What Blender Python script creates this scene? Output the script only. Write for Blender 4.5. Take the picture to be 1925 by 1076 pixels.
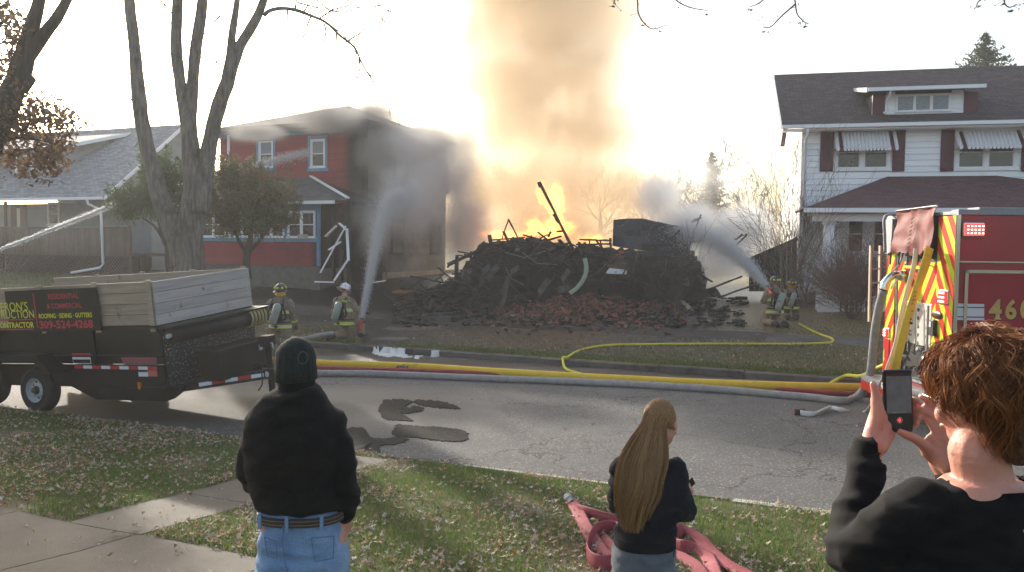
import bpy, bmesh, math, random
import numpy as np
from mathutils import Matrix, Vector, noise
R=math.radians
rnd=random.Random(7)
for o in list(bpy.data.objects): bpy.data.objects.remove(o)
scn=bpy.context.scene
col=scn.collection
# ------------------------------------------------------------------ camera
F=1500.; CH=2.9; TH=math.atan(73/1500); PH=.012
f_=Vector((0,math.cos(TH),-math.sin(TH))); X_=Vector((1,0,0)); U_=Vector((0,math.sin(TH),math.cos(TH)))
r_=X_*math.cos(PH)+U_*math.sin(PH); u_=U_*math.cos(PH)-X_*math.sin(PH)
cam=bpy.data.cameras.new('camera'); co=bpy.data.objects.new('camera',cam); col.objects.link(co)
m=Matrix.Identity(4)
for i in range(3): m[i][0]=r_[i]; m[i][1]=u_[i]; m[i][2]=-f_[i]
m[2][3]=CH; co.matrix_world=m
cam.lens=F/1925*36; cam.sensor_width=36; cam.clip_start=.05; cam.clip_end=2000
scn.camera=co
# ------------------------------------------------------------------ light
SAZ,SEL=R(-31),R(19)          # sun behind the houses, up and to the left
w=bpy.data.worlds.new('World'); scn.world=w; w.use_nodes=True
nt=w.node_tree; nt.nodes.clear()
sky=nt.nodes.new('ShaderNodeTexSky'); sky.sky_type='NISHITA'; sky.sun_disc=False
sky.sun_elevation=SEL; sky.sun_rotation=SAZ; sky.air_density=1.2; sky.dust_density=5.0; sky.ozone_density=1.0; sky.altitude=200
hs=nt.nodes.new('ShaderNodeHueSaturation'); hs.inputs['Saturation'].default_value=.85
bg=nt.nodes.new('ShaderNodeBackground'); bg.inputs[1].default_value=.15
wo=nt.nodes.new('ShaderNodeOutputWorld')
nt.links.new(sky.outputs[0],hs.inputs['Color']); nt.links.new(hs.outputs[0],bg.inputs[0]); nt.links.new(bg.outputs[0],wo.inputs[0])
sl=bpy.data.lights.new('sun','SUN'); sl.energy=4.0; sl.angle=R(1.2); sl.color=(1,.92,.8)
so=bpy.data.objects.new('sun',sl); col.objects.link(so)
sd=Vector((math.sin(SAZ)*math.cos(SEL),math.cos(SAZ)*math.cos(SEL),math.sin(SEL)))
so.rotation_euler=sd.to_track_quat('Z','Y').to_euler(); so.location=(-20,30,25)
scn.view_settings.view_transform='Standard'; scn.view_settings.look='None'
scn.view_settings.exposure=1.15; scn.view_settings.gamma=1
try: scn.view_settings.use_curve_mapping=False
except Exception: pass
cy=scn.cycles
cy.use_denoising=True; cy.max_bounces=8; cy.diffuse_bounces=3; cy.glossy_bounces=3; cy.transmission_bounces=6
cy.transparent_max_bounces=24; cy.volume_bounces=3; cy.volume_step_rate=.45; cy.volume_max_steps=256
cy.use_adaptive_sampling=True; cy.adaptive_threshold=.02; cy.sample_clamp_indirect=6
# ------------------------------------------------------------------ geometry of the place
def ray(px,py): return f_+r_*((px-962.5)/F)-u_*((py-538)/F)
def P(px,py,d):
    v=ray(px,py); k=d/v[1]; return Vector((v[0]*k,d,CH+v[2]*k))
YA=R(22.3); cY,sY=math.cos(YA),math.sin(YA)
def st2w(s,t): return (s*cY+t*sY, -s*sY+t*cY)
def w2st(x,y): return (x*cY-y*sY, x*sY+y*cY)
_tp=[-60,-5,1.0,1.8,2.8,4.0,5.0,7.0,8.9,9.3]; _zp=[1.15,1.15,1.1,1.0,.70,.53,.43,.24,.10,.03]
_tf=[18.6,18.8,21,24,28,31,40,600]; _zf=[.15,.16,.34,.60,.95,1.15,1.3,1.3]
def terr(s,t):
    s=np.asarray(s,float); t=np.asarray(t,float)
    z=np.where(t<9.3,np.interp(t,_tp,_zp),np.where(t>18.6,np.interp(t,_tf,_zf),0.0))
    rd=(t>=9.3)&(t<=18.6)
    z=np.where(rd,.07*(1-((t-13.95)/4.65)**2),z)
    a=np.clip((-12-s)/8,0,1); z=z+np.where(t>18.8,.42*a*a*(3-2*a)*np.clip((t-18.8)/8,0,1),0)
    z=z+np.where(t>19.5,.025*np.sin(s*1.3+t)*np.sin(t*1.1-s*.4),0)+np.where(t<8.5,.012*np.sin(s*2.1+t*1.7)*np.sin(t*2.3),0)
    return z
def TZ(x,y):
    s,t=w2st(x,y); return float(terr(s,t))
def TZs(x,y):
    """scalar copy of terr for speed"""
    s=x*cY-y*sY; t=x*sY+y*cY
    def ip(v,X,Z):
        if v<=X[0]: return Z[0]
        for i in range(1,len(X)):
            if v<=X[i]: return Z[i-1]+(Z[i]-Z[i-1])*(v-X[i-1])/(X[i]-X[i-1])
        return Z[-1]
    if t<9.3: z=ip(t,_tp,_zp)
    elif t>18.6: z=ip(t,_tf,_zf)
    else: z=.07*(1-((t-13.95)/4.65)**2)
    if t>18.8:
        a=min(max((-12-s)/8,0),1); z+=.42*a*a*(3-2*a)*min(max((t-18.8)/8,0),1)
    if t>19.5: z+=.025*math.sin(s*1.3+t)*math.sin(t*1.1-s*.4)
    if t<8.5: z+=.012*math.sin(s*2.1+t*1.7)*math.sin(t*2.3)
    return z
TZ=TZs
def GT(px,py,dz=0):
    v=ray(px,py); d=max(2.0,(1.75+dz-CH)/(v[2]/v[1]) if v[2]<0 else 2.0); st=.25
    def f(d): k=d/v[1]; return CH+v[2]*k-TZs(v[0]*k,d)-dz
    while d<170 and f(d)>0: d+=st
    lo,hi=d-st,d
    for _ in range(9):
        m_=(lo+hi)/2
        if f(m_)>0: lo=m_
        else: hi=m_
    return Vector((v[0]*hi/v[1],hi,TZs(v[0]*hi/v[1],hi)+dz))
# ------------------------------------------------------------------ helpers
class MB:
    def __init__(s): s.v=[];s.f=[]
    def add(s,vs,fs):
        b=len(s.v); s.v+=[tuple(p) for p in vs]; s.f+=[tuple(b+i for i in q) for q in fs]; return s
    def box(s,x0,x1,y0,y1,z0,z1):
        return s.add([(x0,y0,z0),(x1,y0,z0),(x1,y1,z0),(x0,y1,z0),(x0,y0,z1),(x1,y0,z1),(x1,y1,z1),(x0,y1,z1)],
          [(0,3,2,1),(4,5,6,7),(0,1,5,4),(1,2,6,5),(2,3,7,6),(3,0,4,7)])
    def hexa(s,p): return s.add(p,[(0,3,2,1),(4,5,6,7),(0,1,5,4),(1,2,6,5),(2,3,7,6),(3,0,4,7)])
    def bar(s,a,b,w,h,up=(0,0,1)):
        a,b=Vector(a),Vector(b); d=(b-a).normalized(); up=Vector(up)
        if abs(d.dot(up))>.97: up=Vector((0,1,0)) if abs(d.y)<.9 else Vector((1,0,0))
        x=d.cross(up).normalized(); y=x.cross(d).normalized()
        x=x*w/2; y=y*h/2
        return s.hexa([a-x-y,a+x-y,b+x-y,b-x-y,a-x+y,a+x+y,b+x+y,b-x+y])
    def tube(s,pts,rad,n=8,cap=True,flat=1.0,ups=None):
        pts=[Vector(p) for p in pts]; k=len(pts)
        if not hasattr(rad,'__len__'): rad=[rad]*k
        b=len(s.v); nrm=None
        for i,p in enumerate(pts):
            d=(pts[min(i+1,k-1)]-pts[max(i-1,0)])
            d=d.normalized() if d.length>1e-9 else Vector((0,0,1))
            if nrm is None:
                u0=Vector((0,0,1)) if abs(d.z)<.9 else Vector((0,1,0))
                nrm=(u0-d*u0.dot(d)).normalized()
            else:
                nrm=nrm-d*nrm.dot(d)
                nrm=nrm.normalized() if nrm.length>1e-6 else d.orthogonal().normalized()
            bi=d.cross(nrm)
            r=rad[i]; ra,rb=(r if hasattr(r,'__len__') else (r,r*flat))
            for j in range(n):
                a=2*math.pi*j/n; q=p+bi*(math.cos(a)*ra)+nrm*(math.sin(a)*rb); s.v.append(tuple(q))
        for i in range(k-1):
            for j in range(n):
                s.f.append((b+i*n+j,b+i*n+(j+1)%n,b+(i+1)*n+(j+1)%n,b+(i+1)*n+j))
        if cap:
            s.f.append(tuple(b+j for j in range(n))[::-1]); s.f.append(tuple(b+(k-1)*n+j for j in range(n)))
        return s
    def ell(s,c,r,n=14,m=9,rot=None):
        vs=[];fs=[]
        for i in range(m+1):
            th=math.pi*i/m
            for j in range(n):
                a=2*math.pi*j/n; q=Vector((r[0]*math.sin(th)*math.cos(a),r[1]*math.sin(th)*math.sin(a),r[2]*math.cos(th)))
                if rot is not None: q=rot@q
                vs.append(tuple(q+Vector(c)))
        for i in range(m):
            for j in range(n): fs.append((i*n+j,(i+1)*n+j,(i+1)*n+(j+1)%n,i*n+(j+1)%n))
        return s.add(vs,fs)
    def cyl(s,a,b,r,n=16,r2=None): return s.tube([a,b],[r,r if r2 is None else r2],n)
    def prism(s,poly,axis,a,b):
        # poly in the 2 other axes
        def mk(p,c): return (c,p[0],p[1]) if axis==0 else ((p[0],c,p[1]) if axis==1 else (p[0],p[1],c))
        n=len(poly)
        return s.add([mk(p,a) for p in poly]+[mk(p,b) for p in poly],
            [tuple(range(n))[::-1],tuple(range(n,2*n))]+[(i,(i+1)%n,n+(i+1)%n,n+i) for i in range(n)])
    def slab(s,q,th):
        q=[Vector(p) for p in q]; n=(q[1]-q[0]).cross(q[2]-q[0]).normalized()*th
        k=len(q)
        return s.add([p for p in q]+[p-n for p in q],[tuple(range(k)),tuple(range(k,2*k))[::-1]]+[(i,k+i,k+(i+1)%k,(i+1)%k) for i in range(k)])
    def build(s,name,mat,parent=None,world=False,smooth=False,bevel=0,label=None,weld=False):
        me=bpy.data.meshes.new(name)
        vs=s.v
        if world and parent is not None:
            inv=WM[parent.name].inverted(); vs=[tuple(inv@Vector(p)) for p in vs]
        me.from_pydata(vs,[],s.f)
        o=link(name,me,mat,parent,smooth)
        if weld:
            bm=bmesh.new(); bm.from_mesh(me); bmesh.ops.remove_doubles(bm,verts=bm.verts,dist=1e-4); bmesh.ops.recalc_face_normals(bm,faces=bm.faces); bm.to_mesh(me); bm.free()
            if smooth: me.polygons.foreach_set('use_smooth',[True]*len(me.polygons))
        if bevel:
            b=o.modifiers.new('b','BEVEL'); b.width=bevel; b.segments=2; b.limit_method='ANGLE'; b.angle_limit=R(40)
        if label: o['label']=label
        return o
WM={}
def link(name,me,mat,parent=None,smooth=False):
    if mat is not None and len(me.materials)==0: me.materials.append(mat)
    if smooth: me.polygons.foreach_set('use_smooth',[True]*len(me.polygons))
    o=bpy.data.objects.new(name,me); col.objects.link(o)
    if parent is not None: o.parent=parent; WM[o.name]=WM[parent.name]
    else: WM[o.name]=Matrix.Identity(4)
    return o
def tag(o,label,cat=None,group=None,kind=None):
    if label: o['label']=label
    if cat: o['category']=cat
    if group: o['group']=group
    if kind: o['kind']=kind
    return o
def thing(name,label,cat,loc=(0,0,0),rz=0,group=None,rot=None):
    o=bpy.data.objects.new(name,None); col.objects.link(o); o.empty_display_size=.2
    M=Matrix.Translation(Vector(loc))@(rot.to_4x4() if rot is not None else Matrix.Rotation(rz,4,'Z'))
    o.matrix_world=M; WM[o.name]=M
    return tag(o,label,cat,group)
def bigmesh(name,V,Fc,mat,parent=None,smooth=False,nv=3):
    me=bpy.data.meshes.new(name); V=np.ascontiguousarray(V,dtype=np.float32); Fc=np.ascontiguousarray(Fc,dtype=np.int32)
    if parent is not None:
        iv=np.array(WM[parent.name].inverted()); V=(V@iv[:3,:3].T+iv[:3,3]).astype(np.float32)
    me.vertices.add(len(V)); me.vertices.foreach_set('co',V.ravel())
    n=len(Fc); me.loops.add(n*nv); me.loops.foreach_set('vertex_index',Fc.ravel())
    me.polygons.add(n); me.polygons.foreach_set('loop_start',np.arange(0,n*nv,nv,dtype=np.int32))
    try: me.polygons.foreach_set('loop_total',np.full(n,nv,dtype=np.int32))
    except Exception: pass
    me.update(calc_edges=True)
    return link(name,me,mat,parent,smooth)
# ------------------------------------------------------------------ materials
def mat(name,c1,c2=None,scale=4,rough=.75,bump=0,bscale=60,metal=0,spec=.4,detail=6,stretch=(1,1,1),c3=None,s3=1.2,t3=(.5,.62),trans=0,rand=0,emit=None,es=0,coat=0):
    m=bpy.data.materials.new(name); m.use_nodes=True; n=m.node_tree; N=n.nodes; L=n.links
    b=N['Principled BSDF']; b.inputs['Roughness'].default_value=rough; b.inputs['Metallic'].default_value=metal
    b.inputs['Specular IOR Level'].default_value=spec
    if coat: b.inputs['Coat Weight'].default_value=coat; b.inputs['Coat Roughness'].default_value=.08
    tc=N.new('ShaderNodeTexCoord'); mp=N.new('ShaderNodeMapping'); mp.inputs['Scale'].default_value=stretch; L.new(tc.outputs['Object'],mp.inputs[0])
    out=None
    if c2 is not None:
        t=N.new('ShaderNodeTexNoise'); t.inputs['Scale'].default_value=scale; t.inputs['Detail'].default_value=detail; t.inputs['Roughness'].default_value=.65; L.new(mp.outputs[0],t.inputs[0])
        r=N.new('ShaderNodeMapRange'); r.inputs[1].default_value=.32; r.inputs[2].default_value=.68; L.new(t.outputs[0],r.inputs[0])
        x=N.new('ShaderNodeMix'); x.data_type='RGBA'; L.new(r.outputs[0],x.inputs[0]); x.inputs[6].default_value=(*c1,1); x.inputs[7].default_value=(*c2,1); out=x.outputs[2]
    if c3 is not None:
        t=N.new('ShaderNodeTexNoise'); t.inputs['Scale'].default_value=s3; t.inputs['Detail'].default_value=8; t.inputs['Roughness'].default_value=.7; L.new(tc.outputs['Object'],t.inputs[0])
        r=N.new('ShaderNodeMapRange'); r.inputs[1].default_value=t3[0]; r.inputs[2].default_value=t3[1]; L.new(t.outputs[0],r.inputs[0])
        x=N.new('ShaderNodeMix'); x.data_type='RGBA'; L.new(r.outputs[0],x.inputs[0])
        if out: L.new(out,x.inputs[6])
        else: x.inputs[6].default_value=(*c1,1)
        x.inputs[7].default_value=(*c3,1); out=x.outputs[2]
    if rand:
        oi=N.new('ShaderNodeObjectInfo'); g=N.new('ShaderNodeNewGeometry'); ad=N.new('ShaderNodeMath'); ad.operation='ADD'; L.new(oi.outputs['Random'],ad.inputs[0]); L.new(g.outputs['Random Per Island'],ad.inputs[1])
        fr=N.new('ShaderNodeMath'); fr.operation='FRACT'; L.new(ad.outputs[0],fr.inputs[0])
        r=N.new('ShaderNodeMapRange'); r.inputs[3].default_value=1-rand; r.inputs[4].default_value=1+rand; L.new(fr.outputs[0],r.inputs[0])
        h=N.new('ShaderNodeHueSaturation'); L.new(r.outputs[0],h.inputs['Value'])
        if out: L.new(out,h.inputs['Color'])
        else: h.inputs['Color'].default_value=(*c1,1)
        out=h.outputs[0]
    if out: L.new(out,b.inputs['Base Color'])
    else: b.inputs['Base Color'].default_value=(*c1,1)
    if bump:
        t=N.new('ShaderNodeTexNoise'); t.inputs['Scale'].default_value=bscale; t.inputs['Detail'].default_value=5; L.new(mp.outputs[0],t.inputs[0])
        bp=N.new('ShaderNodeBump'); bp.inputs['Strength'].default_value=min(bump,1); bp.inputs['Distance'].default_value=.02; L.new(t.outputs[0],bp.inputs['Height']); L.new(bp.outputs[0],b.inputs['Normal'])
    if emit: b.inputs['Emission Color'].default_value=(*emit,1); b.inputs['Emission Strength'].default_value=es
    if trans:
        tr=N.new('ShaderNodeBsdfTranslucent'); mx=N.new('ShaderNodeMixShader'); mx.inputs[0].default_value=trans
        if out: L.new(out,tr.inputs[0])
        else: tr.inputs[0].default_value=(*c1,1)
        L.new(b.outputs[0],mx.inputs[1]); L.new(tr.outputs[0],mx.inputs[2]); L.new(mx.outputs[0],N['Material Output'].inputs[0])
    return m
def multicol(name,cols,rough=.8,trans=.3,bump=0,attr_noise=0,spec=.3):
    """colour picked per mesh island / object"""
    m=bpy.data.materials.new(name); m.use_nodes=True; N=m.node_tree.nodes; L=m.node_tree.links; b=N['Principled BSDF']
    b.inputs['Roughness'].default_value=rough; b.inputs['Specular IOR Level'].default_value=spec
    g=N.new('ShaderNodeNewGeometry'); oi=N.new('ShaderNodeObjectInfo'); ad=N.new('ShaderNodeMath'); ad.operation='ADD'; L.new(g.outputs['Random Per Island'],ad.inputs[0]); L.new(oi.outputs['Random'],ad.inputs[1])
    fr=N.new('ShaderNodeMath'); fr.operation='FRACT'; L.new(ad.outputs[0],fr.inputs[0])
    cr=N.new('ShaderNodeValToRGB'); cr.color_ramp.interpolation='LINEAR'; e=cr.color_ramp.elements
    e[0].position=0; e[0].color=(*cols[0],1); e[1].position=1; e[1].color=(*cols[-1],1)
    for i,c in enumerate(cols[1:-1]): q=e.new((i+1)/(len(cols)-1)); q.color=(*c,1)
    L.new(fr.outputs[0],cr.inputs[0]); L.new(cr.outputs[0],b.inputs['Base Color'])
    if bump:
        tc=N.new('ShaderNodeTexCoord'); t=N.new('ShaderNodeTexNoise'); t.inputs['Scale'].default_value=bump; L.new(tc.outputs['Object'],t.inputs[0]); bp=N.new('ShaderNodeBump'); bp.inputs['Distance'].default_value=.01; L.new(t.outputs[0],bp.inputs['Height']); L.new(bp.outputs[0],b.inputs['Normal'])
    if trans:
        tr=N.new('ShaderNodeBsdfTranslucent'); mx=N.new('ShaderNodeMixShader'); mx.inputs[0].default_value=trans
        L.new(cr.outputs[0],tr.inputs[0]); L.new(b.outputs[0],mx.inputs[1]); L.new(tr.outputs[0],mx.inputs[2]); L.new(mx.outputs[0],N['Material Output'].inputs[0])
    return m
TMP=bpy.data.scenes.new('tmp')
def evalmesh(o):
    TMP.collection.objects.link(o); vl=TMP.view_layers[0]; vl.update(); dg=vl.depsgraph
    me=bpy.data.meshes.new_from_object(o.evaluated_get(dg)); d=o.data; bpy.data.objects.remove(o)
    return me
def fit_text(s,w,h,off=0,ext=.002):
    c=bpy.data.curves.new('t','FONT'); c.body=s; c.offset=off; c.extrude=0; c.resolution_u=3; c.align_x='LEFT'
    me=evalmesh(bpy.data.objects.new('t',c)); bpy.data.curves.remove(c)
    v=np.empty(len(me.vertices)*3); me.vertices.foreach_get('co',v); v=v.reshape(-1,3)
    a,b=v.min(0),v.max(0); v[:,0]=(v[:,0]-a[0])/(b[0]-a[0])*w; v[:,1]=(v[:,1]-a[1])/(b[1]-a[1])*h
    me.vertices.foreach_set('co',v.ravel()); me.update(); return me
def text_on(s,x0,z0,w,h,y,mt,parent,name='lettering',off=0,rx=90,rz=0,extra=None):
    me=fit_text(s,w,h,off); M=Matrix.Translation((x0,y,z0))@Matrix.Rotation(R(rz),4,'Z')@Matrix.Rotation(R(rx),4,'X')
    if extra is not None: M=extra@M
    me.transform(M); return link(name,me,mt,parent)
def remesh(mb,voxel,smooth=4,name='m',disp=None,keep=None,fac=.5):
    me=bpy.data.meshes.new(name); me.from_pydata(mb.v,[],mb.f)
    bm=bmesh.new(); bm.from_mesh(me); bmesh.ops.recalc_face_normals(bm,faces=bm.faces); bm.to_mesh(me); bm.free()
    o=bpy.data.objects.new(name,me)
    r=o.modifiers.new('r','REMESH'); r.mode='VOXEL'; r.voxel_size=voxel
    if smooth: s=o.modifiers.new('s','SMOOTH'); s.iterations=smooth; s.factor=fac
    me2=evalmesh(o)
    if disp is not None:
        n=len(me2.vertices); C=np.empty(n*3,dtype=np.float32); Nn=np.empty(n*3,dtype=np.float32)
        me2.vertices.foreach_get('co',C); me2.vertices.foreach_get('normal',Nn); C=C.reshape(-1,3); Nn=Nn.reshape(-1,3)
        dd=np.array([disp(Vector(c),None) for c in C.tolist()],dtype=np.float32)
        me2.vertices.foreach_set('co',(C+Nn*dd[:,None]).ravel()); me2.update()
    if keep is not None:
        bm=bmesh.new(); bm.from_mesh(me2); bmesh.ops.delete(bm,geom=[v for v in bm.verts if not keep(v.co)],context='VERTS'); bm.to_mesh(me2); bm.free()
    me2.name=name
    return me2
def nz(p,s=1.0,seed=0): return noise.noise(Vector((p[0]*s+seed,p[1]*s-seed*.7,p[2]*s+seed*1.3)))
def spline(pts,n=8):
    """catmull-rom through the points; each may carry extra numbers (radius)"""
    A=[np.array(p,float) for p in pts]; out=[]
    for i in range(len(A)-1):
        p0=A[max(i-1,0)];p1=A[i];p2=A[i+1];p3=A[min(i+2,len(A)-1)]
        for k in range(n):
            t=k/n; out.append(.5*((2*p1)+(-p0+p2)*t+(2*p0-5*p1+4*p2-p3)*t*t+(-p0+3*p1-3*p2+p3)*t**3))
    out.append(A[-1]); return out
# ================================================================== GROUND
def sheet(name,ss,tt,mt,dz=0,kind='structure'):
    S,T=np.meshgrid(ss,tt); x=S*cY+T*sY; y=-S*sY+T*cY; z=terr(S,T)+dz
    V=np.stack([x.ravel(),y.ravel(),z.ravel()],1); n,mm=len(tt),len(ss)
    i=np.arange(n-1)[:,None]*mm+np.arange(mm-1)[None]; i=i.ravel()
    Fq=np.stack([i,i+1,i+mm+1,i+mm],1); o=bigmesh(name,V,Fq,mt,None,True,4); o['kind']=kind; return o
def world_mask(N,L,ells,soft=.35,nscale=.5,namp=.5):
    """soft union of noisy ellipses (cx,cy,rx,ry) in object=world xy"""
    tc=N.new('ShaderNodeTexCoord'); sp=N.new('ShaderNodeSeparateXYZ'); L.new(tc.outputs['Object'],sp.inputs[0])
    no=N.new('ShaderNodeTexNoise'); no.inputs['Scale'].default_value=nscale; no.inputs['Detail'].default_value=7; no.inputs['Roughness'].default_value=.65; L.new(tc.outputs['Object'],no.inputs[0])
    best=None
    for cx,cyy,rx,ry in ells:
        a=N.new('ShaderNodeVectorMath'); a.operation='SUBTRACT'; L.new(tc.outputs['Object'],a.inputs[0]); a.inputs[1].default_value=(cx,cyy,0)
        b=N.new('ShaderNodeVectorMath'); b.operation='MULTIPLY'; L.new(a.outputs[0],b.inputs[0]); b.inputs[1].default_value=(1/rx,1/ry,0)
        c=N.new('ShaderNodeVectorMath'); c.operation='LENGTH'; L.new(b.outputs[0],c.inputs[0])
        if best is None: best=c.outputs['Value']
        else:
            d=N.new('ShaderNodeMath'); d.operation='MINIMUM'; L.new(best,d.inputs[0]); L.new(c.outputs['Value'],d.inputs[1]); best=d.outputs[0]
    e=N.new('ShaderNodeMath'); e.operation='MULTIPLY_ADD'; L.new(no.outputs[0],e.inputs[0]); e.inputs[1].default_value=namp*2; L.new(best,e.inputs[2])
    r=N.new('ShaderNodeMapRange'); r.inputs[1].default_value=1+namp-soft; r.inputs[2].default_value=1+namp+soft; r.inputs[3].default_value=1; r.inputs[4].default_value=0; L.new(e.outputs[0],r.inputs[0])
    return r.outputs[0]
def mixin(m,mask_fn,colr,rough=None):
    N=m.node_tree.nodes; L=m.node_tree.links; b=N['Principled BSDF']
    mk=mask_fn(N,L); x=N.new('ShaderNodeMix'); x.data_type='RGBA'; L.new(mk,x.inputs[0])
    s=b.inputs['Base Color']
    if s.is_linked: L.new(s.links[0].from_socket,x.inputs[6])
    else: x.inputs[6].default_value=s.default_value
    x.inputs[7].default_value=(*colr,1); L.new(x.outputs[2],s)
    if rough is not None:
        q=N.new('ShaderNodeMix'); L.new(mk,q.inputs[0]); rs=b.inputs['Roughness']
        if rs.is_linked: L.new(rs.links[0].from_socket,q.inputs[2])
        else: q.inputs[2].default_value=rs.default_value
        q.inputs[3].default_value=rough; L.new(q.outputs[0],rs)
def cracks(m,scale,width,colr,warp=.35,thresh=.5,mscale=.35):
    def fn(N,L):
        tc=N.new('ShaderNodeTexCoord'); no=N.new('ShaderNodeTexNoise'); no.inputs['Scale'].default_value=1.6; no.inputs['Detail'].default_value=6; L.new(tc.outputs['Object'],no.inputs[0])
        a=N.new('ShaderNodeVectorMath'); a.operation='MULTIPLY_ADD'; L.new(no.outputs['Color'],a.inputs[0]); a.inputs[1].default_value=(warp*2,)*3; L.new(tc.outputs['Object'],a.inputs[2])
        v=N.new('ShaderNodeTexVoronoi'); v.feature='DISTANCE_TO_EDGE'; v.inputs['Scale'].default_value=scale; L.new(a.outputs[0],v.inputs['Vector'])
        c=N.new('ShaderNodeMapRange'); c.inputs[1].default_value=width*.4; c.inputs[2].default_value=width; c.inputs[3].default_value=1; c.inputs[4].default_value=0; L.new(v.outputs['Distance'],c.inputs[0])
        n2=N.new('ShaderNodeTexNoise'); n2.inputs['Scale'].default_value=mscale; n2.inputs['Detail'].default_value=3; L.new(tc.outputs['Object'],n2.inputs[0])
        d=N.new('ShaderNodeMapRange'); d.inputs[1].default_value=thresh-.05; d.inputs[2].default_value=thresh+.05; L.new(n2.outputs[0],d.inputs[0])
        e=N.new('ShaderNodeMath'); e.operation='MULTIPLY'; L.new(c.outputs[0],e.inputs[0]); L.new(d.outputs[0],e.inputs[1]); return e.outputs[0]
    mixin(m,fn,colr)
def seq(*segs):
    out=[]
    for a,b,st in segs:
        n=max(1,int(round((b-a)/st))); out+=list(np.linspace(a,b,n+1)[:-1])
    out.append(segs[-1][1]); return np.array(out)
m_lawn=mat('lawn_soil',(.045,.06,.018),(.11,.10,.045),6,.95,.8,40,c3=(.10,.07,.04),s3=1.3)
m_road=mat('asphalt_grey',(.080,.078,.077),(.112,.110,.108),2.2,.8,.9,180,c3=(.078,.075,.073),s3=.5,t3=(.52,.7))
cracks(m_road,.42,.012,(.035,.032,.03),.5,.47); cracks(m_road,.95,.012,(.05,.045,.04),.3,.54,.5)
# fine pale aggregate grain
def grain(m,scale,colr,lo,hi):
    def fn(N,L):
        tc=N.new('ShaderNodeTexCoord'); v=N.new('ShaderNodeTexNoise'); v.inputs['Scale'].default_value=scale; v.inputs['Detail'].default_value=2; L.new(tc.outputs['Object'],v.inputs[0])
        r=N.new('ShaderNodeMapRange'); r.inputs[1].default_value=lo; r.inputs[2].default_value=hi; L.new(v.outputs[0],r.inputs[0]); return r.outputs[0]
    mixin(m,fn,colr)
grain(m_road,34,(.27,.265,.26),.54,.72); grain(m_road,38,(.07,.065,.06),.60,.8)
wet=[(*GT(740,665)[:2],3.6,.8),(*GT(950,684)[:2],4.5,.7),(*GT(1300,705)[:2],4.2,.6),(*GT(590,650)[:2],3,.9)]
mixin(m_road,lambda N,L:world_mask(N,L,wet,.15,.9,.35),(.014,.013,.012),.35)
mixin(m_road,lambda N,L:world_mask(N,L,[(*GT(760,770)[:2],1.7,1.3),(*GT(620,745)[:2],3.0,1.0)],.6,.7,.7),(.19,.175,.155))
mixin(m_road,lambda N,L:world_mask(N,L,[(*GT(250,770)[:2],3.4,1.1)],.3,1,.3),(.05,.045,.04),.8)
near=sheet('near_lawn',seq((-60,-14,3),(-14,7,.14),(7,60,3)),seq((-60,1.5,3),(1.5,9.3,.14)),m_lawn)
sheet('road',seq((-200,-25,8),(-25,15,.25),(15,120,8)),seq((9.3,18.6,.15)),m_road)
m_fl=mat('far_lawn_soil',(.055,.075,.022),(.14,.12,.055),5,.95,.9,25,c3=(.13,.09,.045),s3=.8)
b1=[(*GT(1060,592)[:2],7.5,3.2),(*GT(740,570)[:2],4.0,5.0),(*GT(1330,560)[:2],4.2,7),(*GT(1080,560)[:2],10,9),(*GT(620,560)[:2],4,5),(*GT(1250,600)[:2],4.5,1.8),(*GT(735,625)[:2],.9,2.4)]
mixin(m_fl,lambda N,L:world_mask(N,L,b1,.16,.7,.45),(.016,.0135,.012),.5)
mixin(m_fl,lambda N,L:world_mask(N,L,b1,.10,2.2,1.1),(.045,.035,.026),.6)
mixin(m_fl,lambda N,L:world_mask(N,L,b1,.08,3.7,1.3),(.007,.006,.006),.40)
mixin(m_fl,lambda N,L:world_mask(N,L,[(*GT(1580,600)[:2],3.6,2.6)],.4,1.5,.3),(.24,.18,.095))
mixin(m_fl,lambda N,L:world_mask(N,L,[(*GT(850,592)[:2],1.0,.5),(*GT(775,617)[:2],.8,.35),(*GT(735,637)[:2],.5,.3),(*GT(1300,585)[:2],.9,1.6)],.15,2.5,.5),(.14,.13,.12),.15)
fl=sheet('far_lawn',seq((-500,-60,40),(-60,-25,2),(-25,8,.22),(8,60,3),(60,500,40)),seq((18.78,32,.22),(32,60,2),(60,700,40)),m_fl)
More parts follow.
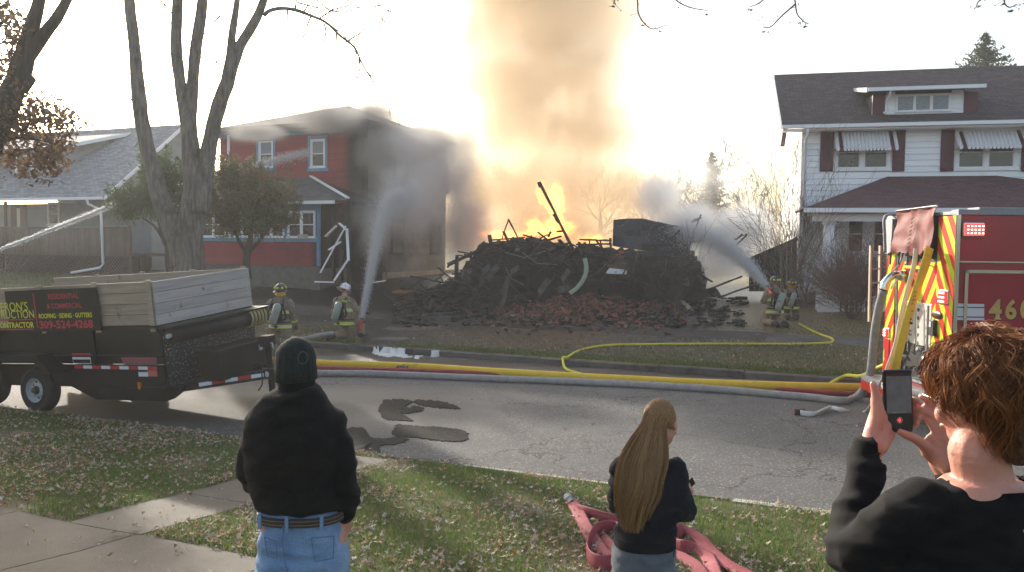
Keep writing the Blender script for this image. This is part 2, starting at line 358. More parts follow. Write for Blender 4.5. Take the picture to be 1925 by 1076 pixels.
# leaf flecks on the far lawn as colour are added as real leaves below
m_conc=mat('concrete_shade_toned',(.075,.064,.050),(.110,.094,.076),3,.85,.5,90,c3=(.085,.072,.056),s3=1.1,t3=(.5,.7),rand=.08)  # tree shade over the sidewalk is put into this darkened colour
m_conc_d=mat('concrete_dark_damp',(.075,.068,.06),(.14,.125,.11),3,.7,.8,60,c3=(.04,.036,.03),s3=1.5,rand=.15)
def slab_part(name,s0,s1,t0,t1,mt,parent,top=.006,th=.09,sub=3):
    mb=MB(); g=.007; s0+=g;s1-=g;t0+=g;t1-=g
    ns=max(1,int((s1-s0)/.4)); ntt=max(1,int((t1-t0)/.4))
    vs=[]
    for j in range(ntt+1):
        for i in range(ns+1):
            s=s0+(s1-s0)*i/ns; t=t0+(t1-t0)*j/ntt; vs.append((*st2w(s,t),float(terr(s,t))+top))
    nb=len(vs); fs=[(j*(ns+1)+i,j*(ns+1)+i+1,(j+1)*(ns+1)+i+1,(j+1)*(ns+1)+i) for j in range(ntt) for i in range(ns)]
    ring=[i for i in range(ns+1)]+[(j+1)*(ns+1)-1 for j in range(1,ntt+1)]+[ntt*(ns+1)+i for i in range(ns-1,-1,-1)]+[j*(ns+1) for j in range(ntt-1,0,-1)]
    for r in ring: v=vs[r]; vs.append((v[0],v[1],v[2]-th))
    k=len(ring)
    for i in range(k): fs.append((ring[i],nb+i,nb+(i+1)%k,ring[(i+1)%k]))
    mb.add(vs,fs); return mb.build(name,mt,parent,world=True)
sw=thing('sidewalk',None,None,(*st2w(-5,4.2),.4)); sw['kind']='structure'
for i in range(-7,7):
    slab_part('slab',-5.42+i*1.45,-5.42+(i+1)*1.45,3.35,4.93,m_conc,sw)
ww=thing('walkway',None,None,(*st2w(-5.8,7),.2)); ww['kind']='structure'
for i,(a,b) in enumerate([(4.93,6.3),(6.3,7.7),(7.7,8.95)]): slab_part('slab',-6.22,-5.38,a,b,m_conc,ww)
m_mud=mat('muddy_concrete',(.02,.018,.016),(.055,.047,.04),4,.8,.8,30,c3=(.10,.09,.08),s3=2.5,t3=(.6,.72),rand=.3)
fs_=thing('far_sidewalk',None,None,(*st2w(0,22.6),.5)); fs_['kind']='structure'
for i in range(-16,10): slab_part('slab',i*1.5-.3,(i+1)*1.5-.3,22.3,23.5,m_conc_d if i>-2 else m_mud,fs_,top=.004)
kb=thing('far_kerb',None,None,(*st2w(-5,18.69),0)); kb['kind']='structure'
i=-34.0
kr=random.Random(3)
while i<9:
    L_=kr.uniform(1.6,3.2); mb=MB(); a=i+.012; b=i+L_-.012; h=.15+kr.uniform(-.012,.015)
    prof=[(18.60,-.05),(18.62,h-.02),(18.65,h),(18.79,h+.004),(18.79,-.05)]
    q=kr.uniform(-.02,.02)
    vs=[(*st2w(s,t+q),z) for s in (a,(a+b)/2,b) for t,z in prof]; n=5
    fs=[(k*n+j,k*n+j+1,(k+1)*n+j+1,(k+1)*n+j) for k in range(2) for j in range(n-1)]+[tuple(range(5)),tuple(range(10,15))[::-1]]
    mb.add(vs,fs); mb.build('kerb_stone',m_conc_d,kb,world=True); i+=L_
m_concw=mat('concrete_white',(.42,.40,.36),(.34,.31,.27),3,.85,.5,90)
nk=thing('near_kerb',None,None,(*st2w(-3,9.2),0)); nk['kind']='structure'
for a,b,t0,t1,mt in [(-4.5,-1.9,9.22,9.42,m_concw),(-1.85,-1.1,9.22,9.42,m_conc),(-1.05,.0,9.12,9.42,m_concw),(-6.9,-4.55,9.2,9.36,m_conc_d),(.05,2.5,9.22,9.42,m_conc_d),(2.55,5,9.22,9.42,m_conc),(-9.2,-6.95,9.25,9.38,m_conc_d),(-14,-9.25,9.25,9.38,m_conc_d)]:
    slab_part('kerb_stone',a,b,t0-.02,t1,mt,nk,top=.025)
# tar patches: thin real sheets on the asphalt
m_tar=mat('tar_patch_black',(.022,.021,.02),(.045,.043,.04),14,.9,1,120,spec=.1)
def patch(name,pxs,mt,dz,label,cat='patch',kind='structure'):
    ps=spline([(*p,) for p in pxs]+[pxs[0]],15)[:-1]; r=random.Random(len(pxs)); c=np.mean(ps,0); vs=[]
    c3=GT(c[0],c[1],dz+.004)
    for p in ps:
        jx=5*nz((p[0]*.09,p[1]*.2,0),1,3)+2.5*nz((p[0]*.3,p[1]*.5,0),1,7); v=GT(p[0]+jx+r.uniform(-2.6,2.6),p[1]+jx*.4+r.uniform(-1.3,1.3),dz); vs.append(tuple(v))
    n=len(vs); mb=MB().add(vs+[(v[0],v[1],v[2]-.01) for v in vs]+[tuple(c3)],[(i,(i+1)%n,2*n) for i in range(n)]+[(i,n+i,n+(i+1)%n,(i+1)%n) for i in range(n)])
    o=mb.build(name,mt,None); o['kind']=kind
    if label: o['label']=label
    return o
patch('tar_patch',[(712,770),(722,755),(745,750),(768,752),(772,757),(745,762),(738,775),(742,784),(768,788),(775,791),(745,790),(722,786)],m_tar,.012,'black tar patch curled like a hook on the grey road')
patch('tar_patch',[(748,774),(765,766),(785,764),(795,768),(785,774),(765,777)],m_tar,.012,'small oval black tar patch inside the hooked one')
patch('tar_patch',[(780,752),(820,753),(850,760),(862,766),(845,768),(805,764),(782,758)],m_tar,.012,'thin black tar patch right of the hooked one')
patch('tar_patch',[(736,812),(745,800),(775,800),(830,803),(868,808),(879,818),(872,828),(830,828),(780,822),(742,818)],m_tar,.012,'long oval black tar patch lowest on the road')
patch('tar_patch',[(645,806),(680,804),(690,818),(715,825),(757,820),(760,830),(715,840),(712,850),(680,852),(650,848)],m_tar,.012,'ragged black tar patch beside the man at the kerb')
# standing water and foam in the gutter
m_foam=mat('foam_white',(.75,.75,.73),(.55,.55,.53),30,.5,.5,60)
fr_=random.Random(9); fo_=thing('foam','patches of white foam floating in the dark gutter water below the far kerb','foam',GT(745,668))
for k in range(22):
    cx_=fr_.gauss(745,34); cy_=668+ (cx_-745)*.045+fr_.uniform(-4.5,3); w_=fr_.uniform(3,17)*(1 if abs(cx_-740)<40 else .5); h_=fr_.uniform(.6,1.7)
    o=patch('foam',[(cx_+w_*math.cos(a)*fr_.uniform(.6,1.2),cy_+h_*math.sin(a)*fr_.uniform(.6,1.2)) for a in (0,.8,1.6,2.4,3.1,3.9,4.7,5.5)],m_foam,.013,None,kind='thing'); o.name='foam_patch'; del o['kind']; o.parent=fo_; o.matrix_parent_inverse=Matrix.Translation(-Vector(fo_.location))
m_puddle=mat('puddle_water',(.02,.018,.015),None,rough=.18,spec=.12,bump=.3,bscale=9)
def dust(): pass
# ---------------------------------------------------------------- grass blades
rg=np.random.RandomState(5)
def on_slab(s,t):
    return ((t>3.3)&(t<4.96)&(s<5))|((s>-6.25)&(s<-5.35)&(t>4.9)&(t<9.0))
def blades(name,s0,s1,t0,t1,n,h,wd,mt,parent,excl=True,mask=None):
    s=rg.uniform(s0,s1,n); t=rg.uniform(t0,t1,n)
    if excl: k=~on_slab(s,t); s,t=s[k],t[k]
    if mask is not None: k=mask(s,t); s,t=s[k],t[k]
    n=len(s); x=s*cY+t*sY; y=-s*sY+t*cY; z=terr(s,t)-.004
    a=rg.uniform(0,6.283,n); ln=rg.uniform(.1,.9,n)*h; hh=h*rg.uniform(.45,1.15,n); w2=wd*rg.uniform(.6,1.3,n)
    dx,dy=np.cos(a),np.sin(a); V=np.empty((n,5,3))
    V[:,0]=np.stack([x-dy*w2,y+dx*w2,z],1); V[:,1]=np.stack([x+dy*w2,y-dx*w2,z],1)
    V[:,2]=np.stack([x+dx*ln*.4+dy*w2*.7,y+dy*ln*.4-dx*w2*.7,z+hh*.6],1); V[:,3]=np.stack([x+dx*ln*.4-dy*w2*.7,y+dy*ln*.4+dx*w2*.7,z+hh*.6],1)
    V[:,4]=np.stack([x+dx*ln,y+dy*ln,z+hh],1)
    b=np.arange(n)[:,None]*5
    Fc=np.concatenate([b+np.array([[0,1,2]]),b+np.array([[0,2,3]]),b+np.array([[3,2,4]])])
    o=bigmesh(name,V.reshape(-1,3),Fc,mt,parent); o['kind']='stuff'; return o
m_grass=multicol('grass_green',[(.05,.095,.016),(.075,.135,.022),(.11,.18,.032),(.15,.19,.05),(.22,.19,.09)],.7,.45)
m_grass2=multicol('grass_dull',[(.045,.065,.02),(.09,.10,.04),(.15,.13,.07),(.20,.165,.09)],.8,.3)
def clump(s,t):
    v=np.sin(s*1.7+1)*np.sin(t*2.3)+np.sin(s*4.1+t*3)*.5+rg.normal(0,.45,len(s)); return v>-.75
blades('grass',-9,2.2,4.2,9.28,190000,.055,.0032,m_grass,None,True,clump)
blades('grass',-14.5,-9,4.2,9.2,50000,.055,.0035,m_grass,None,True,clump)
blades('grass',2.2,7.5,5,9.2,26000,.055,.0035,m_grass,None,True,clump)
bm_=[(a[0],a[1],a[2],a[3]) for a in b1]
def not_burnt(s,t):
    x=s*cY+t*sY; y=-s*sY+t*cY; k=np.ones(len(s),bool); j=rg.normal(0,.12,len(s))
    for cx,cyy,rx,ry in bm_: k&=(((x-cx)/rx)**2+((y-cyy)/ry)**2)**.5>1.0+j
    return k&~((t>22.2)&(t<23.6)&(s>-22))
blades('far_grass',-22,6,18.8,30,150000,.07,.006,m_grass2,None,False,not_burnt)
blades('far_grass_edge',-14,4,18.76,19.3,14000,.08,.006,m_grass,None,False,not_burnt)
blades('far_grass_left',-45,-22,20,30,25000,.09,.012,m_grass,None,False)
# ---------------------------------------------------------------- fallen leaves
m_leaf=multicol('dead_leaf',[(.22,.11,.04),(.42,.33,.24),(.13,.07,.035),(.58,.50,.42),(.32,.17,.07),(.48,.38,.29),(.16,.10,.06),(.62,.56,.50),(.46,.18,.03)],.85,.25,0)
def leaf_proto(r):
    n=10; V=[(0,0,0)]; 
    for i in range(n):
        a=2*math.pi*i/n; rr=(1.0 if i%2==0 else .52)*(1.15 if i==0 else 1)*r.uniform(.75,1.1)
        V.append((rr*math.cos(a)*1.1,rr*math.sin(a)*.8,0))
    cu=r.uniform(.5,1.9); ax=r.uniform(0,3.14)
    out=[]
    for v in V:
        q=v[0]*math.cos(ax)+v[1]*math.sin(ax); out.append((v[0]*(1-.25*cu),v[1]*(1-.15*cu),cu*.55*q*q+r.uniform(-.1,.18)))
    return np.array(out),np.array([(0,i+1,(i+1)%n+1) for i in range(n)])
lr=random.Random(11); protos=[leaf_proto(lr) for _ in range(14)]
def leaves(name,s,t,size,mt,parent=None,lift=.012,singles=0):
    n=len(s); x=s*cY+t*sY; y=-s*sY+t*cY; z=terr(s,t)+lift*rg.uniform(.4,2.4,n); a=rg.uniform(0,6.283,n); sc=size*rg.uniform(.45,1.25,n); tx=rg.normal(0,.35,n); ty=rg.normal(0,.35,n); k=rg.randint(0,len(protos),n)
    order=np.argsort(y-sc*40) if singles else np.arange(n); single=set(order[:singles].tolist())
    VV=[];FF=[];b=0
    meshes=[]
    if singles:
        for pv,pf in protos:
            me=bpy.data.meshes.new('leaf'); me.from_pydata(pv.tolist(),[],pf.tolist()); me.materials.append(mt); meshes.append(me)
    for q in range(len(protos)):
        idx=[i for i in np.where(k==q)[0] if i not in single]
        if not idx: continue
        pv,pf=protos[q]; idx=np.array(idx); m_=len(idx)
        ca,sa=np.cos(a[idx])[:,None],np.sin(a[idx])[:,None]; px=pv[None,:,0]*sc[idx][:,None]; py=pv[None,:,1]*sc[idx][:,None]; pz=pv[None,:,2]*sc[idx][:,None]+px*tx[idx][:,None]+py*ty[idx][:,None]
        V=np.stack([x[idx][:,None]+px*ca-py*sa,y[idx][:,None]+px*sa+py*ca,z[idx][:,None]+np.maximum(pz,-.01)],2)
        VV.append(V.reshape(-1,3)); FF.append((pf[None]+np.arange(m_)[:,None,None]*len(pv)+b).reshape(-1,3)); b+=m_*len(pv)
    for i in single:
        o=bpy.data.objects.new('leaf',meshes[k[i]]); col.objects.link(o); o.parent=parent
        o.location=(x[i],y[i],z[i]+.012); o.scale=(sc[i],)*3; o.rotation_euler=(tx[i]*.6,ty[i]*.6,a[i])
    if VV: o=bigmesh(name,np.concatenate(VV),np.concatenate(FF),mt,None); o['kind']='stuff'; o['label']='dead brown leaves littering the grass'; return o
def leaf_field(n,s0,s1,t0,t1,dens):
    s=rg.uniform(s0,s1,n); t=rg.uniform(t0,t1,n); d=dens(s,t); k=rg.uniform(0,1,n)<d; return s[k],t[k]
def dn(s,t):
    v=.5+.28*np.sin(s*1.9+t*.8)+.22*np.sin(s*4.3-t*3.1)+.2*np.sin(t*5+s*2.2); v=np.clip(v,.12,1)
    v=np.where((s>-5)&(t>7.6),v*.45,v); v=np.where(on_slab(s,t),.035,v); return v
s,t=leaf_field(56000,-13.5,7,4.2,9.3,dn)
leaves('leaf_litter',s,t,.036,m_leaf,near,.02,singles=290)
s,t=leaf_field(9000,-20,6,18.85,26,lambda s,t:.35+.35*np.sin(s*1.1)*np.sin(t*1.9))
k=not_burnt(s,t); leaves('far_leaf_litter',s[k],t[k],.045,m_leaf,None,.05)
s,t=leaf_field(260,-8,2,9.4,18.5,lambda s,t:.5+0*s); leaves('road_leaf_litter',s,t,.03,m_leaf,None,.008)
# ================================================================== HOUSES
def plane_solver(org,rz):
    ox,oy,oz=org; c,s=math.cos(rz),math.sin(rz)
    def fn(px,py,off=0):
        ax,ay=ox-s*off,oy+c*off
        v=ray(px,py); k=(ay*c-ax*s)/(v[1]*c-v[0]*s)
        return (k*v[0]-ax)*c+(k*v[1]-ay)*s, CH+v[2]*k-oz
    return fn
m_white=mat('siding_white_paint',(.88,.90,.93),(.82,.84,.88),2,.5,.15,20,c3=(.62,.62,.62),s3=.8,t3=(.55,.8),rand=.05)
m_trimw=mat('trim_white',(.82,.83,.86),None,rough=.45)
m_maroon=mat('maroon_paint',(.10,.018,.03),(.075,.014,.024),8,.5)
m_glass=mat('window_glass',(.012,.014,.018),(.03,.033,.04),2,.06,spec=.7)
m_curtain=mat('curtain_grey',(.30,.31,.34),(.20,.21,.24),6,.9,stretch=(6,1,1))
def shingles(name,c1,c2,mortar,sx=3.3,row=.14,burn=None):
    m=mat(name,c1,c2,7,.9,.5,60)
    N=m.node_tree.nodes; L=m.node_tree.links; b=N['Principled BSDF']; tc=N.new('ShaderNodeTexCoord'); mp=N.new('ShaderNodeMapping'); L.new(tc.outputs['UV'],mp.inputs[0])
    br=N.new('ShaderNodeTexBrick'); br.inputs['Scale'].default_value=1; br.inputs['Brick Width'].default_value=.30; br.inputs['Row Height'].default_value=row; br.inputs['Mortar Size'].default_value=.012; br.inputs['Mortar Smooth'].default_value=.3
    br.inputs['Color1'].default_value=(.72,.72,.72,1); br.inputs['Color2'].default_value=(1.25,1.25,1.25,1); br.inputs['Mortar'].default_value=(mortar,)*3+(1,); br.inputs['Bias'].default_value=0
    L.new(mp.outputs[0],br.inputs[0]); x=N.new('ShaderNodeMix'); x.data_type='RGBA'; x.blend_type='MULTIPLY'; x.inputs[0].default_value=1
    s=b.inputs['Base Color']; L.new(s.links[0].from_socket,x.inputs[6]); L.new(br.outputs[0],x.inputs[7]); L.new(x.outputs[2],s)
    return m
m_sh_r=shingles('shingles_maroon',(.085,.04,.045),(.125,.06,.065),.45)
m_sh_m=shingles('shingles_grey_brown',(.062,.045,.048),(.105,.078,.08),.45)
m_sh_g=shingles('shingles_grey',(.20,.21,.23),(.27,.28,.30),.5)
m_sh_d=shingles('shingles_dark',(.075,.075,.08),(.11,.11,.115),.5)
def roof_plane(q,mt,parent,name='roof',th=.08,world=False):
    """quad/poly q (ccw seen from outside); UV metres along first edge"""
    q=[Vector(p) for p in q]; n=(q[1]-q[0]).cross(q[2]-q[0]).normalized(); e=(q[1]-q[0]).normalized(); f=n.cross(e)
    k=len(q); me=bpy.data.meshes.new(name); vs=[p for p in q]+[p-n*th for p in q]
    fs=[tuple(range(k)),tuple(range(k,2*k))[::-1]]+[(i,k+i,k+(i+1)%k,(i+1)%k) for i in range(k)]
    me.from_pydata([tuple(v) for v in vs],[],fs); uv=me.uv_layers.new(name='UVMap')
    for lp in me.loops:
        p=vs[lp.vertex_index]-q[0]; uv.data[lp.index].uv=(p.dot(e),p.dot(f))
    return link(name,me,mt,parent)
def window(parent,u0,u1,z0,z1,y=0,mfr=None,mgl=None,fr=.07,sash=True,depth=.08,cols=1,curtain=None,proud=.03):
    """window standing in the wall plane y (outside is -y)"""
    mfr=mfr or m_trimw
    mb=MB()
    mb.box(u0,u1,y-proud,y+.02,z1-fr,z1).box(u0-.03,u1+.03,y-proud-.03,y+.02,z0,z0+fr).box(u0,u0+fr,y-proud,y+.02,z0+fr,z1-fr).box(u1-fr,u1,y-proud,y+.02,z0+fr,z1-fr)
    w=mb.build('window',mfr,parent)
    iw=(u1-u0-2*fr)
    for c in range(1,cols):
        x=u0+fr+iw*c/cols; MB().box(x-fr*.6,x+fr*.6,y-proud+.004,y+.02,z0+fr,z1-fr).build('mullion',mfr,w)
    for c in range(cols):
        a=u0+fr+iw*c/cols+(fr*.6 if c else 0); b=u0+fr+iw*(c+1)/cols-(fr*.6 if c<cols-1 else 0)
        zm=(z0+z1)/2
        if sash:
            s=MB(); t=.035
            for (za,zb,yy) in ((z0+fr,zm+.02,y-.008),(zm-.02,z1-fr,y-.018)):
                s.box(a,b,yy,yy+.025,zb-t,zb).box(a,b,yy,yy+.025,za,za+t).box(a,a+t,yy,yy+.025,za+t,zb-t).box(b-t,b,yy,yy+.025,za+t,zb-t)
            s.build('sash',mfr,w)
        MB().box(a+.01,b-.01,y+.004,y+.012,z0+fr,zm).build('pane',mgl or m_glass,w)
        MB().box(a+.01,b-.01,y+.0,y+.0085,zm,z1-fr).build('pane',curtain or mgl or m_glass,w)
    return w
def siding(parent,rects,y,row,mt,name='siding_board',axis='x',lap=.022):
    """individual lap boards; rects = function(z)->list of (u0,u1)"""
    pass
def lap_boards(parent,segs,z0,z1,row,mt,y=0,side=None,jit=0):
    """segs: fn(zmid)->[(u0,u1)]; side: None front plane (x axis) or x position for a side wall running along y"""
    z=z0; k=0
    while z<z1-.02:
        zb=min(z+row,z1)
        for (a,b) in segs((z+zb)/2):
            if b-a<.03: continue
            cuts=[a]; x=a+(1.3+(k*1.37)%2.4)
            while x<b-.5: cuts.append(x); x+=3.6
            cuts.append(b)
            for c0,c1 in zip(cuts[:-1],cuts[1:]):
                mb=MB(); g=.003
                if side is None: P8=[(c0+g,y-.042,z),(c1-g,y-.042,z),(c1-g,y,z),(c0+g,y,z),(c0+g,y-.008,zb),(c1-g,y-.008,zb),(c1-g,y,zb),(c0+g,y,zb)]
                else: P8=[(side-.028,c0+g,z),(side,c0+g,z),(side,c1-g,z),(side-.028,c1-g,z),(side-.008,c0+g,zb),(side,c0+g,zb),(side,c1-g,zb),(side-.008,c1-g,zb)]
                mb.hexa(P8).build('siding_board',mt,parent)
        z=zb; k+=1
def sub_segs(full,holes):
    """full (u0,u1); holes [(u0,u1,z0,z1)]"""
    def fn(z):
        s=[full] if not callable(full) else [full(z)]
        for a,b,z0,z1 in holes:
            if z0<z<z1:
                o=[]
                for c,d in s:
                    if b<=c or a>=d: o.append((c,d))
                    else:
                        if a>c: o.append((c,a))
                        if b<d: o.append((b,d))
                s=o
        return s
    return fn
# ------------------------------------------------------------------ white house
WZ=TZ(10.2,28.5)
wh=thing('white_house','white sided two storey house with maroon shutters, striped awnings and dark red roof','house',(10.25,28.5,WZ),-R(13.5))
S=plane_solver((10.25,28.5,WZ),-R(13.5))
eave=S(1513,245)[1]; Wd=7.4; Lw=11.5; porchD=2.5
core=MB().box(.03,Lw,.03,Wd,-.4,eave+.1).build('wall',m_white,wh)
ridge_z=CH+(472-140)*32.4/1500-WZ-.28; 
# gable triangle left
MB().prism([(0.03,eave),(Wd,eave),(Wd/2,ridge_z-.25)],0,.04,.3).build('gable_wall',m_white,wh)
ov=.55; ovx=.75
sl_=(ridge_z-eave)/(Wd/2+ov); 
# holes
def pr(x0,y0,x1,y1,off=0):
    a=S(x0,y1,off);b=S(x1,y0,off); return [a[0],b[0],a[1],b[1]]
wA=pr(1567,250,1676,322); wB=pr(1794,250,1915,322); wA[2]=S(1620,322)[1]; 
lwA=pr(1588,402,1629,478); lwB=pr(1636,402,1680,478)
holes=[tuple(wA),tuple(wB),tuple(lwA),tuple(lwB)]
lap_boards(core,sub_segs((0.02,Lw),holes),0.25,eave,.205,m_white,0)
lap_boards(core,sub_segs((0.02,Wd),[(2.2,3.1,3.9,5.2),(5.5,6.4,3.9,5.2),(3,4,1.2,2.5)]),0.25,eave,.205,m_white,0,side=.02)
def gseg(z):
    k=(z-eave)/(ridge_z-.25-eave); return (Wd/2*k+.05,Wd-Wd/2*k-.05)
lap_boards(core,lambda z:[gseg(z)],eave,ridge_z-.35,.205,m_white,0,side=.03)
MB().box(-.02,.13,-.035,.02,-.2,eave).build('corner_board',m_trimw,wh)
MB().box(-.04,.02,-.03,.12,-.2,eave).build('corner_board',m_trimw,wh)
# roofs
def rz_(y): return eave+.12+(y+ov)*sl_
roof_plane([(-ovx,-ov,rz_(-ov)),(Lw+.6,-ov,rz_(-ov)),(Lw+.6,Wd/2,rz_(Wd/2)),(-ovx,Wd/2,rz_(Wd/2))],m_sh_m,wh,th=.1)
roof_plane([(Lw+.6,Wd+.05,rz_(-.05)),(-.12,Wd+.05,rz_(-.05)),(-.12,Wd/2,rz_(Wd/2)),(Lw+.6,Wd/2,rz_(Wd/2))],m_sh_r,wh,th=.1)
g=MB().box(-ovx-.02,Lw+.6,-ov-.13,-ov-.003,rz_(-ov)-.14,rz_(-ov)-.02); g.build('gutter',m_trimw,wh)
MB().box(-ovx+.02,Lw+.6,-ov+.003,-.03,rz_(-ov)-.2,rz_(-ov)-.15).build('soffit',m_trimw,wh)
MB().slab([(-ovx-.03,-ov,rz_(-ov)-.16),(-ovx-.03,Wd/2,rz_(Wd/2)-.16),(-ovx-.03,Wd/2,rz_(Wd/2)-.01),(-ovx-.03,-ov,rz_(-ov)-.01)],.03).build('barge_board',m_trimw,wh)
dpx=S(1513,300)[0]
mb=MB(); mb.tube([(dpx,-ov-.06,rz_(-ov)-.14),(dpx,-ov-.06,rz_(-ov)-.3),(dpx,-.1,rz_(-ov)-.62),(dpx,-.1,.3)],.045,8); mb.build('downspout',m_trimw,wh,smooth=True)
# awnings & shutters
m_aw=mat('awning_white_metal',(.74,.74,.76),None,rough=.4)
for (w4,px) in ((wA,(1568,1683)),(wB,(1794,1925))):
    win=window(wh,w4[0],w4[1],w4[2],w4[3],0,fr=.11,cols=2,curtain=None)
    u0,u1=S(px[0],260)[0],S(px[1],260)[0]; zt=S(1620,250)[1]; zb=S(1620,279,-.55)[1]
    zt=w4[3]+.06
    aw=None; n=17; st=(u1-u0)/n
    aw=MB().bar((u0,-.57,zb),(u1,-.57,zb),.02,.02).build('awning',m_aw,wh)
    for i in range(n):
        a=u0+i*st; mb=MB(); dn_=zb-.05
        prof=[(a+.004,-.04,zt),(a+st-.004,-.04,zt),(a+st-.004,-.58,zb),(a+.004,-.58,zb)]
        mb.slab([(a+.004,-.58,zb),(a+st-.004,-.58,zb),(a+st-.004,-.04,zt),(a+.004,-.04,zt)],.012)
        mid=a+st/2
        mb.tube([(mid,-.585,zb+.012),(mid,-.04,zt+.012)],st*.28,6)
        mb.slab([(a+.012,-.592,zb-.07),(mid,-.592,zb-.10),(a+st-.012,-.592,zb-.07),(a+st-.012,-.592,zb+.01),(a+.012,-.592,zb+.01)],-.008)
        mb.build('slat',m_maroon if i in (1,n-2) else m_aw,aw)
    for x in (u0,u1):
        MB().prism([(-.56,zb),(-.03,zb),(-.03,zt)],0,x-.006,x+.006).build('side_panel',m_aw,aw)
    for a,b in ((px[0]-27,px[0]-2),(px[1]-6,px[1]+17)):
        ua,ub=S(a,300)[0],S(b,300)[0]; z0,z1=S((a+b)/2,323)[1],S((a+b)/2,245)[1]
        sh=MB().box(ua,ub,-.055,-.03,z0,z1).box(ua,ub,-.07,-.055,z1-.1,z1).box(ua,ub,-.07,-.055,z0,z0+.1).box(ua,ua+.06,-.07,-.055,z0,z1).box(ub-.06,ub,-.07,-.055,z0,z1)
        so_=sh.build('shutter',m_maroon,wh)
        lv=MB(); z=z0+.13
        while z<z1-.13: lv.slab([(ua+.06,-.062,z),(ub-.06,-.062,z),(ub-.06,-.055,z+.035),(ua+.06,-.055,z+.035)],.008); z+=.045
        lo=lv.build('louvre',m_maroon,so_); lo['kind']='stuff'
window(wh,*lwA,0,fr=.08); window(wh,*lwB,0,fr=.08)
mb=MB().box(lwA[0]-.16,lwB[1]+.1,-.026,-.004,lwA[3],lwA[3]+.14).box(lwA[0]-.16,lwA[0]-.003,-.04,.0,lwA[2]-.1,lwA[3]); mb.build('window_trim',m_trimw,wh)
# dormer
dz0=None
def on_roof(px,py):
    v=ray(px,py); M=WM[wh.name].inverted(); o=M@Vector((0,0,CH)); d=M.to_3x3()@v
    # plane z = eave+.12+(y+ov)*sl_
    k=(eave+.12+ov*sl_+o.y*sl_-o.z)/(d.z-d.y*sl_); return o+d*k
p0=on_roof(1665,216); p1=on_roof(1845,212); yd=p0.y
def atY(px,py,yy):
    v=ray(px,py); M=WM[wh.name].inverted(); o=M@Vector((0,0,CH)); d=M.to_3x3()@v; k=(yy-o.y)/d.y; return o+d*k
du0=atY(1640,200,yd).x; du1=atY(1838,200,yd).x; dzt=atY(1740,176,yd).z; dzb=p0.z
dm=MB().box(du0,du1,yd,yd+.06,dzb-.1,dzt).build('dormer',m_white,wh)
b0,b1_=atY(1667,200,yd).x,atY(1810,200,yd).x
z=dzb
while z<dzt-.03:
    for a,b in ((b0,atY(1682,200,yd).x),(atY(1788,200,yd).x,b1_)):
        MB().hexa([(a,yd-.028,z),(b,yd-.028,z),(b,yd,z),(a,yd,z),(a,yd-.008,z+.15),(b,yd-.008,z+.15),(b,yd,z+.15),(a,yd,z+.15)]).build('siding_board',m_white,dm)
    z+=.155
for a,b in ((du0,b0-.05),(b1_+.02,du1)): MB().box(a,b,yd-.02,yd-.003,dzb,dzt).build('shutter',m_maroon,dm)
wx0,wx1=atY(1683,200,yd).x,atY(1787,200,yd).x; wz0,wz1=atY(1735,211,yd).z,atY(1735,177,yd).z
d_w=window(dm,wx0,wx1,wz0,wz1,yd-.01,fr=.07,sash=False,cols=3,mgl=mat('pane_with_curtain',(.20,.24,.30),(.10,.12,.16),14,.15,spec=.6))
# dormer cheeks & shed roof
yb=(dzt+.25-(eave+.12+ov*sl_))/sl_
for x in (du0,du1-.06):
    MB().prism([(yd+.06,eave+.12+(yd+ov)*sl_-.05),(yb+.3,dzt+.1),(yd+.06,dzt)],0,x,x+.06).build('cheek_wall',m_sh_d if x==du0 else m_maroon,dm)
rz0=atY(1740,164,yd-.35).z; bk=(rz0+.55-(eave+.12+ov*sl_))/sl_+.25
s2=(.55)/(bk-(yd-.5))
rx0,rx1=atY(1632,168,yd-.5).x,atY(1853,164,yd-.5).x
roof_plane([(rx0,yd-.5,rz0),(rx1,yd-.5,rz0),(rx1,bk,rz0+.55),(rx0,bk,rz0+.55)],m_sh_m,dm,th=.09)
MB().box(rx0,rx1,yd-.6,yd-.503,rz0-.12,rz0-.0).build('gutter',m_trimw,dm)
MB().slab([(rx0-.02,yd-.5,rz0-.14),(rx0-.02,bk,rz0+.45),(rx0-.02,bk,rz0+.57),(rx0-.02,yd-.5,rz0+.02)],.02).build('barge_board',m_trimw,dm)
mb=MB(); ux=atY(1668,190,yd-.06).x; mb.tube([(ux,yd-.5,rz0-.1),(ux,yd-.42,rz0-.25),(ux-.03,yd-.08,rz0-.35),(ux-.03,yd-.08,dzb+.1),(ux-.12,yd-.2,dzb+.03)],.04,7).build('downspout',m_trimw,dm,smooth=True)
# porch
pz=S(1620,392,-porchD)[1]; pu0=S(1512,390,-porchD-.35)[0]; pu1=Lw+.2
prz=S(1700,332)[1]; ru0=S(1668,333)[0]; ru1=S(1800,333)[0]+1.2
ph=thing_p=MB().box(pu0+.4,pu1-.4,-porchD-.05,-.04,pz-.18,pz-.02).build('porch',m_trimw,wh)
fe=[(pu0,-porchD-.4,pz),(pu1,-porchD-.4,pz),(ru1,-.03,prz),(ru0,-.03,prz)]
roof_plane(fe,m_sh_r,ph,'porch_roof',.07)
roof_plane([(pu0,-.03,pz),(pu0,-porchD-.4,pz),(ru0,-.03,prz)],m_sh_r,ph,'porch_roof',.07)
roof_plane([(pu1,-porchD-.4,pz),(pu1,-.03,pz),(ru1,-.03,prz)],m_sh_r,ph,'porch_roof',.07)
MB().box(pu0-.02,pu1,-porchD-.52,-porchD-.403,pz-.15,pz-.01).build('gutter',m_trimw,ph)
MB().box(pu0+.3,pu1-.3,-porchD-.12,-porchD-.051,pz-.42,pz-.181).build('beam',m_trimw,ph)
fl_z=.55
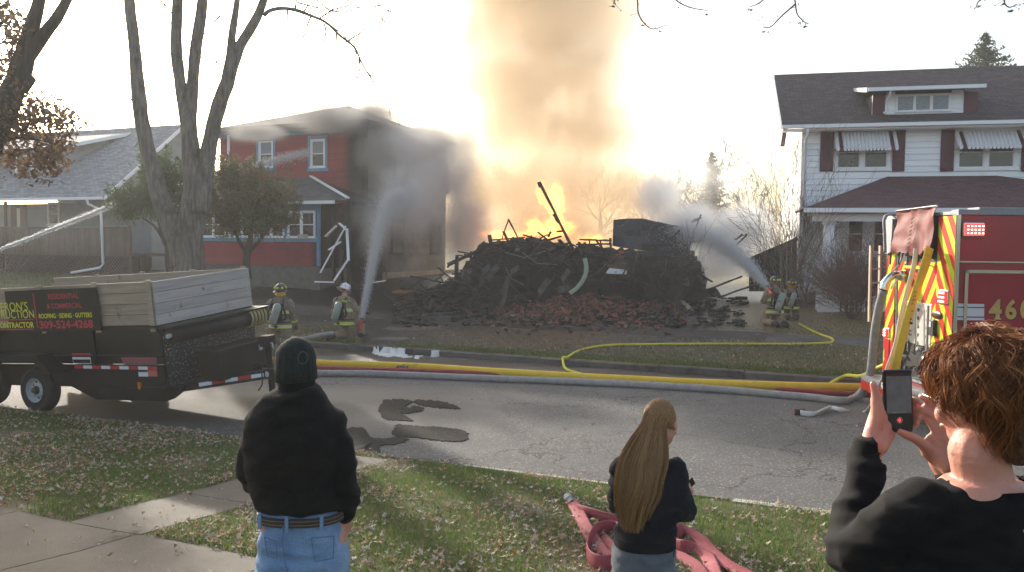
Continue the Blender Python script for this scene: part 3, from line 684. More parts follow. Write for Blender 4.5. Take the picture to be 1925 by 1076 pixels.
MB().box(pu0+.5,pu1-.5,-porchD,-.03,fl_z-.12,fl_z).build('porch_floor',m_trimw,ph)
def column(u):
    t=MB(); zt=pz-.42; zb=fl_z+.75
    def sq(w,z): return [(u-w,-porchD+.2-w,z),(u+w,-porchD+.2-w,z),(u+w,-porchD+.2+w,z),(u-w,-porchD+.2+w,z)]
    c=MB().add(sq(.20,zb)+sq(.145,zt-.1),[(0,3,2,1),(4,5,6,7),(0,1,5,4),(1,2,6,5),(2,3,7,6),(3,0,4,7)]).build('column',m_trimw,ph)
    w=.2; MB().box(u-w,u+w,-porchD+.2-w,-porchD+.2+w,zt-.098,zt-.003).build('capital',m_trimw,c)
    w=.31; MB().box(u-w,u+w,-porchD+.2-w,-porchD+.2+w,-.5,zb-.08).build('pedestal',m_white,c)
    w=.36; MB().box(u-w,u+w,-porchD+.2-w,-porchD+.2+w,zb-.08,zb-.002).build('cap',m_trimw,c)
uc=S(1558,450,-porchD+.2)[0]; column(uc); column(uc+5.4); column(uc+9)
rail=MB().box(uc+.3,uc+5.1,-porchD+.15,-porchD+.24,fl_z+.68,fl_z+.75).box(uc+.3,uc+5.1,-porchD+.15,-porchD+.24,fl_z+.08,fl_z+.14).build('railing',m_trimw,ph)
for i in range(34):
    x=uc+.38+i*.14; MB().box(x,x+.045,-porchD+.17,-porchD+.215,fl_z+.14,fl_z+.68).build('baluster',m_trimw,rail)
for i in range(36):
    x=uc-.2+i*.155; MB().box(x,x+.10,-porchD-.04,-porchD-.015,-.35,fl_z-.13).build('skirt_board',m_white,ph)
door=MB().box(uc+3.6,uc+4.55,-.07,-.03,fl_z,fl_z+2.1).build('door',m_maroon,wh)
MB().ell((uc+3.7,-.11,fl_z+1.0),(.03,.03,.03),8,5).build('door_knob',m_aw,door)
# curled burnt siding paper on the left wall
m_tvk=mat('torn_wrap',(.55,.52,.46),(.40,.37,.32),3,.8,.4,10)
mb=MB(); rr=random.Random(2)
for k in range(7):
    y=.5+k*1.1; z=rr.uniform(2.5,6); pts=[(-.06-.02*j-.12*math.sin(j*.9)*rr.random(),y+rr.uniform(-.05,.05),z-j*.22) for j in range(7)]
    mb=MB()
    for a,b in zip(pts[:-1],pts[1:]): mb.slab([a,b,(b[0]-.02,b[1]+.35,b[2]),(a[0]-.02,a[1]+.35,a[2])],.01)
    mb.build('torn_siding_wrap',m_tvk,wh)
# ------------------------------------------------------------------ red house
RZ=R(-23); RX,RY=-6.05,33.2; RG=TZ(-8,32)-.02
rh=thing('red_house','red sided two storey house with blue window trim, its right side charred and smoking','house',(RX,RY,RG),RZ)
S=plane_solver((RX,RY,RG),RZ)
def lapmat(name,c1,c2,row,c3=None,burn=None):
    m=mat(name,c1,c2,2,.75,.1,30,c3=c3,s3=1.2,t3=(.55,.75),rand=.07)
    return m
m_red=mat('siding_red_paint',(.31,.035,.035),(.24,.028,.03),1.5,.6,.3,20,c3=(.09,.02,.02),s3=.9,t3=(.55,.75),rand=.12)
m_blue=mat('trim_blue_paint',(.16,.30,.46),(.12,.24,.38),4,.6)
m_char=mat('charred_wood',(.005,.005,.005),(.018,.017,.016),9,.8,1,30,c3=(.04,.038,.036),s3=2,t3=(.55,.7),rand=.25)
m_found=mat('foundation_block',(.17,.16,.15),(.11,.105,.10),5,.85,.6,15)
m_side=mat('siding_sooty_grey',(.20,.195,.185),(.12,.115,.11),1.4,.8,.3,20,c3=(.03,.03,.03),s3=.6,t3=(.45,.65),rand=.1)
# soot that burnt the paint black towards the right corner of the front
mixin(m_red,lambda N,L:world_mask(N,L,[(RX-.1,RY,.75,30)],.3,1.1,.35),(.012,.011,.011))
for m in (m_red,):  # mask works in object coords of the child = house coords
    for n in m.node_tree.nodes:
        if n.type=='VECT_MATH' and n.operation=='SUBTRACT': n.inputs[1].default_value=(-.25,0,0)
reave=S(560,243)[1]; ul=S(414,250)[0]; RD=7.0
wl=MB().box(ul+.03,-.03,.03,RD,-.3,reave+.1).build('wall',m_side,rh)
f_top=S(500,499)[1]
U=lambda *a:tuple(pr2(*a))
def pr2(x0,y0,x1,y1,off=0):
    a=S(x0,y1,off);b=S(x1,y0,off); return [a[0],b[0],a[1],b[1]]
h1=pr2(483,262,518,322); h2=pr2(580,260,616,322)
zp=S(560,335)[1]
lap_boards(wl,sub_segs((ul,0),[tuple(h1),tuple(h2)]),1.6,reave,.125,m_red,0)
for h in (h1,h2):
    tr=.11; 
    w_=window(rh,h[0]+tr,h[1]-tr,h[2]+tr,h[3]-.02,0,fr=.07,curtain=m_curtain)
    MB().box(h[0],h[0]+tr,-.045,-.003,h[2],h[3]).box(h[1]-tr,h[1],-.045,-.003,h[2],h[3]).box(h[0]-.05,h[1]+.05,-.055,-.003,h[2]-.02,h[2]+tr-.003).box(h[0],h[1],-.05,-.003,h[3]-.018,h[3]+.12).build('trim',m_blue,w_)
x=S(431,300)[0]; MB().box(x-.07,x+.07,-.06,-.003,1.7,reave-.1).build('downspout',m_trimw,rh)
MB().box(ul-.05,-1.2,-.05,-.003,reave-.25,reave-.02).build('frieze_board',m_blue,rh)
# side wall boards
lap_boards(wl,sub_segs((0.02,RD),[(2,2.8,1.4,2.8),(2.2,3.0,4.4,5.8),(6.2,7,4.4,5.8),(5.5,6.6,1.4,2.8)]),.5,reave,.18,m_side,0,side=.03)
# (boards above face -x; mirror them to the +x side)
for o in [o for o in wl.children if o.name.startswith('siding_board')]:
    me=o.data; xs=[v.co.x for v in me.vertices]
    if max(xs)<=.031 and min(xs)>=-.0 and (max(v.co.y for v in me.vertices)-min(v.co.y for v in me.vertices))>.3:
        for v in me.vertices: v.co.x=-v.co.x
for y0,z0 in ((2.2,4.4),(6.2,4.4),(5.5,1.4),(2,1.4)):
    MB().box(-.02,.02,y0-.1,y0+.95,z0-.1,z0+1.5).build('window',m_char,rh)
    MB().box(.021,.03,y0,y0+.85,z0,z0+1.35).build('pane',m_glass,rh)
# corner charred posts
MB().box(-.24,.035,-.04,.0,0,reave+.05).build('corner_board',m_char,rh)
MB().box(ul-.35,.35,-.52,-.42,reave-.02,reave+.16).build('fascia',m_char,rh)
MB().box(ul-.35,.35,-.42,.0,reave-.02,reave+.02).build('soffit',m_char,rh)
# hip roof
px_=S(700,197); pk=(-2.6,4.6); zt=CH+(461-197)*39/1500-RG
zt=reave+1.5
x0,x1,y0,y1=ul-.4,.4,-.5,RD+.4; ra=(x0+4.7,(y0+y1)/2,zt); rb=(x1-4.7,(y0+y1)/2,zt) 
if ra[0]>rb[0]: ra=rb=(-3.1,(y0+y1)/2-.3,zt)
ze=reave+.12
m_sh_b=shingles('shingles_burnt',(.05,.05,.052),(.09,.088,.088),.4)
roof_plane([(x0,y0,ze),(x1,y0,ze),rb,ra] if ra!=rb else [(x0,y0,ze),(x1,y0,ze),ra],m_sh_b,rh,th=.1)
roof_plane([(x1,y0,ze),(x1,y1,ze),rb],m_sh_b,rh,th=.1)
roof_plane([(x1,y1,ze),(x0,y1,ze),ra,rb] if ra!=rb else [(x1,y1,ze),(x0,y1,ze),ra],m_sh_b,rh,th=.1)
roof_plane([(x0,y1,ze),(x0,y0,ze),ra],m_sh_b,rh,th=.1)
# front enclosed porch (red lower wall with blue window band)
pd=2.3
pe=S(560,379,-pd)[1]; pu1=S(602,470,-pd)[0]; pu0=S(385,470,-pd)[0]-1.5
pw=MB().box(pu0,pu1,-pd+.03,-.03,f_top,pe-.05).build('front_porch',m_red,rh)
ft=S(500,498,-pd)[1]; fb=-.3
MB().box(pu0+.02,pu1-.02,-pd+.0,-.04,fb,ft-.02).build('foundation',m_found,rh)
sl1=S(560,455,-pd)[1]
lap_boards(pw,lambda z:[(pu0,pu1-.02)],ft,sl1,.125,m_red,-pd+.02)
wz1=S(560,396,-pd)[1]; 
MB().box(pu0,pu1,-pd-.04,-pd+.02,sl1-.003,sl1+.13).box(pu0,pu1,-pd-.035,-pd+.02,wz1,pe-.06).box(pu1-.14,pu1+.01,-pd-.05,-pd+.02,ft,pe-.06).build('blue_trim',m_blue,pw)
wxs=[S(530,430,-pd)[0]-.02,S(564,430,-pd)[0],S(594,430,-pd)[0]]
a=S(601,430,-pd)[0]-.2; k=0
while a>pu0+1.2:
    b=a-.0; a2=b-1.35
    window(pw,a2,b,sl1+.14,wz1-.01,-pd+.0,fr=.06,cols=2); 
    MB().box(a2-.14,a2-.01,-pd-.03,-pd+.02,sl1+.13,wz1).build('blue_trim',m_blue,pw); a=a2-.15
for i in range(5): MB().box(S(562,460,-pd)[0]+i*.1,S(562,460,-pd)[0]+.07+i*.1,-pd-.09,-pd-.04,sl1+.13,sl1+.3).build('ornament',m_tvk,pw)
# porch hip roof
pr0=pu0-.3; pr1=S(664,381,-pd)[0]; zr=S(590,334)[1]; ru1=S(588,334)[0]
roof_plane([(pr0,-pd-.35,pe),(pr1,-pd-.35,pe),(ru1,-.01,zr),(pr0,-.01,zr)],m_sh_d,pw,'porch_roof',.07)
roof_plane([(pr1,-pd-.35,pe),(pr1,-.01,pe),(ru1,-.01,zr)],m_char,pw,'porch_roof',.07)
MB().box(pr0,S(640,379,-pd)[0],-pd-.46,-pd-.353,pe-.13,pe-.01).build('gutter',m_trimw,pw)
MB().bar((ru1-.05,-.08,zr+.06),(pr1+.05,-pd-.42,pe+.08),.14,.05).build('loose_flashing',m_trimw,pw)
# burnt open bay right of the porch
for x in (S(625,440,-pd)[0],S(640,440,-pd)[0],S(655,440,-pd)[0]): MB().box(x-.06,x+.06,-pd-.0,-pd+.12,.2,pe-.08).build('charred_post',m_char,pw)
MB().box(pu1+.02,S(660,440,-pd)[0],-.3,-.06,0,pe-.1).build('burnt_bay',m_char,pw)
for a_,b_ in (((650,425),(602,513)),((652,430),(655,490)),((638,420),(651,432)),((655,487),(628,528)),((640,455),(618,470)),((612,445),(632,425)),((645,470),(640,500))):
    pa=P(a_[0],a_[1],30.2); pb=P(b_[0],b_[1],29.8); MB().bar(pa,pb,.10,.04).build('hanging_board',m_trimw if a_[0]!=645 else m_char,pw,world=True)
tv=MB().bar(P(592,530,29.4),P(628,531,29.2),.1,.05).bar(P(690,533,30),P(725,528,30),.06,.04); o=tv.build('fallen_trim_board',m_trimw,None); tag(o,'pale trim board lying on black ground below the burned porch','board')
# concrete block footing seen at the right side
m_ft=mat('rough_block',(.33,.29,.23),(.24,.21,.17),6,.9,.8,14,rand=.15)
fo=None
for i in range(12):
    for j in range(3):
        y=.6+i*.82+(j%2)*.4; MB().box(-.02,.07+.02*((i+j)%2),y,y+.79,-.25+j*.27,-.25+j*.27+.255).build('foundation_block',m_ft,rh,bevel=.015)
# ------------------------------------------------------------------ grey-roofed house at left
LX,LY=-19.0,37.5; LG=TZ(LX,LY)
lh=thing('grey_roof_house','pale bungalow with wide grey shingle roof, dormer and lattice skirted deck','house',(LX,LY,LG),-R(22))
S=plane_solver((LX,LY,LG),-R(22))
m_pale=mat('siding_pale',(.28,.31,.33),(.22,.25,.27),2,.7,.2,20,rand=.06)
le=S(185,375)[1]; LW=13; LD=8.2; rz1=le+4.1; pdp=2.6
wl2=MB().box(-LW,-.03,pdp,LD,-.3,le).build('wall',m_pale,lh)
MB().prism([(pdp,le-.01),(LD-.05,le-.01),(LD/2+.3,rz1-.3)],0,-.35,-.04).prism([(-.0,le),(pdp,le),(pdp,le+1.9)],0,-.3,-.05).build('gable_wall',m_pale,lh)
def g2(z):
    if z<le: return (pdp,LD)
    k=(z-le)/(rz1-le); return (k*(LD/2+.3)+.1,LD-k*(LD/2-.3)-.1)
lap_boards(wl2,lambda z:[g2(z)],.4,rz1-.4,.2,m_pale,0,side=.03)
for o in [o for o in wl2.children if o.name.startswith('siding_board')]:
    for v in o.data.vertices: v.co.x=-v.co.x
yr=LD/2+.3; slp=(rz1-le)/(yr+.5)
roof_plane([(-LW-.5,-.5,le+.1),(.35,-.5,le+.1),(.35,yr,rz1),(-LW-.5,yr,rz1)],m_sh_g,lh,th=.1)
roof_plane([(.35,LD+.5,le+.1),(-LW-.5,LD+.5,le+.1),(-LW-.5,yr,rz1),(.35,yr,rz1)],m_sh_g,lh,th=.1)
MB().slab([(.38,-.5,le-.1),(.38,yr,rz1-.2),(.38,yr,rz1+.01),(.38,-.5,le+.11)],-.04).build('barge_board',m_trimw,lh)
MB().box(-LW-.5,.35,-.62,-.503,le-.05,le+.08).build('gutter',m_trimw,lh)
dx=S(193,420,-.1)[0]
MB().tube([(S(165,378,-.5)[0],-.56,le-.02),(S(166,380,-.5)[0],-.5,le-.25),(dx,-.2,le-.5),(dx,-.1,S(193,497,-.1)[1]),(dx-.15,-.15,S(193,500,-.1)[1]-.1),(S(137,513,-.4)[0],-.5,S(137,513,-.4)[1])],.06,8).build('downspout',m_trimw,lh,smooth=True)
# dormer at left
q0,q1=S(28,345,1.2),S(92,345,1.2); 
dmx=MB().box(q0[0]-.4,q1[0]+.5,1.25,1.35,le+.8,q0[1]+1.75).build('dormer',m_pale,lh)
window(dmx,q0[0],q1[0],q0[1]+.3,q0[1]+1.5,1.25,fr=.1,cols=2)
dzt=q0[1]+1.85
roof_plane([(-LW-.4,.8,dzt-.15),(q1[0]+.9,.8,dzt-.15),(q1[0]+2.6,3.9,rz1-.35),(-LW-.4,3.9,rz1-.35)],m_sh_g,dmx,th=.1)
MB().slab([(q1[0]+.92,.8,dzt-.32),(q1[0]+2.62,3.9,rz1-.52),(q1[0]+2.62,3.9,rz1-.34),(q1[0]+.92,.8,dzt-.14)],-.04).build('barge_board',m_trimw,dmx)
MB().add([(q1[0]+.45,1.3,le+.9),(q1[0]+.45,1.3,dzt-.2),(q1[0]+1.9,3.6,rz1-.5)],[(0,1,2)]).build('cheek_wall',m_pale,dmx)
# porch deck: rail pickets + lattice
m_deck=mat('deck_wood_brown',(.10,.065,.05),(.14,.10,.08),4,.8,.3,30,rand=.2)
rt=S(100,427,-.1)[1]; rb_=S(100,474,-.1)[1]; u1=S(245,450,-.1)[0]; u0=-LW+.5
dk=MB().box(u0,u1,-.05,pdp-.1,rb_-.15,rb_-.02).build('deck',m_deck,lh)
MB().box(u0,u1,-.1,.0,rt-.06,rt).build('hand_rail',m_deck,dk)
x=u0; k=0
while x<u1-.02:
    MB().box(x,x+.085,-.09,-.06,rb_-.12,rt-.06).build('picket',m_deck,dk); x+=.118
lz0=S(100,512,-.1)[1]-.1
la=MB(); hgt=rb_-.16-lz0; x=u0-hgt
while x<u1:
    a=max(x,u0); b=min(x+hgt,u1)
    if b>a:
        la.bar((a,-.07,lz0+(a-x)),(b,-.07,lz0+(b-x)),.012,.04,(0,1,0)); la.bar((a,-.05,rb_-.16-(a-x)),(b,-.05,rb_-.16-(b-x)),.012,.04,(0,1,0))
    x+=.19
lo=la.build('lattice',mat('lattice_brown',(.17,.12,.10),(.13,.09,.08),4,.8,rand=.1),dk); lo['kind']='stuff'
MB().box(u0,u1,.4,.45,lz0-.3,rb_-.16).build('crawlspace_shade_sheet',m_char,dk)  # black sheet standing in for the shade under the deck
mb=MB().box(u1-.1,u1,-.12,.0,lz0,rt+.05); mb.build('post',m_deck,dk)
for px in (12,): 
    a=S(px,480,-.1)[0]; MB().box(a-.1,a,-.12,0,lz0,le-.03).build('post',m_deck,dk)
wq=S(90,377,pdp),S(113,425,pdp)
window(lh,wq[0][0],wq[1][0],wq[1][1],wq[0][1]-.1,pdp-.02,fr=.1)
wq=S(22,385,pdp),S(52,440,pdp)
MB().box(wq[0][0],wq[1][0],pdp-.06,pdp-.02,wq[1][1]-.6,wq[0][1]).build('door',m_deck,lh)
MB().box((wq[0][0]+wq[1][0])/2-.12,(wq[0][0]+wq[1][0])/2+.12,pdp-.075,pdp-.061,wq[1][1],wq[0][1]-.2).build('door_pane',mat('door_pane_pale',(.7,.7,.68),None,rough=.3),lh)  # plain pale opaque pane
# ------------------------------------------------------------------ pale house far behind the gap, seen left of the red one
# ================================================================== TREES
m_bark=mat('bark_grey',(.05,.045,.04),(.20,.18,.16),11,.95,1,26,stretch=(1,1,.16),c3=(.05,.055,.035),s3=1.6,t3=(.52,.66))
m_bark_d=mat('bark_dark',(.04,.032,.026),(.085,.07,.058),8,.95,1,30,stretch=(1,1,.25))
m_twig=mat('twig_brown',(.06,.048,.04),(.10,.08,.065),8,.9)
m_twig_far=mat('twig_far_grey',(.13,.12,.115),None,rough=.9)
def bark_tube(pts,n=14,seg=6,rough=.05,seed=0,k=5):
    """pts (x,y,z,r): knobbly limb with a ridged uneven surface"""
    sp=spline(pts,seg); mb=MB(); c=[Vector(p[:3]) for p in sp]; r=[max(p[3],.004) for p in sp]
    mb.tube(c,r,n); L=len(c)
    out=[]
    for i,v in enumerate(mb.v):
        q=i//n; v=Vector(v); d=v-c[min(q,L-1)]
        f=1+rough*(nz(v,2.2,seed)*2+nz((v.x*7,v.y*7,v.z*.8),1,seed)*1.5)
        out.append(tuple(c[min(q,L-1)]+d*f))
    mb.v=out; return mb
def limb_px(pl,d,scale=1.0,sink=0):
    out=[]
    for q in pl:
        px,py,wpx=q[:3]; dd=d+(q[3] if len(q)>3 else 0)
        v=P(px,py,dd); out.append((v.x,v.y,v.z,wpx/2*dd/1500*scale))
    return out
def twigs(mb,start,direc,length,r0,depth,rr,spread=.55,droop=0,seg=5,n=4,minr=.002):
    p=Vector(start); d=Vector(direc).normalized(); pts=[p.copy()]; rad=[r0]; st=length/seg
    kids=[]
    for i in range(seg):
        d=(d+Vector((rr.gauss(0,.16),rr.gauss(0,.16),rr.gauss(0,.13)-droop*.08))).normalized()
        p=p+d*st; pts.append(p.copy()); rad.append(max(r0*(1-.75*(i+1)/seg),minr))
        if depth>0 and i>0 and rr.random()<.85: kids.append((p.copy(),d.copy(),rad[-1]))
    mb.tube(pts,rad,n if r0>.01 else 3,cap=False)
    for q,dd,r in kids:
        e=Vector((rr.gauss(0,1),rr.gauss(0,1),rr.gauss(0,1))); e=(e-dd*e.dot(dd)).normalized()
        twigs(mb,q,(dd+e*spread*rr.uniform(.7,1.5)).normalized(),length*rr.uniform(.45,.72),max(r*.7,minr),depth-1,rr,spread,droop,max(3,seg-1),n,minr)
    if depth>0: twigs(mb,p,d,length*.6,max(rad[-1],minr),depth-1,rr,spread,droop,max(3,seg-1),n,minr)
# --- big maple with four stems
D=25.0
b=P(357,520,D); base=(b.x,b.y,TZ(b.x,b.y))
mt=thing('maple_tree','big bare grey tree splitting into four tall stems, standing behind the trailer','tree',base)
def root(px,w): 
    v=P(px,520,D); return (v.x,v.y,base[2]-.2,w/2*D/1500)
limb=[[(357,535,74),(357,490,62),(357,450,58),(360,415,56),(366,380,52),(366,340,46),(360,300,42),(356,262,36),(350,215,30),(338,150,25),(332,90,24),(333,20,22),(336,-60,20)],
 [(345,500,52),(330,440,46),(306,385,40),(290,330,33),(277,280,31),(266,220,30),(259,160,29),(254,100,25),(248,45,23),(243,0,22),(238,-70,20)],
 [(357,285,34),(357,235,29),(360,190,26),(364,130,24),(371,70,25),(380,10,23),(386,-60,20)],
 [(372,400,48),(380,350,44),(387,310,36),(396,260,32),(408,210,31),(425,160,30),(440,112,26),(455,80,21),(478,42,20),(494,5,17),(510,-60,15)],
 [(428,148,28),(433,105,18),(437,60,16),(444,15,14),(452,-50,12)]]
for i,pl in enumerate(limb):
    o=bark_tube(limb_px(pl,D,.86),18 if i==0 else 14,6,.05,i).build('trunk' if i==0 else 'limb',m_bark,mt,world=True,smooth=True)
arch=[(495,30,9),(508,20,8),(530,16,7.5),(555,19,7),(580,28,6),(612,42,5),(640,68,4.5),(665,88,4),(680,118,3),(692,138,2.6),(712,150,1.6),(745,155,1)]
bark_tube(limb_px(arch,D),8,4,.03,7).build('limb',m_bark,mt,world=True,smooth=True)
bark_tube(limb_px([(617,46,4),(645,66,2.6),(660,90,1.8),(675,104,1.2)],D),6,4,.02,8).build('limb',m_bark,mt,world=True)
bark_tube(limb_px([(668,92,2.6),(672,130,1.5),(668,175,1),(655,205,.7)],D),6,4,.02,8).build('limb',m_bark,mt,world=True)
rr=random.Random(21); mb=MB()
for (x,y,dx,dy,L_,dp) in [(555,18,.3,-.9,1.0,2),(585,30,-.1,.9,1.2,2),(610,45,.2,.9,1.1,1),(650,80,.7,-.5,1.1,2),(600,35,.6,-.6,1.2,3),(632,60,.1,1,.9,1),(690,135,.6,.5,.9,2),(675,110,.2,1,.7,1),(540,18,.1,.9,.7,1),(570,24,.5,-.8,1.2,2),
   (580,-10,.5,.3,1.5,3),(560,5,.7,.2,1.3,2),(620,20,.7,-.1,1.0,2),
   (276,190,-.5,-.9,.9,2),(250,190,-.7,-.6,.7,1),(300,0,.6,.8,1.3,1),(333,-30,-.4,.9,1.2,1),(415,30,-.5,.7,1.2,2),(408,120,.2,-.9,.5,1),(435,70,.5,.6,.5,1),(265,260,-.5,-.7,.9,1)]:
    v=P(x,y,D); twigs(mb,v,Vector((dx,rr.uniform(-.3,.3),-dy)),L_*1.05,.03,dp+(dp>1),rr,.6,.3,5,4,.007)
o=mb.build('twigs',m_twig,mt,world=True); o['kind']='stuff'
# ivy/moss-coloured shoots on trunk fork are left to the bark colour
# --- leaf cluster helper
def leaf_cards(pts,size,r,flat=0.5):
    n=len(pts); P0=np.array(pts); A=r.normal(size=(n,3)); A/=np.linalg.norm(A,axis=1)[:,None]; B=r.normal(size=(n,3)); B-=A*(A*B).sum(1)[:,None]; B/=np.linalg.norm(B,axis=1)[:,None]
    s=size*r.uniform(.6,1.3,n)[:,None]; C=np.cross(A,B)*.25*s
    V=np.stack([P0-A*s,P0-A*.2*s+B*s*flat+C,P0+A*s,P0-A*.2*s-B*s*flat+C],1).reshape(-1,3)
    b=np.arange(n)[:,None]*4; Fc=np.concatenate([b+np.array([[0,1,2]]),b+np.array([[0,2,3]])]); return V,Fc
# --- leaning tree at the left edge with a sprig of brown leaves
D2=19.0
b=P(-110,540,D2); ot=thing('oak_tree','tree leaning in from the left edge with rusty brown leaves still on it','tree',(b.x,b.y,TZ(b.x,b.y)))
for i,pl in enumerate([[(-120,560,62),(-80,400,52),(-20,270,46),(5,215,44),(30,160,40),(45,110,36),(50,95,34),(60,50,26),(72,10,22),(84,-50,20)],[(47,108,34),(66,90,24),(85,62,22),(108,32,19),(128,-5,17),(150,-50,15)],[(40,170,22),(54,152,20),(62,146,15)],[(-60,330,16),(-20,290,9),(20,262,6),(60,262,4),(100,270,2)],[(-60,250,14),(-20,200,8),(10,150,5),(22,120,2)],[(-80,120,14),(-30,60,8),(10,40,5),(30,20,2)]]):
    bark_tube(limb_px(pl,D2),14,6,.05,i+30).build('trunk' if i==0 else 'limb',m_bark_d,ot,world=True,smooth=True)
R1=np.random.RandomState(3); rr=random.Random(5); cl=[]; tw=MB()
for (cx,cyp,rx,ry,n) in [(60,265,75,60,1100),(110,240,35,45,420),(30,210,50,45,650),(-10,300,50,40,350),(75,310,28,26,260),(120,290,22,26,200),(10,100,32,45,420),(15,60,35,30,400),(5,20,38,25,420),(85,215,40,20,300),(10,170,30,25,200)]:
    nb=max(5,n//26)
    for k in range(nb):
        a=R1.uniform(0,6.28); q=R1.uniform(0,1)**.5; X=cx+math.cos(a)*q*rx; Y=cyp+math.sin(a)*q*ry; dd=D2+R1.uniform(-1.2,1.2)
        c=P(X,Y,dd); e=P(cx-30,cyp-5,D2)
        tw.tube([c.lerp(e,.5+.2*R1.rand()),c.lerp(e,.25)+Vector((0,0,.05)),c],[.012,.007,.004],3,cap=False)
        for j in range(int(n/nb*.6)):
            cl.append(tuple(c+Vector(R1.normal(0,.13,3))))
V,Fc=leaf_cards(cl,.075,R1,.55)
m_oakl=multicol('oak_leaf_rusty',[(.10,.065,.045),(.17,.11,.07),(.13,.08,.05),(.22,.14,.09),(.09,.07,.055)],.8,.4)
o=bigmesh('leaves',V,Fc,m_oakl,ot); o['kind']='stuff'
o=tw.build('twigs',m_bark_d,ot,world=True); o['kind']='stuff'
# --- junipers in front of the red house
def juniper(name,label,pxs,D,base_px,cols,seed,trunkpx,dens=1.0,sz=.11,up=.8):
    R2=np.random.RandomState(seed); r3=random.Random(seed)
    b=P(base_px[0],base_px[1],D); gz=TZ(b.x,b.y); t=thing(name,label,'tree',(b.x,b.y,gz))
    for i,pl in enumerate(trunkpx): 
        bark_tube(limb_px(pl,D),8,5,.05,i+seed).build('trunk' if i==0 else 'limb',m_bark_d,t,world=True,smooth=True)
    pts=[];br=MB()
    for (cx,cyp,rx,ry,n) in pxs:
        nb=int(n*dens*.46/38)
        for k in range(nb):
            q=R2.normal(size=3); q/=np.linalg.norm(q); q*=R2.uniform(.2,1.45)**.5
            c=P(cx+q[0]*rx,cyp+q[1]*ry,D)+Vector((0,q[2]*rx*D/1500*.9,0))
            dirv=Vector((q[0]*.5,q[2]*.4,up+.2*R2.rand())).normalized(); ln=R2.uniform(.25,.85)
            e=P(cx,cyp+ry*.8,D); br.tube([e.lerp(c,.35),e.lerp(c,.7),c],[.014,.01,.006],3,cap=False)
            for j in range(38):
                f=j/38; w=(1-f)*.13+.02
                pts.append(tuple(c+dirv*(f*ln)+Vector(R2.normal(0,w,3))))
    V,Fc=leaf_cards(pts,sz,R2,.16)
    o=bigmesh('needles',V,Fc,multicol(name+'_needles',cols,.75,.25),t); o['kind']='stuff'
    o=br.build('branches',m_bark_d,t,world=True); o['kind']='stuff'
juniper('juniper_tree','lopsided dark green juniper standing behind the stems of the big grey tree',[(300,345,42,36,4200),(272,372,26,34,2200),(245,395,26,26,1800),(232,400,18,22,1100),(328,380,32,45,2600),(385,370,20,40,1500),(360,340,20,30,1000),(310,410,22,18,700)],27.5,(322,512),
  [(.04,.075,.033),(.075,.12,.048),(.10,.15,.06),(.13,.16,.075)],4,[[(322,530,17),(318,490,16),(316,465,13),(308,450,10),(300,420,7),(295,390,4)],[(308,450,8),(290,425,5),(268,410,3)],[(316,465,9),(328,430,6),(335,400,4)]])
juniper('juniper_tree','rounded olive and brown evergreen with short trunk before the red house porch','' or [(470,370,62,44,5200),(455,345,40,28,2400),(500,400,52,40,3600),(430,410,36,42,3000),(525,405,26,34,1500),(465,420,60,30,3000),(440,340,18,24,700),(410,440,18,12,300)],27.0,(465,512),
  [(.08,.10,.04),(.13,.14,.06),(.18,.15,.08),(.20,.15,.09),(.10,.12,.05)],9,[[(465,525,18),(463,490,15),(466,470,13),(472,440,9),(478,400,6)],[(464,478,9),(450,455,6),(435,420,4)],[(466,475,9),(490,450,6),(510,420,4)]],1.0,.10,.9)
# --- bare trees in the smoke at the back right
def bare_tree(label,px,D,toppy,seed,dep=5,name='bare_tree',spread=.62,r0=.28,mtl=None,multi=1,group=None):
    r3=random.Random(seed); b=P(px,500,D); gz=TZ(b.x,b.y); t=thing(name,label,'tree',(b.x,b.y,gz),group=group)
    H_=P(px,toppy,D).z-gz; tr=MB(); tw=MB()
    for k in range(multi):
        lean=Vector((r3.uniform(-.25,.25),r3.uniform(-.2,.2),1)) if multi>1 else Vector((r3.uniform(-.06,.06),0,1))
        pts=[Vector((b.x,b.y,gz-.2))]; p=pts[0].copy(); rad=[r0]; n=7
        for i in range(n):
            p=p+lean.normalized()*(H_*.42/n)+Vector((r3.gauss(0,.05),r3.gauss(0,.05),0)); pts.append(p.copy()); rad.append(r0*(1-.45*(i+1)/n))
        tr.tube(pts,rad,9)
        for i in range(3,n+1):
            for q in range(2):
                a=r3.uniform(0,6.28); e=Vector((math.cos(a),math.sin(a),r3.uniform(.5,1.4))).normalized()
                twigs(tw,pts[i],e,H_*.22*r3.uniform(.7,1.1),rad[i]*.5,dep-1,r3,spread,-.6,5,4,.012)
    tr.build('trunk',mtl or m_twig_far,t,world=True,smooth=True)
    o=tw.build('branches',mtl or m_twig_far,t,world=True); o['kind']='stuff'; return t
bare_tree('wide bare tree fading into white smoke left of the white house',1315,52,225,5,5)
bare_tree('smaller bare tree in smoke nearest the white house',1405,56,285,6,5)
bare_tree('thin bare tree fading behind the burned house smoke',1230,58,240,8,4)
bare_tree('faint bare tree behind the smoke column above the ruin',1130,62,260,12,4)
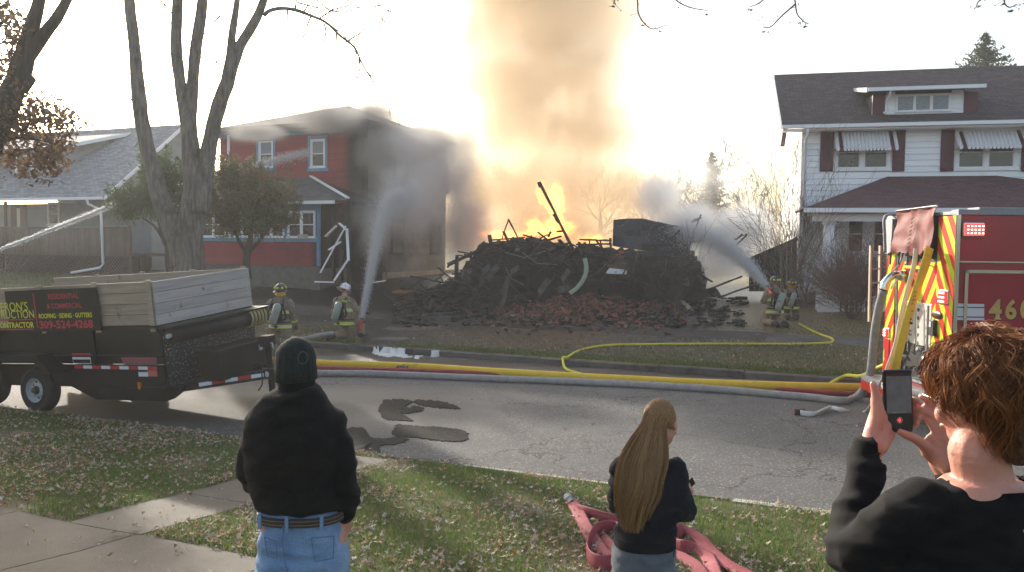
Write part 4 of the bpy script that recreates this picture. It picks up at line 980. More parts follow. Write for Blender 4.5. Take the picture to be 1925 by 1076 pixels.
# --- dark conifer inside the smoke, spruce above the white house
def spruce(label,px,pytop,pybot,D,wpx,seed,cols,name='spruce_tree'):
    R2=np.random.RandomState(seed); top=P(px,pytop,D); g=TZ(top.x,top.y); t=thing(name,label,'tree',(top.x,top.y,g))
    MB().cyl((top.x,top.y,g-.2),(top.x,top.y,top.z-.1),.22,9,.03).build('trunk',m_bark_d,t,world=True)
    zb=P(px,pybot,D).z; W=wpx/2*D/1500; pts=[]
    n=16
    z=top.z
    while z>zb:
        f=(top.z-z)/(top.z-zb); L_=W*(f**.8)+.08; k=int(6+7*f)
        for j in range(k):
            a=R2.uniform(0,6.28); l=L_*R2.uniform(.7,1.15)
            for q in range(int(26*l)+6):
                u=R2.uniform(0,1); pts.append((top.x+math.cos(a)*l*u+R2.normal(0,.07),top.y+math.sin(a)*l*u+R2.normal(0,.07),z-.25*l*u+.35*l*u*u+R2.normal(0,.06)))
        z-=.24
    V,Fc=leaf_cards(pts,.13,R2,.3); o=bigmesh('needles',V,Fc,multicol(name+'_n',cols,.8,.2),t); o['kind']='stuff'; return t
spruce('dark spruce rising behind the ridge of the white house',1852,66,160,46,120,4,[(.02,.035,.025),(.035,.055,.035),(.05,.07,.045)])
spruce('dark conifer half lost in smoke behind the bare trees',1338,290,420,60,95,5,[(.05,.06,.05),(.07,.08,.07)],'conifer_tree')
# --- bare bushes between ruin and white house, brown shrub at the porch
def bush(name,label,px,py,D,h,w,n,seed,mtl,dep=2,r0=.014,droop=-.2,cat='bush'):
    r3=random.Random(seed); b=GT(px,py) if D is None else Vector((P(px,py,D).x,D,0)); gz=TZ(b.x,b.y); t=thing(name,label,cat,(b.x,b.y,gz)); mb=MB()
    for i in range(n):
        a=r3.uniform(0,6.28); q=r3.uniform(.0,.35)
        twigs(mb,(b.x+math.cos(a)*q*w*.4,b.y+math.sin(a)*q*w*.4,gz-.05),Vector((math.cos(a)*w/h*r3.uniform(.1,1),math.sin(a)*w/h*r3.uniform(.1,1),1)),h*r3.uniform(.55,1),r0,dep,r3,.5,droop,6,3,.004)
    o=mb.build('stems',mtl,t,world=True); return t
m_stem=mat('stem_grey_brown',(.10,.075,.06),(.17,.14,.12),5,.9)
m_shrub=mat('shrub_red_brown',(.12,.06,.05),(.19,.11,.09),5,.9)
bush('bare_bush','tall bare bush of upright grey stems at the corner of the white house',1485,545,27,4.0,1.4,17,3,m_stem,2,.022)
bush('bare_bush','bare brown bush left of the tall one before the burned lean-to',1455,548,27.5,2.4,1.0,9,4,m_twig,2,.018)
bush('bare_bush','thin bare bush against the white corner downspout',1512,545,27,3.0,.9,12,5,m_stem,2,.016)
bush('brown_shrub','dense red brown twiggy shrub in front of the porch railing',1604,578,24.5,1.5,1.0,60,6,m_shrub,3,.010,-.1,'shrub')
bush('dry_grass_clump','tall dry stalks standing at the right side of the ruin',1270,592,None,2.2,.8,16,8,m_twig,1,.012,cat='plant')
bush('dry_grass_clump','shorter dry stalks left of the tall ones before the ruin wall',1232,590,None,1.7,.5,10,9,m_twig,1,.012,cat='plant')
m_rock=mat('rock_tan',(.26,.23,.18),(.17,.15,.12),5,.9,.8,12)
def rock(label,px,py,r,seed):
    c=GT(px,py); mb=MB().ell((0,0,0),(r,r*.7,r*.62),16,10); mb.v=[tuple(Vector(v)*(1+.25*nz(v,3,seed))) for v in mb.v]
    o=mb.build('rock',m_rock,None,smooth=True); o.location=(c.x,c.y,c.z+r*.25); tag(o,label,'rock'); return o
rock('rounded tan rock on the ground at the porch corner',1532,568,.42,2)
# --- overhanging twigs at the top right
def overhang(label,roots,D,seed):
    r3=random.Random(seed); b=P(roots[0][0][0],roots[0][0][1],D); t=thing('overhanging_branch',label,'branch',tuple(b)); mb=MB(); lv=[]
    for pl in roots:
        pts=[P(x,y,D) for x,y in pl]; sp=spline([tuple(p) for p in pts],4); n=len(sp)
        mb=MB().tube(sp,[.006*(1-.7*i/n)+.0012 for i in range(n)],5)
        for k in range(2,n,2):
            d=Vector((r3.gauss(0,1),r3.gauss(0,1),r3.gauss(0,.8))).normalized()*r3.uniform(.03,.09); mb.tube([sp[k],Vector(sp[k])+d],[.002,.0012],3)
            mb.ell(Vector(sp[k])+d,(.005,.005,.006),5,3)
        mb.build('twig',m_twig,t,world=True)
        for q in r3.sample(range(n//3,n),2): lv.append(sp[q])
    for c in lv:
        pv,pf=protos[r3.randrange(len(protos))]; M=Matrix.Rotation(r3.uniform(0,6),3,'Z')@Matrix.Rotation(r3.uniform(.8,2.2),3,'X')
        lm=MB().add([tuple(M@(Vector((v[0],v[1]*.5,v[2]*1.3))*.034)+Vector(c)+Vector((0,0,-.03))) for v in pv],[tuple(f) for f in pf]); lm.build('leaf',m_bark_d,t,world=True)
overhang('bare twig with curled leaves hanging at the top left of the twig group',[[(1190,-40),(1198,0),(1200,25),(1212,45),(1228,55),(1250,48)],[(1240,-40),(1270,0),(1300,15),(1330,20)],[(1150,-30),(1155,0),(1153,5)]],6.0,1)
overhang('bare twig with buds hanging at top centre between smoke and white house',[[(1480,-40),(1494,0),(1498,25),(1510,40),(1520,45)],[(1495,8),(1470,30),(1450,50),(1435,52)],[(1450,-40),(1435,0),(1410,13)]],6.0,2)
overhang('small twig with leaves hanging at the top right corner',[[(1860,-40),(1850,-8),(1838,5),(1836,14)],[(1900,-40),(1888,0),(1897,14),(1912,8)]],6.0,3)
# ================================================================== DUMP TRAILER
def lp(M,axis,val,px,py):
    Mi=M.inverted(); o=Mi@Vector((0,0,CH)); d=Mi.to_3x3()@ray(px,py); k=(val-o[axis])/d[axis]; return o+d*k
m_blk=mat('trailer_black_paint',(.007,.007,.008),(.013,.013,.014),3,.45,.1,60,c3=(.035,.03,.026),s3=1.3,t3=(.6,.8),spec=.25)
m_blkm=mat('trailer_muddy_black',(.014,.014,.016),(.02,.02,.022),3,.5,.3,40)
grain(m_blkm,34,(.33,.34,.36),.60,.67)
m_plank=mat('weathered_plank',(.42,.34,.26),(.28,.22,.165),3,.85,.6,30,stretch=(.35,3,5),c3=(.10,.085,.075),s3=3.2,t3=(.60,.72),rand=.14)
m_plank2=mat('weathered_plank_pale',(.42,.39,.38),(.31,.28,.27),3,.85,.6,30,stretch=(3,.35,5),c3=(.13,.11,.10),s3=3.2,t3=(.61,.72),rand=.12)
m_rub=mat('tyre_rubber',(.016,.016,.016),(.03,.028,.026),6,.8,.4,40)
m_rim=mat('rim_white_paint',(.45,.48,.50),(.35,.36,.37),8,.4,c3=(.16,.14,.12),s3=9,t3=(.6,.75))
m_hub=mat('hub_grimy',(.06,.05,.045),(.12,.11,.10),10,.6,metal=.5)
m_redref=mat('reflector_red',(.42,.02,.025),None,rough=.3); m_whiref=mat('reflector_white',(.62,.64,.68),None,rough=.3)
m_yel=mat('sign_yellow',(.62,.62,.02),None,rough=.45); m_sred=mat('sign_red',(.42,.03,.06),None,rough=.45); m_sblk=mat('sign_black',(.006,.006,.007),None,rough=.35)
C0=P(298,612,12.3)
TM=Matrix.Rotation(-YA,4,'Z')@Matrix.Rotation(R(4.6),4,'X')@Matrix.Rotation(R(-3.6),4,'Y')
gb=TZ(C0.x,C0.y)
TMf=Matrix.Translation(C0)@TM
tr=thing('dump_trailer','black tandem axle dump trailer with grey plank side boards and a contractor sign','trailer',C0,rot=TM.to_3x3())
LT=4.9; WT=2.15
bed=MB().box(-LT,-.02,.03,.09,-.62,-.0).box(-LT,-.02,WT-.09,WT-.03,-.62,0).box(-.10,-.02,.09,WT-.09,-.62,0).box(-LT,-.1,.09,WT-.09,-.62,-.55).build('bed',m_blk,tr,bevel=.008)
MB().box(-LT,.02,-.02,.12,-.05,-.004).box(-LT,.02,WT-.12,WT+.02,-.05,-.004).build('top_rail',m_blk,tr)
MB().box(-.13,.33,-.05,WT+.05,-.045,-.012).build('front_ledge',m_blk,tr,bevel=.006)
for x in (-1.45,-3.8): MB().box(x-.04,x+.04,-.015,.028,-.62,-.06).build('rib',m_blk,bed)
MB().box(-LT,-.01,-.01,.028,-.50,-.47).build('rub_rail',m_blk,bed)
# body below bed
fr=MB().box(-LT,-.0,.0,.06,-1.0,-.63).box(-LT,0,WT-.06,WT,-1.0,-.63).box(-.08,0,.06,WT-.06,-1.0,-.63).build('chassis',m_blk,tr,bevel=.006)
MB().hexa([(-1.62,.05,-1.22),(-.10,.05,-1.22),(-.10,.25,-1.22),(-1.62,.25,-1.22),(-2.2,.05,-.99),(.3,.05,-.99),(.3,.25,-.99),(-2.2,.25,-.99)]).build('chassis_rail',m_blk,tr)
MB().box(.002,.03,.05,WT-.05,-1.05,-.05).build('front_panel',m_blkm,tr)
# tarp roller tube in front
rt_=MB().cyl((.20,.02,-.17),(.20,WT+.02,-.17),.135,20).build('tarp_roller',m_blk,tr,smooth=True,bevel=0)
MB().cyl((.20,-.05,-.17),(.20,.018,-.17),.035,8).build('roller_pin',m_rim,rt_)
m_rope=mat('rope_yellowish',(.42,.36,.18),(.30,.26,.12),20,.9)
for i in range(5):
    y=1.72+i*.085; pts=[(.20+.15*math.cos(a),y+.03*math.sin(a*.5),-.17+.15*math.sin(a)) for a in np.linspace(0,6.28,18)]
    MB().tube(pts,.022,6,cap=False).build('rope_turn',m_rope,tr,smooth=True)
# planks
for i in range(4):
    z0=.0+i*.172; z1=z0+.165
    e=rnd.uniform(-.006,.006)
    MB().box(-LT,-.065,.03+e,.068+e,z0,z1).build('plank',m_plank,tr,bevel=.004)
    MB().box(-.04,-.002,.0,WT,z0,z1).build('plank',m_plank2,tr,bevel=.004)
    MB().box(-LT,-.045,WT-.068,WT-.03,z0,z1).build('plank',m_plank,tr,bevel=.004)
for x in (-.17,-1.35,-2.6,-3.8):
    MB().box(x,x+.10,-.01,.028,-.10,.71).build('stake',m_plank,tr,bevel=.004)
    MB().box(x,x+.10,WT-.028,WT+.01,-.10,.71).build('stake',m_plank,tr)
MB().box(-LT,-.055,.0685,.078,-.04,.66).box(-.054,-.0405,.079,WT-.08,-.04,.66).build('gap_light_block',m_blk,tr)  # added backing sheets that block sun through the plank gaps
# sign
q0=lp(TMf,1,-.03,-6,620); q1=lp(TMf,1,-.03,180,540)
sx1=q1.x; sx0=-3.35; sz1=lp(TMf,1,-.03,100,544).z; sz0=lp(TMf,1,-.03,100,623).z
sg=MB().box(sx0,sx1,-.035,-.012,sz0,sz1).build('sign',m_sblk,tr)
def onsign(px0,py0,px1,py1):
    xm,ym=(px0+px1)/2,(py0+py1)/2; a=lp(TMf,1,-.037,px0,ym); b=lp(TMf,1,-.037,px1,ym); return a.x,lp(TMf,1,-.037,xm,py1).z,b.x-a.x,lp(TMf,1,-.037,xm,py0).z-lp(TMf,1,-.037,xm,py1).z
for s_,bx,mm,off in (("ERON'S",(1,568,52,585),m_yel,.0),("TRUCTION",(-7,584,64,599),m_yel,.0),("ONTRACTOR",(0,606,64,617),m_yel,.02),
   ("RESIDENTIAL",(90,552,148,562),m_sred,.015),("& COMMERCIAL",(88,570,154,580),m_sred,.015),("ROOFING · SIDING · GUTTERS",(73,589,173,598),m_yel,.02),("309-524-4268",(74,602,175,618),m_sred,.03)):
    x,z,w_,h_=onsign(*bx); text_on(s_,x,z,w_,h_,-.0375,mm,sg,off=off)
for bx in ((-40,601,64,603),(-40,619,64,621),(65.5,551,67.5,617)):
    x,z,w_,h_=onsign(*bx); MB().box(x,x+w_,-.0385,-.0355,z,z+h_).build('red_rule',m_sred,sg)
# tape strips
def tape(y,pts0,pts1,n,start,axis=1,val=-.004):
    a=lp(TMf,axis,val,*pts0); b=lp(TMf,axis,val,*pts1)
    for i in range(n):
        u=a.lerp(b,i/n); v=a.lerp(b,(i+1)/n-.004)
        MB().slab([(u.x,u.y,u.z-.026),(v.x,v.y,v.z-.026),(v.x,v.y,v.z+.026),(u.x,u.y,u.z+.026)],.004).build('reflective_tape',m_redref if (i+start)%2==0 else m_whiref,tr)
tape(0,(140,690),(296,693),9,0)
# decals
a=lp(TMf,1,-.004,138,686); b=lp(TMf,1,-.004,169,665); dc=MB().box(a.x,b.x,-.006,-.001,a.z+.02,b.z).build('warning_decal',m_whiref,tr)
MB().box(a.x,b.x,-.008,-.0062,b.z-.045,b.z).build('decal_band',m_redref,dc); MB().box(a.x+.01,b.x-.01,-.008,-.0062,a.z+.03,a.z+.09).build('decal_print',m_sblk,dc)
a=lp(TMf,1,-.004,228,686); b=lp(TMf,1,-.004,294,670)
dc=MB().prism([(a.x,b.z),(a.x+.06,a.z),(b.x-.01,a.z),(b.x,b.z)],1,-.006,-.001).build('brand_decal',mat('decal_grey',(.10,.10,.11),None,rough=.4),tr)
text_on('VERSADUMP',a.x+.03,a.z+.035,b.x-a.x-.05,.085,-.0075,m_sred,dc,off=.02)
a=lp(TMf,1,-.004,261,708); b=lp(TMf,1,-.004,278,700); MB().box(a.x,b.x,-.006,-.001,a.z,b.z).build('small_decal',m_whiref,tr)
a=lp(TMf,1,-.004,279,708); b=lp(TMf,1,-.004,295,697); MB().box(a.x,b.x,-.006,-.001,a.z,b.z).build('small_decal',mat('decal_salmon',(.45,.12,.09),None,rough=.4),tr)
# fender
fz=lp(TMf,1,-.25,60,668).z; 
fd=MB(); fa=lp(TMf,1,-.25,70,666).x; fb=lp(TMf,1,-.25,92,690).x+.12
fd.slab([(-LT,-.30,fz),(fa,-.30,fz),(fa,0,fz),(-LT,0,fz)],.02).slab([(fa,-.30,fz),(fb,-.30,fz-.30),(fb,0,fz-.30),(fa,0,fz)],.02)
fd.box(-LT,fa,-.305,-.285,fz-.09,fz-.002).slab([(fa,-.305,fz-.001),(fa-.05,-.305,fz-.09),(fb-.13,-.305,fz-.30),(fb,-.305,fz-.30)],-.015)
fd.build('fender',m_blk,tr)
# wheels (stand upright on the road)
def wheel(px,py,yaway,d=13.35,r=.39,side=-1):
    c=P(px,py,d); gx=TZ(c.x,c.y); c=Vector((c.x,c.y,gx+r))+Vector((sY,cY,0))*yaway
    Mi=TMf.inverted()@Matrix.Translation(c)@Matrix.Rotation(-YA,4,'Z')
    prof=[(.21,-.0),(.22,.02),(.30,.0),(.37,.025),(.388,.06),(.39,.12),(.388,.18),(.37,.215),(.30,.24),(.2,.235)]
    n=36; V=[];Fc=[]
    for i in range(n):
        a=2*math.pi*i/n
        for rr_,yy in prof: V.append((rr_*math.cos(a),yy*(1),rr_*math.sin(a)))
    k=len(prof)
    for i in range(n):
        for j in range(k-1): Fc.append((i*k+j,i*k+j+1,((i+1)%n)*k+j+1,((i+1)%n)*k+j))
    W=MB().add([tuple(Mi@Vector(v)) for v in V],Fc).build('wheel',m_rub,tr,smooth=True)
    rim=MB(); prof2=[(.215,.012),(.205,.0),(.195,.02),(.185,.075),(.155,.085)]
    V=[];Fc=[];k=len(prof2)
    for i in range(n):
        a=2*math.pi*i/n
        for rr_,yy in prof2: V.append((rr_*math.cos(a),yy,rr_*math.sin(a)))
    for i in range(n):
        for j in range(k-1): Fc.append((i*k+j,i*k+j+1,((i+1)%n)*k+j+1,((i+1)%n)*k+j))
    # disc with oval holes between 10 spokes
    m10=10; b=len(V)
    for i in range(n):
        a=2*math.pi*i/n; V.append((.155*math.cos(a),.085,.155*math.sin(a))); V.append((.125*math.cos(a),.075,.125*math.sin(a))); V.append((.06,.06,0) if False else (.075*math.cos(a),.045,.075*math.sin(a)))
    for i in range(n):
        j=(i+1)%n
        if (i%4)in(0,1): Fc.append((b+i*3,b+i*3+1,b+j*3+1,b+j*3))
        Fc.append((b+i*3+1,b+i*3+2,b+j*3+2,b+j*3+1))
    rim.add([tuple(Mi@Vector(v)) for v in V],Fc).build('rim',m_rim,W,smooth=False)
    hb=MB(); ps=[Mi@Vector((0,.06,0)),Mi@Vector((0,.02,0)),Mi@Vector((0,-.02,0))]; hb.tube(ps,[.075,.06,.045],14); 
    for q in range(8):
        a=2*math.pi*q/8+.2; hb.tube([Mi@Vector((.062*math.cos(a),.05,.062*math.sin(a))),Mi@Vector((.062*math.cos(a),.015,.062*math.sin(a)))],.011,6)
    hb.build('hub',m_hub,W)
    MB().tube([Mi@Vector((0,.13,0)),Mi@Vector((0,.12,0))],[.2,.2],20).build('brake_drum',m_blk,W)
wheel(64,728,0); wheel(-28,725,0,13.75); wheel(64,728,WT+.2-.24); wheel(-28,725,WT+.2-.24,13.75)
# A-frame tongue
cp=lp(TMf,1,WT/2,500,700); cp=Vector((1.62,WT/2,-.98))
jp=P(508,700,13.55); cp=lp(TMf,1,WT/2,508,694); cp.z=-.98; 
tg=MB().bar((-.1,.12,-1.03),(cp.x,cp.y-.05,cp.z),.07,.16).bar((-.1,WT-.12,-1.03),(cp.x,cp.y+.05,cp.z),.07,.16).build('tongue',m_blk,tr,bevel=.005)
a=Vector((-.02,.13-.045,-1.03)); b=Vector((cp.x,cp.y-.095,cp.z))
for i in range(5):
    u=a.lerp(b,.30+i*.135); v=a.lerp(b,.30+(i+1)*.135-.004)
    MB().slab([(u.x,u.y-.012,u.z-.03),(v.x,v.y-.012,v.z-.03),(v.x,v.y-.012,v.z+.03),(u.x,u.y-.012,u.z+.03)],.004).build('reflective_tape',m_whiref if i%2==0 else m_redref,tg)
tb=MB().box(.30,.72,.42,1.62,-.98,-.53).build('toolbox',m_blk,tr,bevel=.012)
MB().box(.28,.75,.39,1.65,-.528,-.49).build('toolbox_lid',m_blk,tb,bevel=.01)
MB().box(.722,.74,1.35,1.43,-.66,-.56).build('latch',m_rim,tb)
MB().box(cp.x-.12,cp.x+.22,cp.y-.09,cp.y+.09,cp.z-.09,cp.z+.08).build('coupler',m_blk,tr,bevel=.02)
MB().ell((cp.x+.0,cp.y-.1,cp.z+.0),(.05,.012,.05),12,6).build('round_plate',m_rim,tr)
mb=MB(); mb.cyl((cp.x-.0,cp.y+.0,cp.z+.55),(cp.x-.0,cp.y+.0,cp.z-.45),.055,12).box(cp.x-.09,cp.x+.09,cp.y-.09,cp.y+.09,cp.z+.45,cp.z+.62); jk=mb.build('jack',m_blk,tr)
MB().cyl((cp.x,cp.y,cp.z-.448),(cp.x,cp.y,cp.z-.62),.04,10).box(cp.x-.13,cp.x+.13,cp.y-.13,cp.y+.13,cp.z-.64,cp.z-.622).build('jack_foot',m_hub,jk)
MB().tube([(cp.x+.06,cp.y-.02,cp.z+.5),(cp.x+.14,cp.y-.05,cp.z+.5),(cp.x+.15,cp.y-.06,cp.z+.3)],.014,6).build('crank',m_rim,jk)
cb=spline([(cp.x-.35,cp.y,cp.z+.1),(cp.x-.1,cp.y-.12,cp.z+.15),(cp.x-.05,cp.y-.16,cp.z-.12),(cp.x-.12,cp.y-.2,cp.z-.25)],6); MB().tube(cb,.012,6).build('safety_cable',m_blk,tr,smooth=True)
cb=spline([(cp.x-.1,cp.y,cp.z+.5),(cp.x+.18,cp.y-.1,cp.z+.42),(cp.x+.22,cp.y-.16,cp.z+.1),(cp.x+.3,cp.y-.2,cp.z-.3)],6); MB().tube(cb,.012,6).build('wiring_loop',m_hub,tr,smooth=True)
a=lp(TMf,1,-.03,260,732); MB().box(a.x,a.x+.05,-.035,-.0,a.z,a.z+.11).build('marker_light',mat('amber_lens',(.55,.16,.01),None,rough=.25),tr)
MB().box(a.x-.02,.35,-.03,.05,a.z-.02,a.z+.04).build('side_step',m_blk,tr)
# ================================================================== FIRE ENGINE
m_fred=mat('engine_maroon_paint',(.30,.010,.024),(.26,.009,.02),2,.3,coat=.25,spec=.4); m_fdoor=mat('roller_door_maroon',(.28,.010,.022),(.24,.008,.018),2,.5,spec=.2)
m_chY=mat('chevron_lime',(.50,.62,.02),None,rough=.35); m_chR=mat('chevron_red',(.52,.025,.012),None,rough=.35)
m_chrome=mat('chrome',(.65,.66,.68),None,rough=.15,metal=1); m_alu=mat('aluminium_plate',(.30,.31,.33),(.24,.25,.27),30,.6,.9,70,metal=.5)
m_tarp=mat('vinyl_cover_red',(.17,.022,.020),(.13,.018,.016),3,.6,.25,8,c3=(.20,.04,.035),s3=4,t3=(.55,.75),spec=.2)
m_gold=mat('gold_leaf',(.48,.32,.10),(.40,.25,.07),20,.4,metal=.3); m_dk=mat('dark_plastic',(.012,.012,.012),None,rough=.5)
m_wood=mat('ladder_wood',(.46,.38,.27),(.36,.29,.20),6,.6,.2,30,stretch=(3,3,.4))
FX,FY=6.96,12.5
ft=thing('fire_engine','maroon fire engine seen at its rear corner with lime and red chevrons and numerals 460','fire engine',(FX,FY,0.03),R(-1))
FMt=WM[ft.name]
def q1(axis,val,px,py): return lp(FMt,axis,val,px,py)
ztop=q1(1,0,1797,394).z
bt=.62
body=MB().box(.03,5.6,.03,2.42,bt,ztop-.08).build('body',m_fred,ft,bevel=.01)
MB().box(-.01,5.62,-.012,.20,ztop-.078,ztop).box(-.01,5.62,2.25,2.46,ztop-.078,ztop).box(-.01,5.62,.2,2.25,ztop-.07,ztop-.02).build('top_rail',m_alu,ft)
MB().box(.4,5.6,.15,.5,ztop+.002,ztop+.05).build('top_locker_lid',m_alu,ft,bevel=.01)
MB().box(-.025,.03,-.025,.03,bt,ztop-.08).build('corner_trim',m_chrome,ft,bevel=.006)
# side mouldings and roller door
zz=q1(1,0,1860,493).z
MB().box(.03,5.6,-.008,.028,zz-.012,zz+.012).build('chrome_strip',m_chrome,ft)
dz1=q1(1,0,1860,508).z; dx0=q1(1,0,1812,560).x
dr=MB().box(dx0+.05,3.4,-.004,.028,bt+.05,dz1-.05).build('roller_door',m_fdoor,ft)
z=bt+.06
while z<dz1-.06:
    MB().hexa([(dx0+.05,-.012,z),(3.4,-.012,z),(3.4,-.0045,z),(dx0+.05,-.0045,z),(dx0+.05,-.0095,z+.034),(3.4,-.0095,z+.034),(3.4,-.0045,z+.034),(dx0+.05,-.0045,z+.034)]).build('door_slat',m_fdoor,dr); z+=.037
MB().box(dx0,dx0+.05,-.02,.028,bt,dz1).box(dx0,3.45,-.02,.028,dz1-.05,dz1).box(3.4,3.45,-.02,.028,bt,dz1-.05).build('door_frame',m_chrome,ft)
for (za,zb,xa,xb) in ((577,572,1800,1851),(602,598,1800,1851),(595,580,1800,1851)):
    a=q1(1,-.024,xa,za); b=q1(1,-.024,xb,zb); MB().box(.035,dx0-.003,-.004,.026,a.z,b.z).box(dx0+.055,b.x,-.017,-.0125,a.z,b.z).build('silver_stripe',mat('silver_stripe',(.5,.5,.55),None,rough=.3),ft)
for s_,x0_,x1_ in (('4',1858,1884),('6',1889,1912),('0',1917,1941)):
    a=q1(1,-.02,x0_,601); b=q1(1,-.02,x1_,563)
    nb_=text_on(s_,a.x,a.z,b.x-a.x,b.z-a.z,-.021,m_gold,ft,name='numeral',off=.035)
    text_on(s_,a.x+.016,a.z-.014,b.x-a.x,b.z-a.z,-.0185,m_sblk,nb_,name='numeral_shadow',off=.035)
    if s_=='4': MB().box(a.x+.09,b.x-.0,-.0212,-.0195,a.z,a.z+.02).build('serif',m_gold,nb_)
# side warning light
def warn(name,axis,val,px0,py0,px1,py1,es,label=None,parent=ft):
    a=lp(FMt,axis,val,px0,py1); b=lp(FMt,axis,val,px1,py0)
    me=mat('warning_light_glow',(.4,.01,.01),None,rough=.4,emit=(1,.02,.02),es=es*1.0,spec=.2)
    mh=mat('warning_light_core',(.8,.3,.25),None,rough=.3,emit=(1,.42,.34),es=es*1.6,spec=.2)
    if axis==1:
        o=MB().box(a.x-.02,b.x+.02,val-.02,val+.05,a.z-.02,b.z+.02).build(name,m_chrome,parent,bevel=.02)
        MB().box(a.x,b.x,val-.06,val-.0205,a.z,b.z).build('lens',me,o,bevel=.03)
        for k in range(5):
            for j in range(3):
                u=a.x+(b.x-a.x)*(k+.5)/5; v=a.z+(b.z-a.z)*(j+.6)/3.3; MB().box(u-.013,u+.013,val-.066,val-.0605,v-.009,v+.009).build('led',mh,o)
    else:
        y0,y1=sorted((a.y,b.y)); 
        o=MB().box(val-.02,val+.05,y0-.02,y1+.02,a.z-.02,b.z+.02).build(name,m_chrome,parent,bevel=.02)
        MB().box(val-.05,val-.0205,y0,y1,a.z,b.z).build('lens',me,o,bevel=.02)
        for k in range(3): 
            v=a.z+(b.z-a.z)*(k+.5)/3; MB().box(val-.056,val-.0505,y0+.03,y1-.03,v-.014,v+.014).build('led',mh,o)
    return o
warn('warning_light',1,-.03,1812,421,1848,443,3.0)
# rear face: pillars with chevrons
zr1=ztop-.09
def chev(y0,y1,z0,z1,x,slope,w=.19,flip=1,name='chevron_panel'):
    """lime panel with red diagonal stripes clipped to the rectangle"""
    pn=MB().box(x-.012,x,y0,y1,z0,z1).build(name,m_chY,ft)
    k=-40
    while k<40:
        c=z0+k*2*w; 
        # stripe region between lines z = c+slope*(y-y0) and +w
        poly=[(y0,c),(y1,c+slope*(y1-y0)),(y1,c+w+slope*(y1-y0)),(y0,c+w)]
        def clip(P_,f):
            o=[]
            for i in range(len(P_)):
                a,b=P_[i],P_[(i+1)%len(P_)]; fa,fb=f(a),f(b)
                if fa>=0:o.append(a)
                if fa*fb<0: t=fa/(fa-fb); o.append((a[0]+(b[0]-a[0])*t,a[1]+(b[1]-a[1])*t))
            return o
        P_=clip(poly,lambda p:p[1]-z0); 
        if P_: P_=clip(P_,lambda p:z1-p[1])
        if len(P_)>2: MB().prism(P_,0,x-.0155,x-.0125).build('red_stripe',m_chR,pn)
        k+=1
    return pn
yA=q1(0,0,1763,500).y
# rear faces are seen from the left; y grows away
chev(.03,yA,bt,zr1,.0,1.55,.24)
yB=q1(0,0,1668,600).y
chev(2.05,2.42,bt,zr1-.2,.0,-1.55,.24)
chev(yA+.03,2.02,bt+.5,zr1-.75,.022,-1.55,.24,name='centre_chevron')
chev(1.2,2.02,bt+.2,bt+.5,.022,-1.55,.24,name='centre_chevron')
# hose bed cover
zc1=q1(0,-.1,1763,388).z; zc0=q1(0,-.1,1755,478).z
mbc=MB(); nu,nv=26,18; VV=[]
ya,yb_=yA+.0,q1(0,-.1,1686,440).y+.1
for j in range(nv+1):
    for i in range(nu+1):
        u=i/nu; v=j/nv; y=ya+(yb_-ya)*u; z=zc1-.02*u-(zc1-zc0)*v
        x=-.06-.09*v+.03*math.sin(u*19+v*3)*v+.05*nz((u*3,v*2.2,1),1.6)+(.03 if abs(u-.5)<.04 else 0)
        if v>0.98: z+=.03*math.sin(u*22)
        VV.append((x,y,z))
VV+= [(x+.012,y,z) for x,y,z in VV]
n0=(nu+1)*(nv+1); Fq=[]
for j in range(nv):
    for i in range(nu):
        a=j*(nu+1)+i; Fq.append((a,a+nu+1,a+nu+2,a+1)); Fq.append((n0+a,n0+a+1,n0+a+nu+2,n0+a+nu+1))
cov=mbc.add(VV,Fq).build('hose_bed_cover',m_tarp,ft,smooth=True)
for j in range(9):
    v=.2+j*.09; MB().tube([(-.06-.09*v-.03,(ya+yb_)/2-.03,zc1-(zc1-zc0)*v),(-.06-.09*v-.04,(ya+yb_)/2+.03,zc1-(zc1-zc0)*(v+.04))],.008,5).build('lacing',m_dk,cov)
for i in range(5):
    u=.03+i*.235; y=ya+(yb_-ya)*u; st_=MB().box(-.19,-.165,y-.02,y+.02,zc0-.20,zc0+.03).build('strap',m_dk,cov); MB().box(-.205,-.192,y-.03,y+.03,zc0-.04,zc0+.01).build('buckle',m_chrome,st_)
MB().cyl((-.07,ya-.02,zc1+.01),(-.07,yb_,zc1-.01),.02,8).build('cover_rod',m_chrome,ft)
MB().box(.02,.05,yA+.02,2.05,zr1-.75,zr1+.03).build('hose_bed_back',m_dk,ft)
# far top locker & grab rail
fa_=q1(0,-.02,1680,440)
MB().box(-.05,.02,2.15,2.43,q1(0,-.1,1670,477).z,q1(0,-.1,1670,412).z).build('tread_plate_panel',m_alu,ft)
pts=[(1664,476),(1663,440),(1662,415),(1666,406),(1676,403),(1690,404)]
MB().tube(spline([tuple(FMt.inverted()@P(x,y,14.75)) for x,y in pts],5),.028,10).build('grab_rail',m_alu,ft,smooth=True)
# suction ladder (stands beyond the rear)
lad=[FMt.inverted()@P(x,y,15.2) for x,y in ((1637,462),(1634,605),(1655,462),(1652,600))]
ld=MB().bar(lad[0],lad[1],.07,.035,(1,0,0)).bar(lad[2],lad[3],.07,.035,(1,0,0)).build('ladder',m_wood,ft)
for k in range(5):
    a=lad[0].lerp(lad[1],.12+k*.19); b=lad[2].lerp(lad[3],.12+k*.19); MB().tube([a,b],.017,8).build('rung',m_alu,ld)
